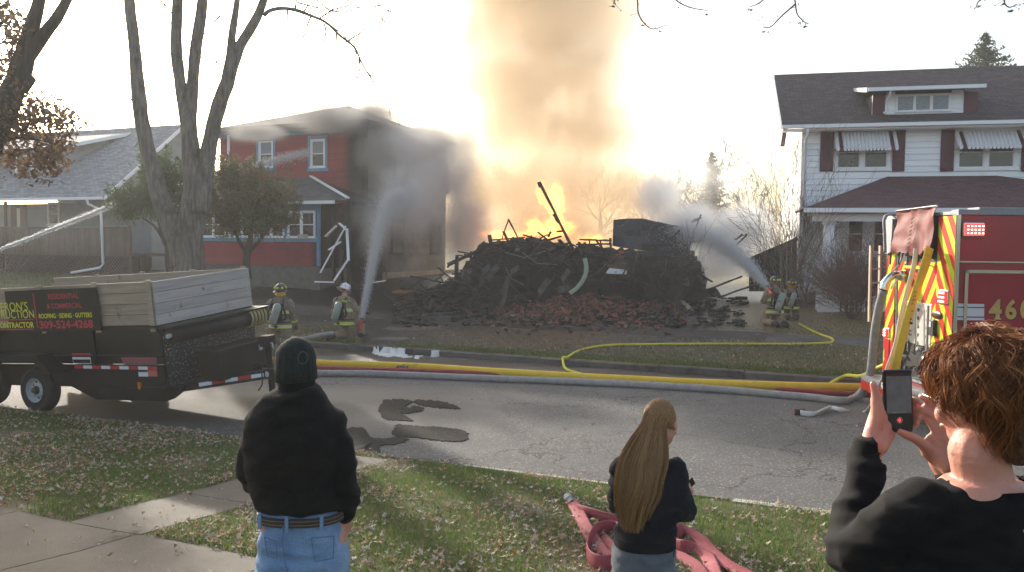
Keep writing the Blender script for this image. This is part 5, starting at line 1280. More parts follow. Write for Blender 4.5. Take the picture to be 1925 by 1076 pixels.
# clearance/arrow bar, lights, handles, intake
a=q1(0,0,1702,507); b=q1(0,0,1738,498); lb=MB().box(-.02,.04,min(a.y,b.y),max(a.y,b.y),a.z,a.z+.10).build('light_bar',m_dk,ft)
for k in range(4):
    y=min(a.y,b.y)+.12+k*(abs(a.y-b.y)-.1)/4; MB().box(-.03,-.0205,y,y+.12,a.z+.025,a.z+.075).build('amber_lens',mat('amber_light',(.6,.2,.02),None,rough=.3,emit=(1,.35,.04),es=.9),lb)
warn('warning_light',0,-.02,1767,548,1783,570,1.6)
tl=warn('tail_light',0,-.02,1664,619,1671,632,2.0)
a=q1(0,-.02,1671,675); b=q1(0,-.02,1664,636); MB().box(-.03,.02,min(a.y,b.y),max(a.y,b.y),a.z,b.z).build('tail_light',m_redref,ft)
c=q1(0,-.03,1760,592); mb=MB(); mb.ell(c,(.02,.17,.065),16,8); mb.build('oval_badge',mat('badge_bronze',(.10,.07,.04),None,rough=.35,metal=.6),ft,smooth=True)
c=q1(0,-.02,1755,615); MB().box(-.08,-.0125,c.y-.10,c.y+.10,c.z-.14,c.z+.12).build('switch_box',m_dk,ft,bevel=.01); MB().box(-.09,-.081,c.y-.04,c.y+.05,c.z,c.z+.09).build('switch_screen',m_whiref,ft)
for (x,y0,y1_) in ((1706,575,660),(1722,575,660),(1742,460,500)):
    a=q1(0,-.08,x,y0); b=q1(0,-.08,x,y1_); MB().tube([(.04,a.y,a.z),(-.08,a.y,a.z),(-.08,b.y,b.z),(.04,b.y,b.z)],.016,7).build('grab_handle',m_chrome,ft)
# perforated step panel + lower pump bay
a=q1(0,-.03,1698,650); b=q1(0,-.03,1748,572); y0,y1_=sorted((a.y,b.y))
pp=MB().box(-.0,.035,y0,y1_,a.z,b.z).build('folding_step',mat('step_cream',(.48,.47,.42),None,rough=.4),ft,bevel=.01)
for k in range(3):
    for j in range(5):
        yy=y0+.12+k*(y1_-y0-.24)/2; z_=a.z+.1+j*(b.z-a.z-.2)/4.2; MB().ell((-.003,yy,z_),(.006,.05,.035),10,5).build('step_hole',mat('step_hole_red',(.12,.01,.01),None,rough=.6),pp)
a=q1(0,-.03,1690,708); b=q1(0,-.03,1752,655); y0,y1_=sorted((a.y,b.y))
pb=MB().box(-.01,.035,y0,y1_,a.z,b.z).build('pump_bay',m_dk,ft)
MB().box(-.03,-.0105,y1_-.05,y1_,a.z,b.z).box(-.03,-.0105,y0+.0,y1_,a.z,a.z+.07).build('bay_frame',m_chrome,pb)
rr=random.Random(4)
m_blue2=mat('blue_valve',(.05,.10,.35),None,rough=.4)
for k in range(14):
    yy=rr.uniform(y0+.1,y1_-.1); z_=rr.uniform(a.z+.1,b.z-.05); MB().cyl((-.01,yy,z_),(-.06-rr.uniform(0,.05),yy,z_+rr.uniform(-.03,.03)),rr.uniform(.015,.04),9).build('valve',rr.choice([m_chrome,m_blue2,m_dk,m_whiref]),pb)
# bumper / tailboard
MB().box(-.42,.028,.05,2.4,.46,.56).build('tailboard',m_alu,ft,bevel=.01)
MB().box(-.42,-.38,.05,2.4,.30,.455).build('tailboard_face',m_chR,ft)
MB().box(.0,.028,.03,2.42,.40,.615).build('rear_sill',m_fred,ft)
# intake elbow (chromed) and deck gun looking handle
def tw_(l,d): return [tuple(FMt.inverted()@P(x,y,d)) for x,y in l]
e1=MB().tube(spline(tw_([(1700,520),(1682,518),(1670,524),(1663,534),(1660,545)],14.2),5),[.07]*21,12).build('intake_elbow',m_chrome,ft,smooth=True)
MB().ell(tw_([(1697,519)],14.2)[0],(.10,.10,.10),14,9).build('valve_body',m_chrome,ft,smooth=True)
MB().ell(tw_([(1690,522)],14.1)[0],(.05,.05,.05),10,7).build('valve_knob',m_alu,ft,smooth=True)
MB().tube(tw_([(1690,522),(1680,536),(1675,543)],14.1),.02,7).build('valve_lever',m_chrome,ft)
MB().tube(tw_([(1668,520),(1690,500),(1700,470)],14.15),.014,6).build('drain_pipe',m_alu,ft)
MB().tube(tw_([(1686,480),(1686,660)],14.3),.022,8).tube(tw_([(1745,575),(1742,660)],13.0),.02,8).build('vertical_rail',m_alu,ft)
# wheels of the engine (mostly hidden)
for x in (2.2,):
    for y in (.06,2.1):
        w_=MB().tube([(x,y,.47),(x,y+.3,.47)],[.5,.5],28).build('wheel',m_rub,ft); MB().tube([(x,y-.01,.47),(x,y+.01,.47)],[.27,.27],20).build('rim',m_chrome,w_)
# ================================================================== HOSES
m_hy=mat('hose_yellow',(.70,.46,.02),(.60,.38,.02),6,.6,.3,120,c3=(.28,.20,.05),s3=5,t3=(.6,.75))
m_hyl=mat('hose_lemon',(.60,.55,.03),(.55,.48,.03),6,.6,.2,80)
m_hr=mat('hose_red',(.30,.03,.035),(.22,.022,.03),6,.65,.3,120,c3=(.12,.02,.02),s3=3,t3=(.55,.7))
m_hg=mat('hose_grey_canvas',(.34,.32,.31),(.24,.22,.21),8,.85,.5,120,c3=(.13,.12,.11),s3=6,t3=(.58,.72))
m_hw=mat('hose_white',(.55,.54,.53),(.45,.44,.43),8,.8,.4,100,c3=(.25,.24,.22),s3=6,t3=(.6,.75))
def hose(label,pts,r,mt,n=12,flat=1,name='fire_hose',group=None,seg=6,cat='hose'):
    sp=spline([tuple(p) for p in pts],seg); o=MB().tube([Vector(p) for p in sp],r,n,flat=flat).build(name,mt,None,smooth=True); c=sp[len(sp)//2]
    c=Vector(c[:3]); me=o.data
    for v in me.vertices: v.co-=c
    o.location=c; return tag(o,label,cat)
def gp(l,r,dz=0): return [GT(x,y,r+dz) for x,y in l]
hose('thick yellow supply hose running straight along the road below the far kerb',gp([(430,668),(500,677),(600,684),(700,687),(800,691),(900,698),(1000,704),(1100,710),(1200,715),(1300,720),(1400,724),(1500,727),(1600,729),(1690,732)],.095),.095,m_hy,16)
hose('dull red hose lying just under the thick yellow one on the road',gp([(430,681),(520,690),(650,694),(755,697),(850,700),(930,704),(1000,706)],.055),.055,m_hr,12)
cpl=GT(757,693,.06); q=thing('hose_coupling','dark metal coupling joining the red hose beside the yellow one','hose coupling',cpl); d_=(GT(770,694,.06)-cpl).normalized()
MB().tube([-d_*.13,-d_*.02,d_*.0,d_*.13],[.075,.075,.062,.075],14).build('collar',m_hub,q); MB().cyl(d_*.03+Vector((0,0,.07)),d_*.03+Vector((0,0,.10)),.015,6).build('lug',m_hub,q)
hose('dull red hose coming out from under the yellow hose near the fire engine',gp([(1460,732),(1520,736),(1560,739),(1640,742),(1760,748)],.05),.05,m_hr)
hyd=[GT(x,y,.065) for x,y in ((590,702),(700,703),(850,709),(1000,715),(1150,721),(1260,727),(1360,733),(1450,741),(1530,748),(1580,754))]
up=[P(1602,751,15.2),P(1622,735,15.0),P(1636,700,14.8),P(1641,660,14.7),P(1645,620,14.55),P(1652,580,14.4),P(1661,548,14.2)]
hose('grey canvas hose on the road curving up into the fire engine intake',hyd+up,.075,m_hg,14)
hose('narrow lemon yellow hose snaking from the right firefighters across the grass and over the kerb',gp([(1502,609),(1520,619),(1545,630),(1562,636),(1566,641),(1555,645),(1500,647),(1400,647),(1300,647),(1200,648),(1150,649)],.03)+[GT(1110,654,.03),GT(1083,662,.03),P(1066,672,GT(1066,676).y-.1),GT(1058,684,.04),GT(1062,692,.04),GT(1080,700,.05),GT(1100,705,.14)],.032,m_hyl,10)
hose('lemon yellow hose rising off the road behind the phone to the engine',gp([(1560,722),(1590,719)],.06)+[P(1620,707,16.0),P(1650,692,15.4),P(1675,682,15.0)],.04,m_hyl,10)
hose('grey wet hose leading over the kerb to the kneeling white helmet firefighter',[GT(500,652,.06),GT(540,645,.07),P(570,637,21.2),P(600,630,21.6),P(625,627,22.0)],.055,m_hg)
# flat hoses hanging from the hose bed
def ribbon(label,pts,wd,th,mt,wdir=None,name='flat_hose',seg=6,cat='hose'):
    """pts (x,y,z) with optional width direction per point"""
    sp=spline([tuple(p) for p in pts],seg); mb=MB(); prev=None; vs=[]
    n=len(sp)
    for i,s_ in enumerate(sp):
        p=Vector(s_[:3]); d=(Vector(sp[min(i+1,n-1)][:3])-Vector(sp[max(i-1,0)][:3])).normalized()
        w_=Vector(s_[3:6]) if len(s_)>5 else Vector(wdir); w_=(w_-d*w_.dot(d)).normalized(); nn=w_.cross(d)
        for a,b in ((-1,0),(-.8,1),(0,1.15),(.8,1),(1,0),(.8,-1),(0,-1.15),(-.8,-1)): vs.append(tuple(p+w_*a*wd/2+nn*b*th/2))
    fs=[(i*8+j,i*8+(j+1)%8,(i+1)*8+(j+1)%8,(i+1)*8+j) for i in range(n-1) for j in range(8)]+[tuple(range(8))[::-1],tuple((n-1)*8+j for j in range(8))]
    o=mb.add(vs,fs).build(name,mt,None,smooth=True); c=Vector(sp[n//2][:3])
    for v in o.data.vertices: v.co-=c
    o.location=c; return tag(o,label,cat)
y_h=ribbon('flat yellow hose with black print hanging down from the red hose bed cover',[P(1748,466,13.0),P(1738,500,12.95),P(1722,550,12.9),P(1706,600,12.85),P(1693,650,12.8),P(1682,700,12.9),P(1680,735,13.3),P(1686,762,13.9),P(1700,772,14.4),P(1740,772,14.6)],.16,.022,m_hy,(1,.25,0))
ribbon('flat white hose hanging from the hose bed down to the road',[P(1722,468,13.3),P(1718,500,13.25),P(1705,550,13.2),P(1693,600,13.1),P(1683,650,13.1),P(1665,700,13.2),P(1648,735,13.5),P(1638,760,13.8),P(1625,775,14.0),P(1600,778,14.1),GT(1580,771,.04),GT(1560,767,.05),GT(1545,772,.06),GT(1528,779,.03),GT(1505,776,.06)],.095,.03,m_hw,(.8,.3,.5))
cc=GT(1503,775,.05); q=thing('hose_coupling','black threaded coupling at the end of the flat white hose','hose coupling',cc); MB().tube([(-.09,0,0),(.0,0,0),(.01,0,0),(.09,0,0)],[.055,.055,.062,.062],12).build('collar',m_dk,q); MB().cyl((-.095,0,0),(-.085,0,0),.04,10).build('gasket',m_hr,q)
# print on the yellow hose
for k in range(16):
    p=P(1722-k*.3*3.4,552+k*7.5+(k//4)*6,12.83)
    w_=Matrix.Translation(p)@Matrix.Rotation(R(-72),4,'Y')@Matrix.Rotation(R(90),4,'X')
    s_='OUNTY FIRE B248'[k] if k<15 else ''
    if s_.strip():
        me=fit_text(s_,.034,.05,.01); me.transform(w_); 
        me.transform(Matrix.Translation(-y_h.location)); link('print',me,m_sblk,y_h)
# red flat hose dumped on the near grass by the girl
m_hrf=mat('hose_flat_red',(.30,.05,.065),(.24,.035,.05),7,.7,.5,90,c3=(.40,.13,.14),s3=9,t3=(.58,.75))
def gpz(l): return [(*GT(x,y,.0+h),*wv) for x,y,h,wv in l]
Zu=(0,.15,1); Fl=(.6,.8,.15)
ribbon('flat faded red hose dropped in loops on the grass behind the girl',gpz([(1072,942,.04,Fl),(1084,957,.05,Fl),(1100,990,.045,Fl),(1125,1030,.04,Fl),(1150,1052,.05,Fl),(1170,1060,.05,Zu),(1165,1000,.06,Zu),(1140,992,.07,Zu),(1118,1000,.07,Zu),(1104,1030,.07,Zu),(1112,1052,.07,Zu),(1140,1060,.07,Zu),(1165,1052,.06,Zu)]),.13,.012,m_hrf)
ribbon('flat red hose fold running up to the coupling left of the girl',gpz([(1086,957,.05,Zu),(1100,961,.07,Zu),(1130,970,.07,Zu),(1160,978,.06,Zu),(1200,985,.05,Zu)]),.10,.012,m_hrf)
ribbon('flat red hose pleats lying straight inside the loop',gpz([(1130,1008,.03,Fl),(1150,1030,.03,Fl),(1170,1052,.03,Fl),(1190,1070,.03,Fl)]),.11,.012,m_hrf)
ribbon('flat red hose arching out to the right of the girl towards the corner',gpz([(1265,1010,.05,Zu),(1275,1000,.09,Zu),(1290,996,.09,Fl),(1312,1010,.06,Fl),(1340,1040,.05,Fl),(1365,1060,.05,Fl),(1410,1082,.04,Fl)]),.13,.012,m_hrf)
ribbon('flat red hose in second bend right of the girl',gpz([(1262,1024,.04,Zu),(1285,1028,.07,Zu),(1310,1032,.06,Fl),(1330,1048,.05,Fl),(1345,1085,.05,Fl)]),.12,.012,m_hrf)
ribbon('flat red hose lowest strand right of the girl',gpz([(1255,1036,.04,Fl),(1280,1046,.04,Fl),(1305,1062,.04,Fl),(1325,1090,.04,Fl)]),.12,.012,m_hrf)
cc=GT(1071,940,.05); q=thing('hose_coupling','silver coupling at the top end of the faded red hose','hose coupling',cc); d_=Vector((-.35,.9,.25)).normalized(); MB().tube([d_*-.06,d_*.0,d_*.01,d_*.07],[.04,.04,.047,.047],12).build('collar',m_alu,q)
# ================================================================== BURNED HOUSE
rr=random.Random(77)
DR=29.0
m_ash=mat('ash_and_char',(.006,.0055,.0055),(.020,.018,.017),5,.9,1,14,c3=(.045,.04,.037),s3=2.2,t3=(.56,.7))
m_char2=mat('charred_board_bluish',(.010,.010,.013),(.030,.032,.038),7,.6,.8,30,rand=.4)
m_burnt_br=mat('scorched_wood_brown',(.09,.055,.03),(.03,.02,.015),7,.8,.6,30,c3=(.01,.01,.01),s3=3,t3=(.45,.6),rand=.2)
m_brick=multicol('brick_red',[(.15,.052,.036),(.24,.085,.052),(.035,.022,.018),(.11,.042,.03),(.19,.12,.09),(.045,.028,.024),(.27,.11,.07),(.07,.042,.034)],.85,0,40)
bc=P(1075,590,DR); hz_=TZ(bc.x,bc.y)
ru=thing('burned_house','collapsed house burned black, flames and smoke rising behind its fallen walls','house',(bc.x,bc.y,hz_))
# heap outline (px, py) of the skyline; heap surface bulges forward below it
sky=[(735,572),(770,562),(800,556),(835,540),(855,520),(885,490),(905,465),(940,452),(985,449),(1020,449),(1055,456),(1075,470),(1100,464),(1130,462),(1150,462),(1200,476),(1260,480),(1300,486),(1318,500),(1330,540),(1360,562),(1410,575)]
sx=np.array([a for a,_ in sky],float); sy=np.array([b for _,b in sky],float)
nu,nv=150,44; V=[]
for j in range(nv+1):
    v=j/nv
    for i in range(nu+1):
        px=735+(1410-735)*i/nu; yt=np.interp(px,sx,sy)+3*nz((px*.06,1,0),1)*3
        dtop=DR+1.6
        top=P(px,yt,dtop); 
        # front foot position
        foot=GT(px,min(606,590+12*math.sin((px-735)/675*3.14)))
        e=math.sin((px-735)/675*3.14)**.5 if 735<px<1410 else 0
        if v<.5:
            t=v/.5; f=t**.75; p=Vector((foot.x+(top.x-foot.x)*t,(foot.y)+(top.y-foot.y)*(t**.6),foot.z-.08+(top.z-foot.z+.08)*(t**1.9)))
        else:
            t=(v-.5)/.5; p=Vector((top.x,top.y+6.5*t,top.z-(top.z-hz_+.3)*t**1.6*.9))
        amp=.22*min(1,v*6)
        p+=Vector((.5*nz(p,1.7,3),.8*nz(p,1.9,9),1.0*nz(p,2.1,5)+.4*nz(p,6,2)))*amp*(1.5 if .42<v<.56 else 1.5)
        V.append(tuple(p))
Fq=[(j*(nu+1)+i,j*(nu+1)+i+1,(j+1)*(nu+1)+i+1,(j+1)*(nu+1)+i) for j in range(nv) for i in range(nu)]
hp=bigmesh('debris_mound',np.array(V),np.array(Fq),m_ash,ru,True,4)
# clad walls still standing: left dark siding wall, right wall with roof slab
def board_wall(pxs,py_top,py_bot,d0,d1,rows,mtl,name,gapp=.06,jag=8):
    root=None
    for k in range(rows):
        a=py_bot+(py_top-py_bot)*k/rows; b=py_bot+(py_top-py_bot)*(k+1)/rows-.6
        x=pxs[0]+rr.uniform(-jag,jag)
        xe=pxs[1]+rr.uniform(-jag,jag)
        while x<xe:
            x2=min(x+rr.uniform(40,110),xe); 
            if rr.random()>gapp:
                f0=(x-pxs[0])/(pxs[1]-pxs[0]); f1=(x2-pxs[0])/(pxs[1]-pxs[0]); D0=d0+(d1-d0)*f0; D1=d0+(d1-d0)*f1; o_=rr.uniform(-.03,.03); tl=rr.uniform(-1,1)
                MB().slab([P(x,a+tl,D0+o_-.02),P(x2-1,a-tl,D1+o_-.02),P(x2-1,b-tl,D1+o_),P(x,b+tl,D0+o_)],-.03).build(name,mtl,ru,world=True)
            x=x2
board_wall((895,1070),478,590,28.7,28.9,11,m_char,'charred_siding')
board_wall((1148,1314),472,592,28.3,28.5,12,m_char2,'charred_siding',.02)
# roof slab at right: curved sheet of boards
top=[(1153,416),(1175,413),(1205,412),(1235,419),(1265,425),(1290,429),(1306,435)]
bot=[(1151,462),(1172,466),(1204,470),(1236,474),(1266,478),(1286,480),(1296,474)]
for i in range(6):
    for k in range(5):
        a0=Vector((top[i][0],top[i][1],0)).lerp(Vector((bot[i][0],bot[i][1],0)),k/5); a1=Vector((top[i+1][0],top[i+1][1],0)).lerp(Vector((bot[i+1][0],bot[i+1][1],0)),k/5)
        b0=Vector((top[i][0],top[i][1],0)).lerp(Vector((bot[i][0],bot[i][1],0)),(k+1.05)/5); b1=Vector((top[i+1][0],top[i+1][1],0)).lerp(Vector((bot[i+1][0],bot[i+1][1],0)),(k+1.05)/5)
        d_t=29.8-k*.16+rr.uniform(-.02,.02)
        MB().slab([P(b0.x,b0.y,d_t-.14),P(b1.x,b1.y,d_t-.14),P(a1.x,a1.y+rr.uniform(-1,1),d_t),P(a0.x,a0.y+rr.uniform(-1,1),d_t)],-.05).build('roof_sheathing',m_char2 if (i+k)%3 else m_char,ru,world=True)
def beam(a,b,w=.1,h=.05,d=None,mtl=None,name='charred_beam',parent=None):
    pa=P(a[0],a[1],a[2] if len(a)>2 else DR); pb=P(b[0],b[1],b[2] if len(b)>2 else DR)
    mb=MB(); n=5; pts=[pa.lerp(pb,i/n) for i in range(n+1)]
    # ragged burnt bar
    mb.tube([p+Vector((rr.gauss(0,.006),rr.gauss(0,.006),rr.gauss(0,.006))) for p in pts],[(w/2*rr.uniform(.8,1.15),h/2*rr.uniform(.8,1.15)*1.3) for _ in pts],4)
    return mb.build(name,mtl or m_char,parent or ru,world=True)
# the tall leaning stud with its brackets
beam((1079,472,28.6),(1014,342,28.9),.17,.08)
beam((1073,462,28.5),(1042,402,28.6),.22,.06)
beam((1040,403,28.6),(1050,420,28.6),.16,.07); beam((1046,436),(1062,434),.13,.06); beam((1030,445),(1036,436),.12,.1); beam((1016,352,28.8),(1012,343,28.8),.2,.09)
beam((957,414,30.2),(974,448,30.2),.10,.05,mtl=m_burnt_br); beam((956,412,30.2),(943,450,30.2),.05,.04)
beam((1318,404,29.2),(1288,482,28.8),.08,.06); beam((1303,415,29.2),(1318,409,29.2),.07,.05); beam((1300,417,29.2),(1312,414,29.2),.05,.05); beam((1298,455),(1323,452),.09,.07); beam((1278,432,28.5),(1248,462,28.5),.07,.05,mtl=m_char2)
beam((1090,451,29.5),(1150,452,29.5),.07,.05); beam((1083,460,29.5),(1150,459,29.5),.09,.05); beam((1108,452,29.5),(1109,464,29.5),.07,.05); beam((1129,452,29.5),(1130,464,29.5),.07,.05); beam((1147,448,29.5),(1148,465,29.5),.09,.07); beam((1088,468),(1090,456),.14,.09)
# left lattice of fallen boards
for a,b,w_ in [((842,498),(905,470),.20),((860,473),(900,480),.07),((862,480),(920,492),.07),((859,480),(857,545),.13),((880,478),(895,500),.09),((888,478),(876,510),.05),((845,497),(842,503),.1),((823,503),(850,525),.08),((850,515),(900,508),.09),((840,524),(880,536),.1),((770,520),(855,535),.08),((775,568),(835,535),.14),((800,545),(860,540),.11),((830,560),(870,530),.1),((820,525),(845,560),.07),((885,528),(872,560),.04),((905,495),(880,540),.05),((835,515),(815,530),.08),((905,470),(935,455),.15),((930,462),(905,500),.08),((960,520),(915,560),.08),((1000,570),(1060,500),.13),((990,585),(1045,520),.1),((1060,490),(1085,540),.22),((1050,480),(1100,560),.08),((1075,480),(1050,500),.09),((1100,475),(1060,510),.08),((1035,560),(1020,585),.06),((870,590),(912,560),.07),((850,575),(900,545),.06),((940,470),(1000,462),.07),((1120,470),(1150,490),.06),((1170,500),(1220,520),.07),((1330,545),(1395,520),.10),((1350,560),(1420,535),.10),((1380,450),(1405,440),.05),((1392,470),(1380,462),.04)]:
    beam((*a,27.9+rr.uniform(-.3,.4)),(*b,27.9+rr.uniform(-.3,.5)),w_,w_*.5,mtl=rr.choice([m_char,m_char,m_char2,m_char]))
for a,b in [((842,498),(850,494)),((826,503),(842,520)),((826,515),(833,530)),((882,497),(900,486)),((997,585),(1003,573)),((1012,560),(1020,550)),((1052,495),(1060,480))]: beam((*a,27.5),(*b,27.5),.10,.04,mtl=m_burnt_br,name='scorched_board')
for k in range(95):
    px=rr.uniform(800,1345); yt=np.interp(px,sx,sy)+rr.uniform(-2,22); c=P(px,yt,rr.uniform(28.6,30.6)); a=rr.uniform(0,6.28); e=rr.uniform(-.5,.75); L_=rr.uniform(.35,1.5); dv=Vector((math.cos(a)*math.cos(e),math.sin(a)*math.cos(e),math.sin(e)))
    MB().bar(c-dv*L_*.5,c+dv*L_*.5,rr.uniform(.05,.16),rr.uniform(.03,.07)).build('charred_beam',rr.choice([m_char,m_char2,m_char]),ru,world=True)
m_sheet=mat('scorched_sheet_metal',(.10,.10,.11),(.035,.032,.03),5,.4,.4,12,metal=.6,c3=(.16,.10,.06),s3=3,t3=(.55,.7))
for k in range(16):
    px=rr.uniform(860,1300); py=rr.uniform(505,585); c=P(px,py,27.6-rr.random()*.6); a=rr.uniform(0,3.1); w_=rr.uniform(.15,.45)
    dx=Vector((math.cos(a),0,math.sin(a)))*w_; dy=Vector((-math.sin(a)*.4,.5,math.cos(a)))*w_*.5; MB().slab([c-dx-dy,c+dx-dy,c+dx*.8+dy,c-dx*.9+dy*1.1],.01).build('sheet_metal',m_sheet,ru,world=True)
m_pipe=mat('scorched_pipe_grey',(.16,.16,.16),(.05,.05,.05),6,.5,metal=.4)
for k in range(7):
    px=rr.uniform(850,1300); yt=np.interp(px,sx,sy)+rr.uniform(10,80); c=P(px,yt,27.7-rr.random()*.6); a=rr.uniform(-1.2,1.2); L_=rr.uniform(.5,1.5)
    MB().tube([c,c+Vector((math.cos(a)*L_*.5,-.1,math.sin(a)*L_*.5)),c+Vector((math.cos(a+.3)*L_,-.15,math.sin(a+.3)*L_))],rr.uniform(.012,.03),6).build('bent_pipe',m_pipe,ru,world=True)
for k in range(26):
    px=rr.uniform(830,1310); yt=np.interp(px,sx,sy)+rr.uniform(12,95); c=P(px,yt,27.5-rr.random()*.5); a=rr.uniform(-1.4,1.4); L_=rr.uniform(.3,1.2)
    MB().bar(c,c+Vector((math.cos(a)*L_,rr.uniform(-.2,.2),math.sin(a)*L_)),rr.uniform(.05,.12),.03).build('scorched_board',rr.choice([m_burnt_br,m_char2,m_burnt_br]),ru,world=True)
# random charred debris on the mound
for k in range(120):
    px=rr.uniform(780,1318); t=rr.random(); yt=np.interp(px,sx,sy)+6; yb=598; py=yt+(yb-yt)*(.15+.85*t); L_=rr.uniform(10,38); a=rr.uniform(-.9,.9)+(rr.random()<.2)*1.2
    d=28.3-1.0*t*rr.uniform(.8,1.2)+(0 if t<.7 else -.3); beam((px,py,d),(px+L_*math.cos(a),py+L_*math.sin(a)*.7,d+rr.uniform(-.3,.3)),rr.uniform(.05,.14),rr.uniform(.03,.06),mtl=rr.choice([m_char,m_char,m_char2,m_ash]),name='charred_board')
mb=MB()
for k in range(900):
    px=rr.uniform(740,1400); py=rr.uniform(560,612) if rr.random()<.6 or px>1310 else np.interp(px,sx,sy)+rr.uniform(5,60)
    if py>556: c=GT(px,py,.05)
    else: c=P(px,py,28.2-.6*rr.random())
    r=rr.uniform(.02,.09); M=Matrix.Rotation(rr.uniform(0,6),3,'Z')@Matrix.Rotation(rr.uniform(-.6,.6),3,'X'); a,b,h=r*rr.uniform(.6,2.5),r*rr.uniform(.4,1),r*.35
    mb.hexa([tuple(M@Vector(q)+c) for q in [(-a,-b,-h),(a,-b,-h),(a,b,-h),(-a,b,-h),(-a,-b,h),(a,-b,h),(a,b,h),(-a,b,h)]])
o=mb.build('char_fragments',m_char,ru,world=True); o['kind']='stuff'
# left fallen pile as far as the orange brickwork patch
for k in range(46):
    px=rr.uniform(745,860); py=rr.uniform(545,585); c=GT(px,py,.12); a=rr.uniform(0,3.14); L_=rr.uniform(.5,1.6); e=c+Vector((math.cos(a)*L_,math.sin(a)*L_,rr.uniform(-.1,.5)))
    MB().bar(c,e,rr.uniform(.05,.14),.04).build('fallen_board',rr.choice([m_char,m_char,m_char2,m_burnt_br]),ru,world=True)
# chimney stub with brick courses, metal pieces
bw=.20; bh=.065
for k in range(9):
    py=508-k*4.2
    for j in range(3):
        if k>6 and j==0: continue
        px=1150+j*10.5+(k%2)*4-2+rr.uniform(-1,1); c=P(px,py,27.9)
        MB().box(c.x-bw/2,c.x+bw/2-.012,c.y-.05,c.y+.05,c.z-bh/2,c.z+bh/2-.008).build('brick',m_brick,ru,world=True)
MB().slab([P(1138,515,27.7),P(1178,516,27.7),P(1178,508,27.8),P(1145,505,27.8)],-.02).build('pale_sheet',m_trimw,ru,world=True)
MB().slab([P(1288,540,28),P(1297,535,28),P(1292,518,28.2),P(1286,525,28.2)],.02).slab([P(1282,546,28),P(1288,532,28),P(1285,530,28.1)],.02).build('metal_scrap',m_alu,ru,world=True)
m_pgr=mat('gutter_pale_green',(.36,.42,.32),(.28,.33,.25),6,.5)
ribbon('pale green bent gutter strip standing up from the brick rubble',[P(x,y,27.0) for x,y in ((1099,486),(1102,500),(1101,515),(1094,530),(1083,543),(1071,552))],.15,.03,m_pgr,(1,0,.1),name='bent_gutter',cat='gutter')
ru2=thing('brick_heap','heap of broken red bricks spilled in front of the black ruin','brick heap',GT(1060,590))
bme=bpy.data.meshes.new('brick'); q=MB().box(-.10,.10,-.048,.048,-.03,.03); bme.from_pydata(q.v,[],q.f); bme.materials.append(m_brick)
bme2=bpy.data.meshes.new('brick'); q=MB().hexa([(-.06,-.048,-.03),(.05,-.048,-.03),(.02,.048,-.03),(-.06,.048,-.03),(-.06,-.048,.03),(.035,-.048,.03),(.03,.048,.03),(-.055,.048,.03)]); bme2.from_pydata(q.v,[],q.f); bme2.materials.append(m_brick)
# low cone of rubble
hc=GT(1100,590); mbh=MB(); n=40; ring=14; VV=[]; 
for i in range(ring+1):
    for j in range(n):
        a=2*math.pi*j/n; r=i/ring; x=hc.x+.1+math.cos(a)*r*3.0; y=hc.y+.9+math.sin(a)*r*1.9; z=TZ(x,y)-.06+0.5*max(0,1-r)**1.3*(1+.4*nz((x,y,0),1.5)); VV.append((x,y,z))
mbh.add(VV,[(i*n+j,i*n+(j+1)%n,(i+1)*n+(j+1)%n,(i+1)*n+j) for i in range(ring) for j in range(n)])
o=mbh.build('rubble_base',mat('rubble_dust',(.07,.045,.035),(.16,.10,.08),16,.95,1,40),ru2,world=True,smooth=True)
def conez(x,y):
    dx=(x-hc.x-.1)/3.0; dy=(y-hc.y-.9)/1.9; r=min(1,math.hypot(dx,dy)); return TZ(x,y)+max(0,0.5*(1-r)**1.3*(1+.4*nz((x,y,0),1.5)))
br=[]
for k in range(900):
    if rr.random()<.42:
        a=rr.uniform(3.0,6.4); r=rr.random()**.6; x=hc.x+.1+math.cos(a)*r*3.1; y=hc.y+.9+math.sin(a)*r*2.0
    elif rr.random()<.6:
        px=rr.triangular(870,1240,1060); py=rr.triangular(560,612,585); c=GT(px,py); x,y=c.x,c.y
    else:
        px=rr.triangular(860,1330,1080); py=rr.triangular(575,634,596); c=GT(px,py); x,y=c.x,c.y
    br.append((y,x,conez(x,y)+rr.uniform(.0,.07)))
br.sort()
iw=WM[ru2.name].inverted(); extra=MB()
for k,(y,x,z) in enumerate(br):
    rot=(rr.gauss(0,.5),rr.gauss(0,.5),rr.uniform(0,6.28)); src=bme if rr.random()<.6 else bme2
    M=iw@Matrix.Translation((x,y,z))@Matrix.Rotation(rot[2],4,'Z')@Matrix.Rotation(rot[1],4,'Y')@Matrix.Rotation(rot[0],4,'X')
    if k<295:
        o=bpy.data.objects.new('brick',src); col.objects.link(o); o.parent=ru2; o.matrix_basis=M
    else:
        b0=len(extra.v); extra.v+=[tuple(M@v.co) for v in src.vertices]; extra.f+=[tuple(b0+i for i in p.vertices) for p in src.polygons]
o=extra.build('brick_rubble',m_brick,ru2); o['kind']='stuff'
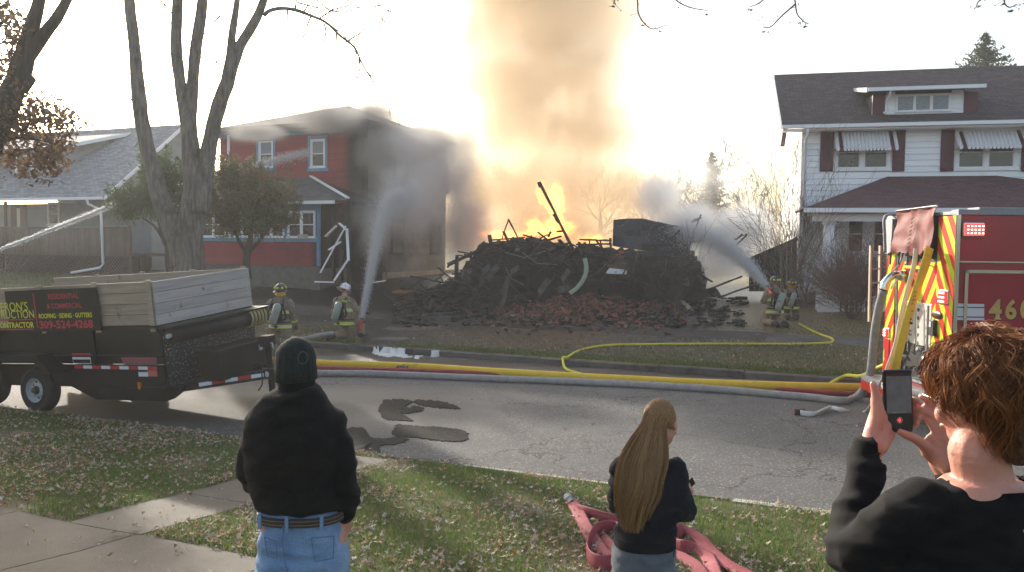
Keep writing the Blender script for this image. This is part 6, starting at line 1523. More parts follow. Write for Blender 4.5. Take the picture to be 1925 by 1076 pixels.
# orange brown brickwork lump at the left pile
mb=MB()
for k in range(420):
    a=rr.uniform(0,6.28); r=rr.random()**.5; x=hc.x+math.cos(a)*r*3.4; y=hc.y+.7+math.sin(a)*r*2.2; c=Vector((x,y,conez(x,y)+.05)); q=rr.uniform(.03,.11); dv=Vector((rr.gauss(0,1),rr.gauss(0,1),rr.gauss(0,.35))).normalized()*q*rr.uniform(.8,3)
    mb.bar(c-dv,c+dv,q*.5,q*.3)
o=mb.build('charred_fragments',m_ash,ru2,world=True); o['kind']='stuff'
gl=thing('fallen_brickwork','orange brown slab of fallen brickwork lying left of the ruin','brickwork',GT(760,553))
for i in range(6):
    for j in range(3):
        c=GT(742+i*9.5+j*3,549-j*0,.12+j*.11); MB().box(c.x-.09,c.x+.09,c.y-.05+j*.12,c.y+.05+j*.12,c.z-.05,c.z+.045).build('brick',mat('brick_orange',(.36,.17,.07),(.25,.11,.05),8,.9) if i==j==0 else bpy.data.materials['brick_orange'],gl,world=True,bevel=.008)
# loose planks on open ground
def plank(label,a,b,w_,mtl,name='loose_plank',cat='plank'):
    pa,pb=GT(*a,.06),GT(*b,.05); c=(pa+pb)/2; o=MB().bar(pa-c,pb-c,w_,.05).build(name,mtl,None); o.location=c; return tag(o,label,cat)
plank('pale squared timber lying on black ground right of the ruin',(1281,565),(1299,583),.16,m_wood)
plank('thin pale pole leaning low across the right side of the ruin',(1205,533),(1240,520),.06,m_tvk)
# lean-to: burned sloping panel next to the white house
lt=thing('burned_lean_to','charred sloping panel leaning down from the corner of the white house','lean-to',(*P(1455,500,28.6)[:2],TZ(*P(1455,500,28.6)[:2])))
for k in range(9):
    a=1408+k*10; f=k/9; yt=487-f*38; d=29.2-f*.6
    MB().slab([P(a,548,d-.1),P(a+9.3,548,d-.12),P(a+9.3,yt-4,d),P(a,yt,d)],-.05).build('charred_board',m_char,lt,world=True)
MB().bar(P(1404,490,29),P(1500,449,28.3),.12,.12).build('top_beam',m_char,lt,world=True)
MB().bar(P(1404,442,29),P(1380,465,29.2),.05,.05).bar(P(1396,440,29),P(1383,452,29.2),.04,.04).build('broken_stick',m_char,lt,world=True)
# small things on the lawns
def ring(label,px,py,r,mt,dash=1.0):
    c=GT(px,py); pts=[(math.cos(a)*r,0.12*math.sin(a),math.sin(a)*r*.6+.02) for a in np.linspace(-.2,3.4,14)]
    o=MB().tube(pts,.012,6).build('wire_hoop',mt,None,smooth=True); o.location=c; return tag(o,label,'wire')
ring('small wire hoop standing in the grass right of the brick heap',1330,627,.35,m_stem)
o=ribbon('thin cut branch lying over the left kerb beside the foam',[GT(758,663,.04),GT(775,655,.1),GT(790,649,.12),GT(808,646,.06)],.03,.02,m_stem,(0,1,0),name='cut_branch',cat='branch')
c=GT(522,598); o=MB().cyl((0,0,0),(0,0,.28),.12,4,.02).build('marker_flag',m_redref,None); o.location=c; tag(o,'tiny red utility marker in the grass between the two left firefighters','marker')
# ================================================================== PEOPLE
m_skin=mat('skin',(.52,.28,.20),(.46,.23,.165),9,.5,.1,150,spec=.35)
m_skin2=mat('skin_pink',(.55,.27,.20),(.47,.20,.15),7,.48,.12,160,spec=.35,c3=(.55,.20,.15),s3=14,t3=(.6,.75))
def cloth(name,c1,c2,rough=.9,bump=.5,bs=180,sheen=.25,fold=9):
    m=mat(name,c1,c2,14,rough,bump,bs); b=m.node_tree.nodes['Principled BSDF']
    b.inputs['Sheen Weight'].default_value=sheen; b.inputs['Specular IOR Level'].default_value=.12; return m
m_blackf=cloth('fleece_black',(.006,.006,.006),(.011,.0105,.010),sheen=.04)
m_navy=cloth('sweatshirt_black_navy',(.005,.007,.012),(.008,.011,.018),sheen=.04)
m_black3=cloth('knit_top_black',(.004,.004,.0045),(.007,.007,.008),.85,.3,400,.04)
m_jean=mat('jeans_blue',(.13,.23,.42),(.22,.34,.54),5,.85,.6,220,c3=(.33,.45,.62),s3=3,t3=(.52,.72),stretch=(1,1,.6))
m_sweat=cloth('sweatpants_grey',(.085,.10,.125),(.115,.13,.155))
m_beanie=mat('beanie_black',(.008,.010,.011),(.02,.024,.025),20,.85,1,90,stretch=(1,1,.1))
m_belt=mat('belt_leather',(.03,.022,.018),(.05,.038,.03),10,.5)
m_phone=mat('phone_case_black',(.006,.006,.007),None,rough=.35)
def folds(seed,amp,s=6,st=(1,1,2.2)):
    def f(co,n):
        q=Vector((co.x*st[0],co.y*st[1],co.z*st[2])); a=noise.noise(q*s+Vector((seed,0,seed))); b=noise.noise(q*s*2.3+Vector((0,seed,3)))
        return amp*((abs(a)*-1.6+.35)+.35*b)
    return f
def chain(mb,pts,rad,n=16,seg=5):
    """pts [(x,y,z)], rad [(rx,ry) or r]"""
    A=[(*p,*( (r,r) if not hasattr(r,'__len__') else r)) for p,r in zip(pts,rad)]
    sp=spline(A,seg); mb.tube([Vector(p[:3]) for p in sp],[(max(p[3],.003),max(p[4],.003)) for p in sp],n)
    for q in (sp[0],sp[-1]): mb.ell(Vector(q[:3]),(min(q[3],q[4]),)*3,12,8)
def torso(mb,rings,n=28):
    """rings: (cx,cy,z,rx,ry)"""
    sp=spline(rings,5); b=len(mb.v)
    for q in sp:
        for j in range(n):
            a=2*math.pi*j/n; c,s=math.cos(a),math.sin(a)
            e=.82; mb.v.append((q[0]+q[3]*math.copysign(abs(c)**e,c),q[1]+q[4]*math.copysign(abs(s)**e,s),q[2]))
    k=len(sp)
    for i in range(k-1):
        for j in range(n): mb.f.append((b+i*n+j,b+i*n+(j+1)%n,b+(i+1)*n+(j+1)%n,b+(i+1)*n+j))
    mb.f.append(tuple(b+j for j in range(n))[::-1]); mb.f.append(tuple(b+(k-1)*n+j for j in range(n)))
def head(mb,M,s=1.0,ears=True):
    """head facing +y in its own frame, origin at chin-neck joint; height ~.23"""
    def E(c,r,n=20,m=14): 
        k=MB().ell(c,r,n,m); mb.add([M@(Vector(v)*s) for v in k.v],k.f)
    E((0,-.012,.145),(.077,.097,.095)); E((0,.022,.085),(.062,.075,.085)); E((0,.045,.035),(.040,.042,.035)); E((0,.055,.02),(.024,.025,.02))
    E((0,.098,.09),(.012,.022,.028)); E((0,.108,.075),(.015,.014,.012)); E((0,.082,.115),(.05,.016,.014)); E((0,.093,.045),(.024,.012,.008))
    for x in (-1,1):
        E((x*.04,.07,.075),(.022,.02,.022)); ears and (E((x*.078,-.0,.098),(.011,.022,.032),12,10),E((x*.083,-.008,.106),(.008,.017,.02),10,8))
def hair_strands(name,mt,parent,strands,rad=.0009,n=3):
    """strands: list of point lists -> tapered 3-sided tubes in one mesh"""
    V=[];Fc=[]; b=0
    ang=[2*math.pi*j/n for j in range(n)]
    for S_ in strands:
        pts=S_ ; k=len(pts); r0=rad*rnd.uniform(.7,1.3)
        for i,p in enumerate(pts):
            d=(pts[min(i+1,k-1)]-pts[max(i-1,0)]); d=d.normalized() if d.length>1e-9 else Vector((0,0,1))
            u=d.orthogonal().normalized(); w=d.cross(u); r=r0*(1-.75*(i/(k-1))**2)
            for a in ang: V.append(p+u*(math.cos(a)*r)+w*(math.sin(a)*r))
        for i in range(k-1):
            for j in range(n):
                a=b+i*n+j; c=b+i*n+(j+1)%n; Fc.append((a,c,c+n)); Fc.append((a,c+n,a+n))
        b+=k*n
    Vn=np.array([tuple(v) for v in V]); o=bigmesh(name,Vn,np.array(Fc),mt,None,True); 
    if parent is not None: o.parent=parent
    o['kind']='stuff'; return o
def hairmat(name,cols,rough=.38):
    m=multicol(name,cols,rough,.25,spec=.5); return m
# generic finger hand: frame H: x = across palm (thumb side +x), y = palm normal (palm faces +y), z = towards fingertips, origin wrist
def hand(H,mt,parent,name='hand',curls=(.3,.35,.4,.5),thumb=(.6,.3),spread=.05,s=1.0,mirror=1,voxel=.0028,wrist=.05,merge=None):
    mb=merge or MB()
    def T(p): return H@Vector((p[0]*mirror*s,p[1]*s,p[2]*s))
    def ch(pts,rad,n=10):
        A=[(*T(p),r*s,r*s) for p,r in zip(pts,rad)]
        sp=spline(A,3); mb.tube([Vector(q[:3]) for q in sp],[(q[3],q[4]) for q in sp],n)
        for q in (sp[0],sp[-1]): mb.ell(Vector(q[:3]),(q[3],)*3,8,6)
    # wrist + palm as flattened chains
    for x0,x1,r in ((-.024,-.030,.0125),(-.012,-.011,.0135),(.0,.010,.0135),(.012,.029,.0125)):
        ch([(x0*.8,0,-wrist),(x0,0,0),((x0+x1)/2,.002,.045),(x1,0,.088)],[.017,.0165,.0145,r])
    ch([(.018,.008,.01),(.034,.014,.035)],[.017,.015])
    base=[(.030,0,.090),(.010,-.002,.095),(-.011,-.001,.090),(-.030,.001,.080)]; lens=[(.040,.024,.019),(.045,.028,.020),(.041,.026,.019),(.032,.020,.017)]; rr_=[.0088,.0092,.0086,.0076]
    for i in range(4):
        p=Vector(base[i]); c=curls[i]; a=0; pts=[p.copy()]; sp_=(1.5-i)*spread
        for k,l in enumerate(lens[i]):
            a+=c*(1.0 if k==0 else 1.25); p=p+Vector((math.sin(sp_)*math.cos(a),math.sin(a),math.cos(a)*math.cos(sp_)))*l; pts.append(p.copy())
        ch(pts,[rr_[i]*1.08,rr_[i],rr_[i]*.93,rr_[i]*.8])
    a,b=thumb
    p=Vector((.030,.012,.022)); d=Vector((math.sin(a)*.9,math.sin(b),math.cos(a))).normalized(); pts=[p.copy()]
    for l in (.042,.032,.026):
        p=p+d*l; pts.append(p.copy()); d=(d+Vector((-.22,.12*b,.16))).normalized()
    ch(pts,[.0135,.011,.0105,.0085])
    if merge is not None: return None
    me=remesh(mb,voxel,3,name); me.materials.append(mt); o=link(name,me,mt,parent,True); 
    return o
def frame(o,z,y):
    z=Vector(z).normalized(); y=Vector(y); y=(y-z*y.dot(z)).normalized(); x=y.cross(z)
    M=Matrix.Identity(4)
    for i in range(3): M[i][0]=x[i];M[i][1]=y[i];M[i][2]=z[i];M[i][3]=o[i]
    return M
def pm(me,name,mt,parent,smooth=True): return link(name,me,mt,parent,smooth)
# ------------------------------------------------------------------ the man
d=3.44; hx=P(552,700,d).x; gz=TZ(hx,d)
man=thing('person','man seen from behind in black fleece, black beanie and blue jeans, one hand in pocket','person',(hx,d,gz),R(-4))
iW=WM[man.name].inverted()
def L3(px,py,dd): return iW@P(px,py,dd)
zt=L3(552,645,d).z     # crown
k_=zt/1.84
bm_=MB(); hd=frame(L3(556,743,d-.0),(0.02,.10,1),(.55,1,0)); 
neckp=L3(560,735,d)
# body: one continuous mesh: legs, torso, arms, neck, head and hands
bd=MB()
sh=neckp.z-.085; hipz=L3(560,985,d).z-.05
cxp=lambda px,py: L3(px,py,d).x
torso(bd,[(cxp(570,1000),0,hipz-.12,.16,.12),(cxp(568,985),0,hipz,.175,.125),(cxp(560,900),.0,hipz+.22,.17,.12),(cxp(556,830),-.01,sh-.12,.17,.11),(cxp(556,780),-.01,sh-.02,.14,.08),(cxp(560,750),.0,sh+.06,.07,.07)])
chain(bd,[(neckp.x-.01,-.01,sh+.0),(neckp.x,.01,neckp.z+.03)],[.068,.062])
head(bd,hd@Matrix.Translation((0,.004,.012)),.88,False)
LS=L3(490,792,d); RS=L3(630,797,d)
legs=[]
for sx_ in (-1,1):
    hx_=cxp(570,1000)+sx_*.095; chain(bd,[(hx_,0,hipz-.02),(hx_+sx_*.02,.01,.50),(hx_+sx_*.03,-.01,.12)],[(.10,.11),(.065,.07),(.045,.05)])
    chain(bd,[(hx_+sx_*.03,-.02,.05),(hx_+sx_*.04,.14,.035)],[.045,.038])
RE=L3(648,905,d-.03); RH=L3(648,972,d+.02)
LE=L3(476,900,d+.05); LH=(LE.x+.14,.27,LE.z+.02)
chain(bd,[RS-Vector((.03,0,.03)),RE,RH],[.045,.04,.032]); chain(bd,[LS+Vector((.03,0,-.03)),LE,LH],[.045,.04,.030])
chain(bd,[RH,(RH.x-.01,RH.y+.02,RH.z-.06)],[.034,.034])
me=remesh(bd,.009,5,'body'); pm(me,'body',m_skin,man)
# fleece
bz=L3(560,984,d-.14).z; jk=MB()
torso(jk,[(cxp(570,985),.0,bz+.030,.188,.146),(cxp(566,960),.0,bz+.075,.203,.156),(cxp(558,900),-.005,hipz+.26,.205,.15),(cxp(553,850),-.02,sh-.14,.215,.145),(cxp(553,805),-.02,sh-.03,.20,.12),(cxp(556,772),-.005,sh+.050,.145,.10),(cxp(560,745),.005,sh+.11,.078,.078)])
chain(jk,[(LS.x+.03,LS.y-.01,LS.z-.0),(LE.x+.0,LE.y,LE.z),(LH[0],LH[1],LH[2])],[.078,.066,.052])
chain(jk,[(RS.x-.02,RS.y-.01,RS.z),(RE.x,RE.y,RE.z),(RH.x+.003,RH.y,RH.z+.03)],[.078,.064,.055])
chain(jk,[(neckp.x-.012,-.004,sh+.05),(neckp.x+.002,.008,neckp.z-.022)],[.080,.074])
top_=neckp.z-.01
me=remesh(jk,.010,6,'jacket',folds(2,.021,5)); pm(me,'fleece_jacket',m_blackf,man)
col_=MB(); a_=frame((neckp.x-.008,.004,neckp.z-.045),(.0,.06,1),(0,1,0))
for rr_,zz_ in ((.083,0),(.085,.03),(.080,.052)): pass
V=[];n=40
for zz_,r_in in ((-.01,.092),(.03,.084),(.06,.080),(.092,.078),(.096,.073),(.08,.068)):
    for j in range(n):
        an=2*math.pi*j/n; V.append(a_@Vector((math.cos(an)*r_in,math.sin(an)*r_in*1.02,zz_+.012*math.cos(an-1.2))))
col_.add(V,[(i*n+j,i*n+(j+1)%n,(i+1)*n+(j+1)%n,(i+1)*n+j) for i in range(5) for j in range(n)]); col_.build('collar',m_blackf,man,smooth=True)
MB().box(neckp.x-.052,neckp.x-.046,-.105,-.1,neckp.z-.045,neckp.z-.039).build('collar_tag',m_whiref,man)
# jeans
jn=MB(); torso(jn,[(cxp(572,1030),.0,hipz-.22,.195,.145),(cxp(571,1010),.0,hipz-.10,.198,.15),(cxp(570,995),.0,hipz-.01,.187,.14),(cxp(569,982),.0,bz-.02,.180,.138),(cxp(569,982),.0,bz+.022,.178,.136),(cxp(569,982),.0,bz+.06,.174,.132)])
for sx_ in (-1,1):
    hx_=cxp(570,1000)+sx_*.098; chain(jn,[(hx_,-.0,hipz-.10),(hx_+sx_*.012,.0,hipz-.32),(hx_+sx_*.02,.01,.50),(hx_+sx_*.03,-.01,.08)],[(.105,.135),(.10,.115),(.08,.088),(.075,.08)])
me=remesh(jn,.010,5,'jeans',folds(5,.014,7)); pm(me,'jeans',m_jean,man)
def oval_ring(parent,name,mt,cx,cyy,z,rx,ry,h,th=.006,tiltx=0,n=56,e=.82,seg=None):
    V=[];r0,r1=(0,n) if seg is None else seg
    for j in range(r0,r1+(0 if seg is None else 1)):
        a=2*math.pi*j/n; c,s=math.cos(a),math.sin(a); x=math.copysign(abs(c)**e,c); y=math.copysign(abs(s)**e,s); zz=z+tiltx*x*rx
        V+=[(cx+x*rx,cyy+y*ry,zz-h/2),(cx+x*(rx+th),cyy+y*(ry+th),zz-h/2),(cx+x*(rx+th),cyy+y*(ry+th),zz+h/2),(cx+x*rx,cyy+y*ry,zz+h/2)]
    m_=len(V)//4; rng_=range(m_ if seg is None else m_-1)
    return MB().add(V,[(4*i+q,4*i+(q+1)%4,4*((i+1)%m_)+(q+1)%4,4*((i+1)%m_)+q) for i in rng_ for q in range(4)]).build(name,mt,parent,smooth=False)
bx=cxp(569,982)
blt=oval_ring(man,'belt',m_belt,bx,0,bz,.186,.141,.038,.006,.03)
for dzz in (-.008,.008): oval_ring(blt,'belt_stripe',mat('belt_stripe',(.15,.12,.10),None,rough=.6),bx,0,bz+dzz,0.1925,.1475,.004,.001,.03)
for an in (-2.35,-1.62,-.95,-3.0):
    c,s=math.cos(an),math.sin(an); x=bx+math.copysign(abs(c)**.82,c)*.195; y=math.copysign(abs(s)**.82,s)*.150
    MB().box(x-.007,x+.007,y-.004,y+.004,bz-.034+.03*(x-bx),bz+.03+.03*(x-bx)).build('belt_loop',m_jean,man)
# pocket outlines (stitched patch on the back)
for (pa,pb,pc,pd_) in (((585,1012),(628,1008),(626,1050),(592,1056)),((497,1010),(520,1018),(520,1050),(503,1046))):
    q=[L3(x,y,d-.158) for x,y in (pa,pb,pc,pd_)]
    ob=MB()
    for i in range(4): ob.tube([q[i],q[(i+1)%4]],.0022,4)
    ob.build('pocket_seam',mat('denim_seam',(.09,.16,.28),None,rough=.9),man)
MB().tube([L3(533,990,d-.158),L3(530,1020,d-.16),L3(537,1060,d-.16),L3(545,1100,d-.14)],.0025,4).build('centre_seam',bpy.data.materials['denim_seam'],man)
# beanie
bn=MB(); bc_=hd@Vector((0,-.006,.115))
ax=(hd.to_3x3()@Vector((0,-.12,1))).normalized(); X2=hd.to_3x3()@Vector((1,0,0)); Y2=ax.cross(X2)*1.0
n=48; V=[]; prof=[(-.052,.086),(-.049,.093),(.002,.0935),(.008,.0905),(.045,.090),(.08,.083),(.107,.066),(.126,.042),(.136,.016),(.138,.001)]
for h_,r_2 in prof:
    for j in range(n):
        a=2*math.pi*j/n; rr2=r_2*(1+.012*math.sin(a*24)*(h_<.1)+.03*nz((math.cos(a),math.sin(a),h_*14),2)); V.append(bc_+ax*h_+X2*(math.cos(a)*rr2*.88)+Y2*(math.sin(a)*rr2*1.03))
bn.add(V,[(i*n+j,i*n+(j+1)%n,(i+1)*n+(j+1)%n,(i+1)*n+j) for i in range(len(prof)-1) for j in range(n)]); bo=bn.build('beanie',m_beanie,man,smooth=True)
lg=[bc_+ax*(.055+.026*math.sin(t_))+X2*(.076+.006*math.cos(t_))+Y2*(-.028+.022*math.cos(t_)) for t_ in np.linspace(0,6.28,16)]
MB().tube(lg,.003,5,cap=False).build('embroidered_loop',mat('grey_thread',(.05,.06,.065),None,rough=.8),bo)
# beard
be=MB().ell(hd@Vector((0,.062,.028)),(.046,.044,.036),14,10).ell(hd@Vector((.036,.04,.05)),(.024,.034,.036),12,8).build('beard',mat('beard_dark',(.02,.014,.010),None,rough=.9,bump=1,bscale=300),man,smooth=True)
# shoes
for sx_ in (-1,1):
    hx_=cxp(570,1000)+sx_*.13; mb=MB(); chain(mb,[(hx_,-.06,.05),(hx_,.06,.05),(hx_+sx_*.01,.17,.035)],[.055,.055,.045]); pm(remesh(mb,.012,3,'shoe'),'shoe',m_dk,man)
# ------------------------------------------------------------------ the girl
d=4.15; hx=P(1212,900,d).x; gz=TZ(hx,d)
girl=thing('person','girl with very long light brown hair looking down at the phone in her hand','person',(hx,d,gz),R(0))
iG=WM[girl.name].inverted(); G3=lambda px,py,dd=d: iG@P(px,py,dd)
bd=MB(); hb=G3(1238,812); 
hdm=frame(G3(1246,836),(-.02,.42,1),(.62,.95,-.5)); gs=.96
hz2=G3(1212,1010).z
torso(bd,[(G3(1213,1035).x,0,hz2-.12,.13,.11),(G3(1213,1010).x,0,hz2,.135,.11),(G3(1215,950).x,0,hz2+.17,.12,.10),(G3(1215,905).x,0,hz2+.28,.13,.10),(G3(1218,870).x,0,hz2+.38,.12,.08),(G3(1225,850).x,.0,hz2+.43,.05,.05)])
chain(bd,[G3(1228,868),G3(1238,838)],[.048,.045]); head(bd,hdm,gs)
gl_=[G3(1172,880),G3(1165,945,d+.05),G3(1185,975,d+.16)]; gr=[G3(1268,885,d-.02),G3(1282,958,d-.04),(G3(1288,948,d+.24).x,G3(1288,948,d+.24).y,G3(1288,948,d+.24).z)]
chain(bd,gl_,[.04,.034,.025]); chain(bd,gr,[.042,.034,.024])
for sx_ in (-1,1):
    lx=G3(1213,1035).x+sx_*.075; chain(bd,[(lx,0,hz2-.05),(lx+sx_*.01,.01,.42),(lx+sx_*.015,-.01,.09)],[(.08,.085),(.055,.06),(.038,.042)]); chain(bd,[(lx+sx_*.015,-.02,.045),(lx+sx_*.02,.11,.03)],[.038,.032])
Hg=frame(G3(1289,945,d+.24),(.35,.25,.75),(-.6,.6,.1)); hand(Hg,m_skin,None,merge=bd,curls=(.7,.75,.8,.8),thumb=(.5,.5),s=.85,mirror=-1,wrist=.03)
pm(remesh(bd,.006,4,'body'),'body',m_skin,girl)
jk=MB(); cx=lambda px:G3(px,900).x
torso(jk,[(cx(1214),0,hz2-.02,.142,.128),(cx(1215),0,hz2+.03,.158,.140),(cx(1218),.0,hz2+.12,.165,.142),(cx(1218),-.01,hz2+.24,.165,.135),(cx(1216),-.01,hz2+.34,.155,.12),(cx(1218),.0,hz2+.40,.11,.09),(cx(1226),.01,hz2+.45,.06,.06)])
chain(jk,[gl_[0],gl_[1],gl_[2]],[.068,.062,.05]); chain(jk,[(gr[0].x-.01,gr[0].y,gr[0].z-.005),gr[1],Vector(gr[2])-Vector((.02,.03,.01))],[.074,.070,.045])
pm(remesh(jk,.008,6,'sweatshirt',folds(9,.021,6)),'sweatshirt',m_navy,girl)
oval_ring(girl,'hem_band',m_navy,cx(1214),0,hz2-.008,.155,.141,.055,.007)
jn=MB(); torso(jn,[(cx(1213),0,hz2-.30,.150,.125),(cx(1213),0,hz2-.18,.168,.145),(cx(1213),-.005,hz2-.09,.166,.148),(cx(1214),0,hz2-.0,.150,.132)])
for sx_ in (-1,1):
    lx=cx(1213)+sx_*.08; chain(jn,[(lx,-.01,hz2-.14),(lx+sx_*.01,0,hz2-.35),(lx+sx_*.01,.01,.45),(lx+sx_*.015,-.01,.10)],[(.085,.12),(.085,.10),(.07,.075),(.065,.07)])
pm(remesh(jn,.008,5,'sweatpants',folds(4,.013,7)),'sweatpants',m_sweat,girl)
MB().tube([G3(1262,1012,d-.10),G3(1268,1035,d-.10),G3(1264,1062,d-.10)],.003,4).build('pocket_seam',m_dk,girl)
for sx_ in (-1,1):
    lx=cx(1213)+sx_*.095; mb=MB(); chain(mb,[(lx,-.05,.045),(lx,.05,.045),(lx,.13,.03)],[.048,.048,.038]); pm(remesh(mb,.012,3,'shoe'),'shoe',m_trimw,girl)
# back print: square emblem with rounded letters round it
def jprint(mtl,parent,items):
    for it in items:
        if it[0]=='t':
            _,s_,px,py,w_,h_,rot=it; me=fit_text(s_,w_,h_,.01); M=Matrix.Translation(G3(px,py,d-.162))@Matrix.Rotation(R(rot),4,'Y')@Matrix.Rotation(R(90),4,'X'); me.transform(M); link('print',me,mtl,parent)
        else:
            pts=[G3(x,y,d-.160) for x,y in it[1]]; MB().tube(pts+[pts[0]],.0022,4,cap=False).build('print',mtl,parent)
m_pr=mat('print_grey_white',(.32,.33,.35),None,rough=.8)
sq=[(1202,897),(1214,898),(1212,912),(1201,910)]
ejp=[c for c in girl.children if c.name.startswith('sweatshirt')][0]
jprint(m_pr,ejp,[('l',sq),('t','N',1204,908,.022,.026,8),('t','UNION',1190,925,.055,.018,-48),('t','FIRE',1187,915,.035,.018,-70),('t','w...',1190,948,.05,.014,20)])
# phone
gp_=Hg@Vector((-.0,.03,.075)); ph_=thing('phone','small dark phone held up in the right hand of the long haired girl','phone',gp_ if False else WM[girl.name]@gp_,rot=frame((0,0,0),(.55,.2,.5),(-.5,.7,.3)).to_3x3())
MB().box(-.033,.033,-.004,.004,-.065,.065).build('case',m_phone,ph_,bevel=.003); MB().box(-.029,.029,.0041,.0048,-.058,.058).build('screen',m_glass,ph_)
# hair: strands from the scalp, drawn down over the left shoulder to the waist
hr=random.Random(8); HM=hdm.to_3x3()
sk=hdm@(Vector((0,-.012,.145))*gs)
path=[(1228,748),(1208,800),(1186,860),(1172,910),(1166,950),(1170,985)]
strs=[]; strs_g=[]
for i in range(7500):
    th=hr.uniform(0,6.28); ph_r=math.acos(hr.uniform(-.45,1)); q=Vector((math.sin(ph_r)*math.cos(th)*.080,math.sin(ph_r)*math.sin(th)*.100,math.cos(ph_r)*.098))
    if q.y>.045 and q.z<.05: continue
    root_=sk+HM@q*gs; lane=hr.gauss(0,.42); lane=max(-1,min(1,lane)); dep_=hr.uniform(-1,1)
    side=(root_.x-sk.x)
    pts=[root_+(HM@q).normalized()*.004]
    ln=hr.triangular(.5,1.07,.96); wv=hr.choice((0,1,2,3,4,5,6)); ln*=1+.16*nz((lane*5,0,3),1); gk=nz((lane*8+dep_*.8,dep_*2,5),1)+hr.gauss(0,.07); lox=.03*nz((lane*6,7,1),1)
    for k in range(1,11):
        f=k/10*ln
        # centre path from back of head to waist (px space ends converted to metres)
        pxs=np.interp(f,[0,.15,.35,.6,.8,1],[1234,1222,1207,1192,1184,1178]); pys=np.interp(f,[0,.15,.35,.6,.8,1],[775,800,846,900,940,976]); c=G3(pxs,pys,d)
        wdt=np.interp(f,[0,.15,.4,.7,1],[.088,.090,.125,.112,.05]); yb=np.interp(f,[0,.15,.35,.6,1],[-.075,-.085,-.135,-.185,-.195])
        t_=(lane*.75+side*6*(1-f)*.25)
        x=c.x+lox*f+t_*wdt*1.25+.011*f*math.sin(f*7+wv*1.7)+.004*math.sin(f*19+wv); y=yb+dep_*.028*(1-.3*f)-.012*math.cos(f*6+wv)+abs(t_)*.06
        z=c.z+(-.0) 
        tgt=Vector((x,y,z))
        qn=q.copy(); qn=Vector((q.x/.080,q.y/.100,q.z/.098)); qb=Vector((lane*.55+dep_*.05,-1,-.35)).normalized(); h_=min(1,f/.24)
        dq=qn.lerp(qb,h_); dq=dq.normalized() if dq.length>.05 else qb
        sk_p=sk+HM@Vector((dq.x*.089,dq.y*.108,dq.z*.106))*gs
        e_=min(1,max(0,(f-.12)/.22)); e_=e_*e_*(3-2*e_); pts.append(sk_p.lerp(tgt,e_))
    strs.append(pts); strs_g.append(gk)
for lo,hi,cols in ((-9,-.12,[(.17,.08,.028),(.28,.145,.055),(.22,.11,.04),(.33,.18,.068)]),(-.12,.14,[(.26,.13,.045),(.42,.23,.085),(.32,.165,.06),(.50,.29,.12)]),(.14,9,[(.38,.20,.078),(.54,.32,.13),(.46,.26,.10),(.62,.40,.18)])):
    hair_strands('hair',hairmat('hair_light_brown',cols,.3),girl,[s_ for s_,g_ in zip(strs,strs_g) if lo<=g_<hi],.0013)
mb=MB(); k=MB().ell(Vector((0,-.020,.150))*gs,(.074*gs,.088*gs,.086*gs),24,16); mb.add([hdm@Vector(v) for v in k.v],k.f)
hm_=mat('hair_under_brown',(.07,.035,.015),(.11,.06,.025),3,.6,1,60,stretch=(30,30,1)); pm(remesh(mb,.009,4,'hair_mass'),'hair_mass',hm_,girl)
# ------------------------------------------------------------------ the woman filming
d=1.62; hc_=P(1838,748,d); gz=TZ(hc_.x,d)
wo_=thing('person','red brown haired woman in black top at right, filming the fire with a phone','person',(hc_.x,d,gz),R(0))
iV=WM[wo_.name].inverted(); W3=lambda px,py,dd=d: iV@P(px,py,dd)
bd=MB()
hw=frame(W3(1856,850,d+.01),(-.02,.06,1),(-.42,.90,-.03)); ws=.96
head(bd,hw,ws)
NB=W3(1845,915,d); SH=W3(1850,958,d).z
chain(bd,[W3(1858,985,d-.02),W3(1848,900,d-.0),W3(1838,850,d+.0)],[(.075,.065),(.058,.056),(.056,.056)])
torso(bd,[(W3(1850,1350).x,0,.80,.16,.12),(W3(1850,1250).x,0,.95,.165,.13),(W3(1852,1200).x,0,SH-.28,.15,.12),(W3(1852,1050).x,-.0,SH-.12,.175,.11),(W3(1852,985).x,-.012,SH-.03,.172,.092),(W3(1850,950).x,-.005,SH+.028,.118,.078),(W3(1850,925).x,.0,SH+.062,.075,.062)])
for sx_ in (-1,1):
    lx=W3(1850,1350).x+sx_*.09; chain(bd,[(lx,0,.85),(lx,.01,.45),(lx,-.01,.09)],[(.09,.10),(.06,.065),(.04,.045)]); chain(bd,[(lx,-.02,.045),(lx,.12,.03)],[.038,.032])
LSh=W3(1700,985,d+.0); LEl=W3(1598,1040,d+.06); LWr=W3(1636,842,d+.24)
chain(bd,[LSh,LEl,LWr],[.055,.042,.027])
RSh=W3(2010,990,d); REl=W3(1960,1130,d+.16); RWr=W3(1768,868,d+.30)
chain(bd,[RSh,REl,RWr],[.055,.042,.028])
# phone plane
PD=1.90
pc=W3(1687,754,PD+0); pr_=(W3(1716,754,PD)-W3(1658,754,PD)); 
# left hand holding the phone's left edge: wrist below left, fingers wrap behind, thumb up the near side
HL=frame(W3(1645,822,PD-.04),W3(1662,750,PD+.02)-W3(1645,822,PD-.04),Vector((.85,.35,0)))
mbh=bd
def fing(pts,rad,n=10):
    A=[(*p,r,r) for p,r in zip(pts,rad)]; sp=spline(A,3); mbh.tube([Vector(q[:3]) for q in sp],[(q[3],q[4]) for q in sp],n)
    for q in (sp[0],sp[-1]): mbh.ell(Vector(q[:3]),(q[3],)*3,8,6)
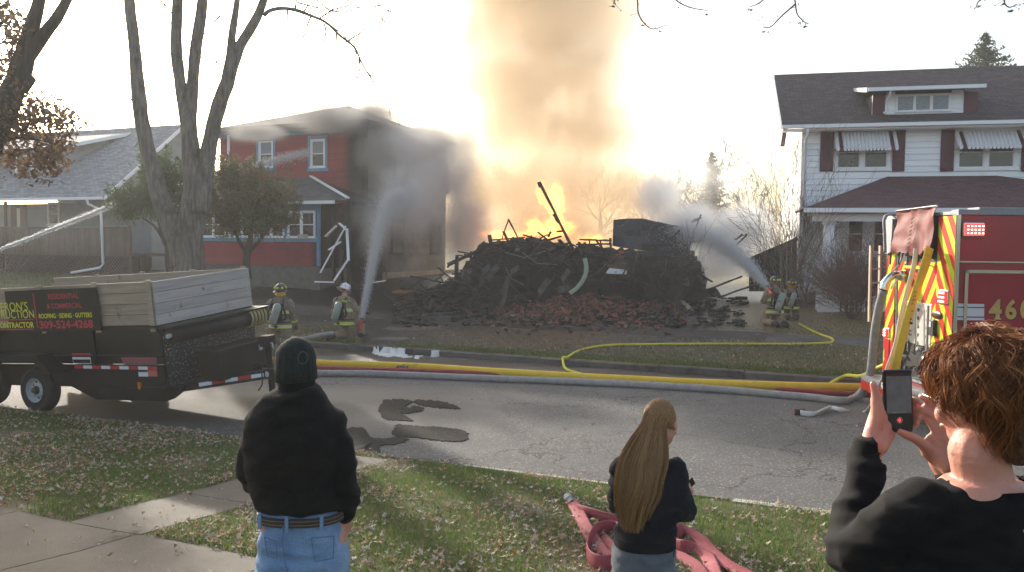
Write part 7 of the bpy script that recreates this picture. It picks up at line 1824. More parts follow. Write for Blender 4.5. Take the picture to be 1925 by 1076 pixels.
# palm of the left hand
for a,b,c,r in (((1632,836),(1640,800),(1655,752),.016),((1640,840),(1650,805),(1664,760),.017),((1648,842),(1660,812),(1668,785),.017),((1654,842),(1668,822),(1676,808),.015)):
    fing([W3(*a,PD-.06),W3(*b,PD-.015),W3(*c,PD+.012)],[.018,r,r*.85])
fing([W3(1640,820,PD-.03),W3(1650,780,PD-.028),W3(1647,752,PD-.020)],[.018,.017,.014])
# thumb
fing([W3(1648,775,PD-.028),W3(1647,750,PD-.022),W3(1645,733,PD-.02),W3(1641,722,PD-.018)],[.0145,.012,.0105,.0085])
# four fingers wrapping behind to show tips at the right edge
for (y0,y1,xt) in ((750,752,1723),(766,768,1727),(782,786,1728),(798,798,1724)):
    fing([W3(1662,y0+4,PD+.012),W3(1682,y0,PD+.024),W3(1706,(y0+y1)/2,PD+.022),W3(xt-4,y1,PD+.004),W3(xt,y1,PD-.006)],[.0105,.0095,.009,.0085,.0072])
# right hand: open, thumb below phone, fingers reaching to it
PR=1.88
for a,b,c in (((1790,872),(1770,845),(1752,826)),((1785,880),(1758,852),(1735,836)),((1797,862),(1782,825),(1768,800)),((1792,890),(1765,868),(1742,850))):
    fing([W3(*a,PR-.03),W3(*b,PR),W3(*c,PR+.005)],[.019,.018,.015])
fing([W3(1745,845,PR),W3(1722,826,PR-.01),W3(1704,818,PR-.012),W3(1692,812,PR-.012)],[.0145,.0115,.0105,.0085])
for pts in ([(1768,812),(1762,790),(1742,775),(1722,770),(1713,772)],[(1778,812),(1778,782),(1760,766),(1742,762),(1736,770)],[(1766,822),(1752,800),(1742,790)],[(1782,805),(1775,775),(1754,756),(1738,748),(1731,745)]):
    n_=len(pts); fing([W3(*p,PR+.008*i-.0) for i,p in enumerate(pts)],[.0115-.0042*i/(n_-1) for i in range(n_)])
pm(remesh(bd,.0042,3,'body'),'body',m_skin2,wo_)
# finger nails on thumb
MB().ell(W3(1640.5,723,PD-.0265),(.0055,.002,.0075),10,6).build('thumb_nail',mat('nail',(.62,.38,.32),None,rough=.3),wo_,smooth=True)
# black top with scooped back neck
jk=MB()
torso(jk,[(W3(1850,1350).x,0,.78,.185,.145),(W3(1850,1250).x,0,.95,.185,.15),(W3(1852,1200).x,0,SH-.30,.170,.14),(W3(1850,1090).x,-.0,SH-.14,.190,.125),(W3(1850,1010).x,-.012,SH-.045,.183,.098),(W3(1850,960).x,-.005,SH+.022,.135,.085),(W3(1848,925).x,.0,SH+.07,.07,.06)])
chain(jk,[W3(1745,965,d+.0),LSh+Vector((0,0,-.0)),LEl,LWr+(LEl-LWr)*.16],[.070,.066,.050,.037])
chain(jk,[W3(1950,965,d),RSh,REl,RWr+(REl-RWr)*.15],[.075,.073,.058,.040])
chain(jk,[LWr+(LEl-LWr)*.24,LWr+(LEl-LWr)*.06],[.040,.043])
ncx=W3(1838,915,d).x; nz_=W3(1838,934,d-.09).z
def keep_top(co):
    dx=(co.x-ncx)/.165; low=nz_-.0+.062*abs(dx)**2.6
    if abs(co.x-ncx)<.155 and co.z>low and co.y<.02: return False
    if abs(co.x-ncx)<.115 and co.z>nz_-.02 and co.y>=.02: return False
    return True
me=remesh(jk,.0055,5,'top',folds(12,.010,9),keep_top); o=pm(me,'black_top',m_black3,wo_); sm=o.modifiers.new('s','SOLIDIFY'); sm.thickness=.003; sm.offset=1
for dd_ in (.10,.0): pass
jn=MB(); torso(jn,[(W3(1850,1350).x,0,.70,.18,.14),(W3(1850,1350).x,0,.98,.17,.135)])
for sx_ in (-1,1):
    lx=W3(1850,1350).x+sx_*.095; chain(jn,[(lx,0,.80),(lx,.01,.45),(lx,-.01,.09)],[(.10,.12),(.075,.08),(.065,.07)])
pm(remesh(jn,.014,4,'trousers'),'trousers',m_dk,wo_)
# glasses arm
MB().tube([W3(1735,742,d+.13),W3(1750,748,d+.10),W3(1772,764,d+.03)],.0018,5).tube([W3(1735,742,d+.13),W3(1740,736,d+.13),W3(1752,743,d+.12)],.0015,5).build('glasses',m_chrome,wo_)
# phone being held
phm=Matrix.Translation(P(1687,754,PD)); 
phn=thing('phone','black phone held upright by the woman, its screen showing a red record button','phone',P(1687,754,PD),rot=Matrix.Rotation(R(-1.5),3,'Y')@Matrix.Rotation(R(-4),3,'X')@Matrix.Rotation(R(6),3,'Z'))
hw2=pr_.length/2; hh2=(W3(1687,695,PD)-W3(1687,812,PD)).length/2
MB().box(-hw2,hw2,-.005,.005,-hh2,hh2).build('case',m_phone,phn,bevel=.006)
m_scr=mat('phone_screen',(.02,.022,.025),(.035,.038,.04),30,.12,spec=.6)
sc_=MB().box(-hw2+.004,hw2-.004,-.0062,-.0051,-hh2+.006,hh2-.006).build('screen',m_scr,phn)
MB().box(-hw2+.006,hw2-.006,-.0068,-.0063,-hh2*.12-.02,hh2*.8).build('preview_picture',mat('preview_haze',(.05,.055,.06),(.11,.12,.13),22,.2,emit=(.4,.45,.5),es=.03),sc_)
MB().ell((0,-.007,-hh2*.60),(.0045,.0012,.0045),14,6).build('record_button',mat('record_red',(.6,.03,.03),None,rough=.4,emit=(1,.08,.06),es=.5),sc_)
rg_=[(.0068*math.cos(a),-.0075,-hh2*.60+.0068*math.sin(a)) for a in np.linspace(0,6.283,20)]; MB().tube(rg_,.0005,4,cap=False).build('record_ring',m_whiref,sc_)
MB().box(-.018,.018,-.0072,-.0069,-hh2*.35,-hh2*.35+.001).build('screen_line',m_pr,sc_)
MB().box(-hw2-.0015,-hw2+.0005,-.003,.003,.03,.045).build('side_button',m_alu,phn)
# hair: short, full, wavy
hr=random.Random(31); HM=hw.to_3x3(); sk=hw@Vector((0,-.018,.148))
def blobs(vs):
    mb=MB()
    for c,r in vs:
        k=MB().ell(c,r,22,16); mb.add([hw@Vector(v) for v in k.v],k.f)
    return mb
mb=blobs([((0,-.022,.148),(.088,.110,.094)),((0,-.055,.095),(.080,.074,.08)),((0,-.065,.035),(.050,.040,.05)),((-.0,.07,.160),(.055,.032,.035))])
m_hw2=mat('hair_under_auburn',(.055,.022,.010),(.10,.042,.018),6,.55,1,70,stretch=(1,1,.5))
pm(remesh(mb,.007,3,'hair_mass',lambda co,n:.006*noise.noise(co*22)),'hair_mass',m_hw2,wo_)
hw=hw@Matrix.Scale(.94,4)@Matrix.Translation((0,0,.012)); HM=hw.to_3x3()
strs=[]
locks=[]
for i in range(520):
    th=hr.uniform(0,6.28); ph_r=math.acos(hr.uniform(-.85,1)); q=Vector((math.sin(ph_r)*math.cos(th),math.sin(ph_r)*math.sin(th),math.cos(ph_r)))
    if q.y>.5 and q.z<.3: continue
    if abs(q.x)>.6 and q.z<-.2 and q.y>-.15: continue
    locks.append((q,hr.uniform(0,6.28),hr.uniform(.8,1.2),hr.uniform(-1,1)))
crown=Vector((0,-.035,.245))
lk=[]
for q,phs,am,tw_2 in locks:
    gk=hr.random()
    loc=Vector((q.x*.088,q.y*.106-.015,q.z*.090+.146))
    if q.z<-.3: loc=Vector((q.x*.070,q.y*.07-.035,q.z*.098+.150))
    out=q.normalized()
    # combed away from the crown, falling
    t0=(loc-crown); t0=(t0-out*t0.dot(out)); t0=t0.normalized() if t0.length>1e-4 else Vector((0,1,0))
    side=out.cross(t0).normalized()
    Ln=hr.uniform(.055,.10)*(1.7 if q.z<-.2 and q.y<0 else 1)
    for s_ in range(34):
        off=Vector((hr.gauss(0,.008),hr.gauss(0,.008),hr.gauss(0,.006))); p=loc+off-out*.004; pts=[]
        L_=Ln*hr.uniform(.75,1.1); w_=hr.uniform(.7,1.3)
        for k in range(10):
            f=k/9; 
            pos=p+t0*(L_*(f-.25))+out*(.005+.025*am*math.sin(f*(2.2+am))*w_)+side*(.017*math.sin(f*5.2+phs)*am+.012*tw_2*f*f)+Vector((0,-.0,-.022*f*f))
            # converge to a lock tip
            pos=pos-off*f*.35
            pts.append(hw@pos)
        strs.append(pts); lk.append(gk)
for lo,hi,cols in ((0,.35,[(.09,.028,.010),(.16,.05,.018),(.12,.038,.013),(.20,.066,.022)]),(.35,.75,[(.22,.075,.026),(.36,.13,.044),(.29,.10,.034),(.42,.165,.058)]),(.75,1.1,[(.36,.135,.045),(.52,.21,.075),(.44,.17,.058),(.60,.27,.10)])):
    hair_strands('hair',hairmat('hair_auburn',cols,.36),wo_,[s_ for s_,g_ in zip(strs,lk) if lo<=g_<hi],.0007)
# ------------------------------------------------------------------ firefighters
m_gear=mat('turnout_tan',(.24,.18,.12),(.33,.25,.17),7,.9,.8,60,c3=(.07,.055,.04),s3=5,t3=(.5,.7))
m_gear_d=mat('turnout_grey_tan',(.16,.135,.105),(.23,.19,.15),7,.9,.8,60,c3=(.05,.04,.035),s3=5,t3=(.5,.7))
m_hiv=mat('hi_vis_lime',(.55,.70,.03),None,rough=.5); m_sil=mat('reflective_silver',(.50,.52,.52),None,rough=.35,metal=.3)
m_tank=mat('tank_grey_green',(.30,.34,.32),(.22,.25,.23),6,.35); m_hood=mat('helmet_curtain_yellow',(.60,.36,.02),None,rough=.7)
m_helb=mat('helmet_black',(.012,.012,.013),None,rough=.3,coat=.3); m_helw=mat('helmet_white',(.66,.68,.72),(.5,.52,.56),8,.35); m_glove=mat('glove_dark',(.03,.025,.022),None,rough=.8)
def firefighter(label,px,pyfoot,D,height_px,pose,face,helmet,gear,seed,hood=True,nozzle=False,tilt=0,wide=1.2):
    """pose 'stand'|'kneel'; face = heading in degrees (0 = facing away, + = turned right)"""
    c=P(px,pyfoot,D); g=TZ(c.x,D)
    t=thing('person',label,'firefighter',(c.x,D,g),R(-face)); 
    top=P(px,pyfoot-height_px,D).z-g
    H_=1.90 if pose=='stand' else 1.40; s=top/H_
    mb=MB(); body=MB(); legs=MB()
    if pose=='stand':
        hip=.95; kn=None
        for q in (-1,1):
            chain(legs,[(q*.10,0,hip),(q*.12,.02,.5),(q*.13,0,.14)],[(.115,.12),(.095,.10),(.085,.09)])
    else:
        hip=.50
        for q in (-1,1):
            if q==1 and nozzle: chain(legs,[(q*.10,0,hip),(q*.17,.30,.40),(q*.18,.34,.12)],[.12,.10,.08])
            else: chain(legs,[(q*.10,0,hip),(q*.15,.20,.13),(q*.13,-.18,.10)],[.125,.10,.085])
    sh_=hip+.50
    torso(mb,[(0,0,hip-.16,.205,.165),(0,0,hip,.20,.16),(0,.01,hip+.22,.205,.155),(0,.01,sh_-.06,.21,.14),(0,.0,sh_+.03,.15,.11),(0,0,sh_+.09,.08,.08)])
    arms=[]
    for q in (-1,1):
        if pose=='stand': A=[(q*.19,0,sh_-.03),(q*.27,-.0,sh_-.32),(q*.25,.12,sh_-.56)]
        elif nozzle: A=[(q*.19,0,sh_-.03),(q*.25,.12,sh_-.28),(.20+q*.02,.38,sh_-.30+q*.05)]
        else: A=[(q*.19,0,sh_-.03),(q*.27,.05,sh_-.30),(q*.12,.34,sh_-.32)]
        arms.append(A); chain(mb,A,[.085,.072,.062])
    # inner body (head, neck, hands) as one mesh
    legs.ell((0,0,hip-.03),(.185,.15,.15),18,12); torso(body,[(0,0,hip+.02,.10,.08),(0,0,hip+.2,.16,.11),(0,0,sh_,.14,.09)]); chain(body,[(0,0,sh_),(0,.02,sh_+.14)],[.06,.055])
    for A in arms: chain(body,A,[.04,.035,.03])
    for q in (-1,1): 
        chain(body,[(q*.08,0,hip+.05),(q*.09,.0,hip-.1)],[.06,.05])
    Hd=frame((0,.03,sh_+.12),(0,.1,1),(.25,1,.35 if tilt else .0)); head(body,Hd,1.0)
    S_=Matrix.Scale(s,4)
    for m_ in (mb,body,legs): m_.v=[tuple(S_@Vector(v)) for v in m_.v]
    pm(remesh(body,.016,2,'body'),'body',m_skin,t)
    ct=pm(remesh(mb,.014,4,'coat',folds(seed,.016,5)),'coat',gear,t); pm(remesh(legs,.014,3,'trousers',folds(seed+3,.014,5)),'trousers',gear,t)
    for z_,rx,ry in ((hip-.10,.215,.175),(hip+.24,.216,.166)):
        for dz_,mm,hh,th in ((0,m_hiv,.075,.006),(0,m_sil,.028,.009)): oval_ring(ct,'reflective_band',mm,0,0.005,z_*s,rx*s,ry*s,hh*s,th*s)
    for A in arms:
        p=Vector(A[1]).lerp(Vector(A[2]),.55)*s; q=Vector(A[1]).lerp(Vector(A[2]),.72)*s
        MB().tube([p,q],[.079*s,.074*s],12).build('sleeve_band',m_hiv,ct); e=Vector(A[2])*s; dd=(Vector(A[2])-Vector(A[1])).normalized()*s
        gm=MB(); gm.tube([e-dd*.02,e+dd*.05,e+dd*.10],[.05*s,.052*s,.035*s],10)
        for f_ in range(4): gm.tube([e+dd*.07+Vector((.03*s*(f_-1.5)*.8,0,0)),e+dd*.15+Vector((.03*s*(f_-1.5)*.8,.01,-.02))],.013*s,6)
        gm.tube([e+dd*.03,e+dd*.09+Vector((-.05*s,.02,.01))],.014*s,6); gm.build('glove',m_glove,t,smooth=True)
    # boots
    for q in (-1,1):
        bm2=MB()
        if pose=='stand': chain(bm2,[(q*.13,-.02,.26),(q*.13,-.02,.07),(q*.13,.16,.05)],[.085,.07,.055])
        elif q==1 and nozzle: chain(bm2,[(q*.18,.34,.14),(q*.18,.34,.06),(q*.18,.5,.05)],[.08,.07,.055])
        else: chain(bm2,[(q*.13,-.16,.10),(q*.13,-.30,.08),(q*.13,-.36,-.0+.04)],[.08,.075,.06])
        bm2.v=[tuple(S_@Vector(v)) for v in bm2.v]; pm(remesh(bm2,.016,2,'boot'),'boot',m_glove,t)
        if False: MB().tube([Vector((q*.14,-.02,.12))*s,Vector((q*.138,-.06,.115))*s],[.092*s,.088*s],12).build('trouser_band',m_hiv,t)
    # helmet
    hz3=sh_+.12+.145; c=Vector((0,.02,hz3)); mt_={'b':m_helb,'w':m_helw}[helmet]
    hm=MB(); n=28; prof=[(.158,-.05),(.155,-.042),(.118,-.02),(.118,.02),(.11,.07),(.085,.115),(.045,.14),(.0,.146)]
    TL=Matrix.Rotation(R(-28 if tilt else 4),4,'X'); V=[]
    for r_2,h_ in prof:
        for j in range(n):
            a=2*math.pi*j/n; k_2=1.0+(.35*max(0,-math.sin(a))**2 if r_2>.13 else 0)
            V.append(tuple((TL@Vector((r_2*.92*math.cos(a)*(1),r_2*1.1*math.sin(a)*k_2,h_)))*s+c*s))
    hm.add(V,[(i*n+j,i*n+(j+1)%n,(i+1)*n+(j+1)%n,(i+1)*n+j) for i in range(len(prof)-1) for j in range(n)]); ho=hm.build('helmet',mt_,t,smooth=True)
    for a in (-2.35,-1.57,-.8,0,1.57,3.14):
        if helmet=='b':
            p=(TL@Vector((.117*.92*math.cos(a),.117*1.1*math.sin(a),.045)))*s+c*s; q=(TL@Vector((.124*.92*math.cos(a),.124*1.1*math.sin(a),.045)))*s+c*s
            MB().ell(q,(.022*s,.022*s,.026*s),8,6).build('lime_sticker',m_hiv,ho)
        else:
            q=(TL@Vector((.117*.92*math.cos(a),.117*1.1*math.sin(a),.035)))*s+c*s; MB().ell(q,(.014*s,.014*s,.012*s),8,6).build('rivet',m_helb,ho)
    for q in (-.0,): MB().tube([(TL@Vector((0,-.13,.03)))*s+c*s,(TL@Vector((0,-.04,.146)))*s+c*s,(TL@Vector((0,.08,.125)))*s+c*s],.013*s,6).build('ridge',mt_,ho)
    # shield band and neck curtain
    rb_=oval_ring(ho,'helmet_band',m_redref if seed%2 else m_helb,c.x*s,c.y*s,(hz3-.012)*s,.112*s,.132*s,.02*s,.004,e=1)
    if hood: 
        V=[];n=20
        for h_,r_2 in ((-.045,.105),(-.10,.115),(-.14,.125)):
            for j in range(n+1):
                a=math.pi+math.pi*j/n; V.append(tuple((c+Vector((r_2*.9*math.cos(a),r_2*math.sin(a),h_)))*s))
        MB().add(V,[(i*(n+1)+j,i*(n+1)+j+1,(i+1)*(n+1)+j+1,(i+1)*(n+1)+j) for i in range(2) for j in range(n)]).build('neck_curtain',m_hood,ho,smooth=True)
    # breathing apparatus
    pk=MB().box(-.12,.12,-.19,-.155,hip+.02,sh_-.06); pk.v=[tuple(Vector(v)*s) for v in pk.v]; po=pk.build('backplate',m_dk,t,bevel=.01)
    tk=MB(); lean_=.05; tk.tube([Vector((-.0-lean_,-.235,hip-.03))*s,Vector((-.0-lean_,-.24,hip+.02))*s,Vector((lean_,-.245,sh_-.12))*s,Vector((lean_,-.24,sh_-.07))*s,Vector((lean_*1.1,-.24,sh_-.045))*s],[.05*s,.078*s,.08*s,.06*s,.02*s],18); to=tk.build('air_cylinder',m_tank,t,smooth=True)
    MB().tube([Vector((-.0-lean_,-.235,hip+.20))*s,Vector((-.0-lean_*.8,-.236,hip+.22))*s],[.083*s]*2,16).build('cylinder_band',mat('band_green',(.03,.16,.08),None,rough=.5),to)
    MB().tube([Vector((-lean_,-.235,hip-.03))*s,Vector((-lean_,-.235,hip-.10))*s],[.03*s,.035*s],10).build('valve',m_alu,to); MB().ell(Vector((-lean_+.06,-.22,hip-.09))*s,(.035*s,)*3,10,7).build('gauge',m_dk,to)
    for q in (-1,1):
        MB().tube(spline([tuple(Vector(p)*s) for p in ((q*.10,-.17,hip+.05),(q*.19,-.15,hip+.12),(q*.14,-.165,sh_-.14),(q*.12,-.10,sh_+.03),(q*.12,.06,sh_+.02))],4),.020*s,6).build('harness_strap',m_dk,po,smooth=True)
    oval_ring(po,'waist_strap',m_dk,0,0.005,(hip-.0)*s,.215*s,.17*s,.04*s,.007*s)
    t.scale=(wide*1.04,wide*1.04,1.06); return t,s,sh_,hip
f1=firefighter('standing firefighter between the trailer and the kerb, black helmet and yellow neck curtain',527,684,19.2,146,'stand',8,'b',m_gear_d,2)
f2=firefighter('kneeling firefighter with white helmet aiming a water jet steeply upward',647,631,22.9,92,'kneel',28,'w',m_gear,5,hood=False,nozzle=True,tilt=1)
f3=firefighter('kneeling firefighter nearest the right water jet, tan coat and grey air cylinder',1455,619,23.6,94,'kneel',-12,'b',m_gear,4,hood=False)
f4=firefighter('crouching firefighter with red banded helmet and yellow neck curtain right of the other',1487,610,24.6,80,'kneel',14,'b',m_gear_d,7)
def coat_text(ff,s_,z_,w_=.22,x_=.02):
    t,s,sh_,hip=ff; ct=[c for c in t.children if c.name.startswith('coat')][0]
    me=fit_text(s_,w_*s,.07*s,.02); M=Matrix.Translation(Vector((x_,-.163,z_))*s)@Matrix.Rotation(R(90),4,'X'); me.transform(M); link('coat_letters',me,m_hiv,ct)
coat_text(f2,'ON',f2[2]-.07,.13,.07)
# nozzles
def nozzle(label,a,b):
    c=(a+b)/2; dd=(b-a); q=thing('hose_nozzle',label,'nozzle',c)
    MB().tube([a-c,a-c+dd*.35,a-c+dd*.4,a-c+dd*.75,b-c],[.045,.05,.035,.035,.05],12).build('barrel',m_redref,q,smooth=True)
    MB().tube([b-c,b-c+dd*.12],[.052,.05],12).build('tip',m_dk,q); MB().tube([a-c+dd*.5,a-c+dd*.5+Vector((.1,-.05,.10)),a-c+dd*.5+Vector((.16,-.05,.05))],.014,6).build('bale_handle',m_dk,q); return q
N2=(P(676,612,22.55),P(680,600,22.6)); nozzle('red nozzle in the hands of the white helmet firefighter',N2[0]-Vector((0,0,.15)),N2[1])
N3=(P(1449,548,23.0),P(1444,541,23.2)); nozzle('nozzle held out by the right pair of firefighters',P(1452,556,22.9),N3[1])
MB_=None
# ================================================================== WATER JETS
m_water=bpy.data.materials.new('water_spray'); m_water.use_nodes=True; b=m_water.node_tree.nodes['Principled BSDF']; b.inputs['Base Color'].default_value=(.93,.95,.97,1); b.inputs['Roughness'].default_value=.25
N=m_water.node_tree.nodes; L=m_water.node_tree.links; tr_=N.new('ShaderNodeBsdfTranslucent'); tr_.inputs[0].default_value=(.9,.92,.95,1); mx=N.new('ShaderNodeMixShader'); mx.inputs[0].default_value=.8; L.new(b.outputs[0],mx.inputs[1]); L.new(tr_.outputs[0],mx.inputs[2]); L.new(mx.outputs[0],N['Material Output'].inputs[0])
def jet(label,pts,w0,w1,n,seed,core=.5,drop=.012,core_r=None):
    Rr=np.random.RandomState(seed); sp=np.array(spline([tuple(p) for p in pts],8)); k=len(sp)
    seglen=np.linalg.norm(np.diff(sp,axis=0),axis=1); cum=np.concatenate([[0],np.cumsum(seglen)]); T=cum[-1]
    u=Rr.uniform(0,1,n)**.8; pos=np.stack([np.interp(u*T,cum,sp[:,i]) for i in range(3)],1)
    wd=w0+(w1-w0)*u**1.3
    off=Rr.normal(0,1,(n,3)); off*=(Rr.uniform(0,1,(n,1))**.6)
    pos=pos+off*wd[:,None]*.5; pos[:,2]-=np.abs(Rr.normal(0,1,n))*wd*.25*u
    dirv=np.stack([np.interp(np.clip(u*T+.05,0,T),cum,sp[:,i])-np.interp(np.clip(u*T-.05,0,T),cum,sp[:,i]) for i in range(3)],1); dirv/=np.linalg.norm(dirv,axis=1)[:,None]+1e-9
    a=Rr.normal(size=(n,3)); a-=dirv*(a*dirv).sum(1)[:,None]; a/=np.linalg.norm(a,axis=1)[:,None]; c_=np.cross(dirv,a)
    s=drop*Rr.uniform(.4,1.5,n)[:,None]; l=s*Rr.uniform(2,7,n)[:,None]
    V=np.stack([pos-dirv*l,pos+a*s*.5,pos-a*s*.25+c_*s*.43,pos-a*s*.25-c_*s*.43,pos+dirv*l],1).reshape(-1,3)
    b_=np.arange(n)[:,None]*5; Fc=np.concatenate([b_+np.array([q]) for q in ((0,2,1),(0,3,2),(0,1,3),(4,1,2),(4,2,3),(4,3,1))])
    cc=np.array(sp[k//2]); q=thing('water_jet',label,'water jet',Vector(sp[0]))
    o=bigmesh('spray',V,Fc,m_water,q); o['kind']='stuff'
    m=max(3,int(k*core)); rr0=core_r or w0*.5
    mb=MB().tube([Vector(p) for p in sp[:m]],[rr0*(1-.5*i/m)+.002 for i in range(m)],8)
    mb.v=[tuple(Vector(v)+Vector((nz(v,6,1),nz(v,6,2),nz(v,6,3)))*.02) for v in mb.v]; mb.build('stream',m_water,q,world=True,smooth=True)
jet('water jet shooting up from the white helmet firefighter to the smoking house side',[P(680,598,22.6),P(688,558,23.3),P(699,500,24.5),P(711,440,26),P(722,400,27.2),P(732,376,28.2),P(745,366,29),P(758,364,29.6)],.11,.55,70000,1,.35,.0062,.035)
jet('water jet arching left and up from the right pair of firefighters into the ruin',[P(1444,541,23.2),P(1430,525,23.8),P(1405,497,24.8),P(1375,470,26),P(1345,448,27.2),P(1310,432,28.6),P(1270,425,30)],.10,1.25,95000,2,.25,.007,.045)
jet('long thin water jet crossing the grey roofed house towards the red house',[P(-60,496,21),P(0,469,22.5),P(60,446,24),P(120,422,25.5),P(180,398,27.2),P(240,375,28.8),P(320,348,30),P(400,328,31),P(460,313,31.8),P(520,299,32.4),P(580,284,32.8)],.05,.26,36000,3,.6,.007,.030)
# ================================================================== SMOKE, FLAMES, HAZE
def smoke(name,label,ells,dens,colr,ns,seed,aniso=.3,edge=.35,thr=.42,emis=None,cat='smoke',voxel=.5,glow=None,namp=2.2,absorb=None):
    """ellipsoids [(centre, radii, weight)] joined into one closed hull; density is noise-eroded towards the rims"""
    mb=MB()
    for c,r,w_ in ells: mb.ell(c,tuple(1.0*q for q in r),20,14)
    me=remesh(mb,voxel,1,name)
    m=bpy.data.materials.new(name+'_volume'); m.use_nodes=True; N=m.node_tree.nodes; L=m.node_tree.links
    N.remove(N['Principled BSDF']); pv=N.new('ShaderNodeVolumePrincipled'); L.new(pv.outputs[0],N['Material Output'].inputs['Volume'])
    pv.inputs['Color'].default_value=(*colr,1); pv.inputs['Anisotropy'].default_value=aniso
    if absorb: pv.inputs['Absorption Color'].default_value=(*absorb,1)
    g=N.new('ShaderNodeNewGeometry'); P_=g.outputs['Position']
    no=N.new('ShaderNodeTexNoise'); no.inputs['Scale'].default_value=ns; no.inputs['Detail'].default_value=4; no.inputs['Roughness'].default_value=.6; no.inputs['Distortion'].default_value=.6
    mp=N.new('ShaderNodeMapping'); mp.inputs['Location'].default_value=(seed*3.1,seed,0); mp.inputs['Scale'].default_value=(1,1,.75); L.new(P_,mp.inputs[0]); L.new(mp.outputs[0],no.inputs[0])
    best=None
    for c,r,w_ in ells:
        a=N.new('ShaderNodeVectorMath'); a.operation='SUBTRACT'; L.new(P_,a.inputs[0]); a.inputs[1].default_value=tuple(c)
        b=N.new('ShaderNodeVectorMath'); b.operation='DIVIDE'; L.new(a.outputs[0],b.inputs[0]); b.inputs[1].default_value=tuple(r)
        e=N.new('ShaderNodeVectorMath'); e.operation='LENGTH'; L.new(b.outputs[0],e.inputs[0])
        k=N.new('ShaderNodeMapRange'); k.interpolation_type='SMOOTHSTEP'; k.inputs[1].default_value=0; k.inputs[2].default_value=1; k.inputs[3].default_value=w_; k.inputs[4].default_value=0; L.new(e.outputs['Value'],k.inputs[0])
        if best is None: best=k.outputs[0]
        else:
            x=N.new('ShaderNodeMath'); x.operation='SMOOTH_MAX'; x.inputs[2].default_value=.15; L.new(best,x.inputs[0]); L.new(k.outputs[0],x.inputs[1]); best=x.outputs[0]
    # density = dens * smooth( (noise-thr)*namp + fall*1.? )
    s1=N.new('ShaderNodeMath'); s1.operation='SUBTRACT'; L.new(no.outputs[0],s1.inputs[0]); s1.inputs[1].default_value=thr+.12
    s2=N.new('ShaderNodeMath'); s2.operation='MULTIPLY_ADD'; L.new(s1.outputs[0],s2.inputs[0]); s2.inputs[1].default_value=namp; L.new(best,s2.inputs[2])
    fa=N.new('ShaderNodeMapRange'); fa.interpolation_type='SMOOTHSTEP'; fa.inputs[1].default_value=0; fa.inputs[2].default_value=edge; L.new(best,fa.inputs[0])
    s3=N.new('ShaderNodeMath'); s3.operation='MULTIPLY'; s3.use_clamp=True; L.new(s2.outputs[0],s3.inputs[0]); L.new(fa.outputs[0],s3.inputs[1])
    s4=N.new('ShaderNodeMath'); s4.operation='MULTIPLY'; L.new(s3.outputs[0],s4.inputs[0]); s4.inputs[1].default_value=dens; L.new(s4.outputs[0],pv.inputs['Density'])
    if emis:
        pv.inputs['Emission Color'].default_value=(*emis[0],1); x=N.new('ShaderNodeMath'); x.operation='MULTIPLY'; L.new(s3.outputs[0],x.inputs[0]); x.inputs[1].default_value=emis[1]; L.new(x.outputs[0],pv.inputs['Emission Strength'])
    me.materials.append(m); o=link(name,me,m,None); tag(o,label,cat,None,'stuff'); return o
def EP(px,py,dd,rx,ry,rz,w_=1.0): return (P(px,py,dd),(rx*dd/1500,ry,rz*dd/1500),w_)   # radii: x,z in picture units at that depth, y in metres

m_=None
smoke('smoke_column','tall column of beige smoke rising behind the ruin into the sky',
 [EP(1040,440,36,270,3.4,120,1),EP(1030,350,36.5,320,3.8,150,1),EP(1050,240,36.8,320,4,170,1),EP(1015,130,37,330,4.2,180,1),EP(1005,20,37.5,360,4.4,180,1),EP(975,-90,38,370,4.8,180,1),EP(900,360,36,110,2.5,110,.9),EP(1170,360,35.5,110,2.4,90,.9)],
 .78,(.915,.775,.585),.36,1.0,.1,.7,.33,namp=3.1,absorb=(0,0,0),voxel=.7)  # warmth of firelight and sun through smoke is put into the scatter colour
smoke('grey_smoke','grey smoke pouring along the side of the red house and over its roof',
 [EP(770,370,31.5,110,2.2,150,.9),EP(700,420,30.5,70,1.6,110,.55),EP(840,330,33.5,110,2.6,120,.9),EP(780,270,33,120,2.6,60,.9),EP(870,420,33.5,95,2.6,150,1),EP(860,280,35,90,2.5,80,.8)],
 2.0,(.84,.835,.83),.6,4.0,.1,1.0,.36,namp=3.0,voxel=.5)
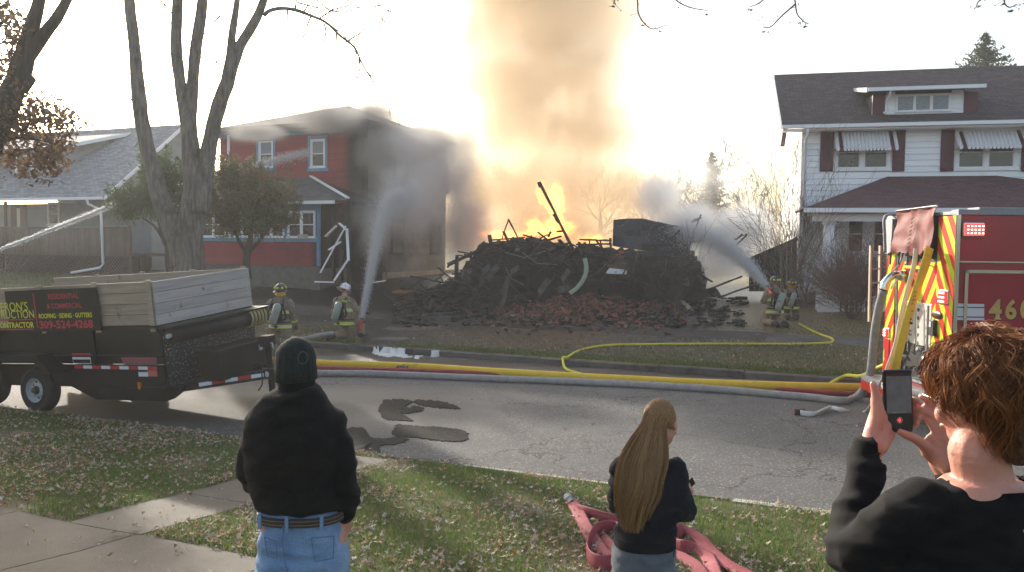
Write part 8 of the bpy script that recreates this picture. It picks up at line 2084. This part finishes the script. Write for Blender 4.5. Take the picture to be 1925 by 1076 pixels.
smoke('dark_smoke','darker grey smoke hanging over the roof line of the red house',
 [EP(610,222,32.2,130,2.2,50,1),EP(700,225,33.5,100,2.4,62,1),EP(480,248,32,95,1.8,30,.8),EP(790,270,35.5,110,2.4,60,1),EP(700,290,32.4,55,1.2,70,.8)],
 2.6,(.55,.54,.53),.7,14.0,.0,.9,.36,namp=3.2,voxel=.4)
smoke('white_smoke','bluish white smoke drifting between the ruin and the white house',
 [EP(1290,430,33,110,2.5,80,.9),EP(1395,440,31.5,100,2,100,.9),EP(1240,370,34,90,2.5,80,.8),EP(1370,500,30.5,110,1.8,65,.8),EP(1330,330,38,120,3,90,.3)],
 3.2,(.97,.985,1),.5,7.0,.2,.6,.42,voxel=.5)
smoke('thin_smoke','thin smoke wisps hanging before the ruin and its right side wall',
 [EP(1170,500,27.4,60,.8,45,.5),EP(1320,560,27,70,.8,45,.5),EP(900,440,29.5,80,1.2,50,.5),EP(760,500,29,90,1.5,70,.5)],
 .35,(.70,.72,.76),.9,9.0,.3,.6,.45,voxel=.4)
smoke('flames','orange flames licking up behind the leaning charred beam',
 [EP(1030,430,32.4,80,.8,34,1),EP(1046,385,32.5,34,.7,62,.9),EP(1018,365,32.6,24,.6,45,.6),EP(950,442,33,70,.6,18,.8),EP(1110,450,33,60,.6,18,.6)],
 .5,(.9,.6,.3),2.6,2.0,.0,.4,.45,emis=((1,.25,.03),6.0),cat='fire',voxel=.2,namp=3.2)
smoke('low_smoke','thin pale smoke drifting across the front of the grey roofed house',
 [EP(120,430,33.5,240,1.6,110,.55),EP(330,400,31.5,110,1.6,100,.35)],
 .12,(.78,.80,.84),.25,6.0,.3,.7,.40,voxel=.6)
# pale air between the camera and the far houses
m=bpy.data.materials.new('haze_air'); m.use_nodes=True; N=m.node_tree.nodes; L=m.node_tree.links; N.remove(N['Principled BSDF']); pv=N.new('ShaderNodeVolumePrincipled'); pv.inputs['Color'].default_value=(.93,.94,.96,1); pv.inputs['Density'].default_value=.0013; pv.inputs['Anisotropy'].default_value=.3; L.new(pv.outputs[0],N['Material Output'].inputs['Volume'])
o=MB().box(-80,70,-12,85,-1.5,24).build('haze',m,None); tag(o,None,None,None,'stuff')
bpy.data.scenes.remove(TMP)
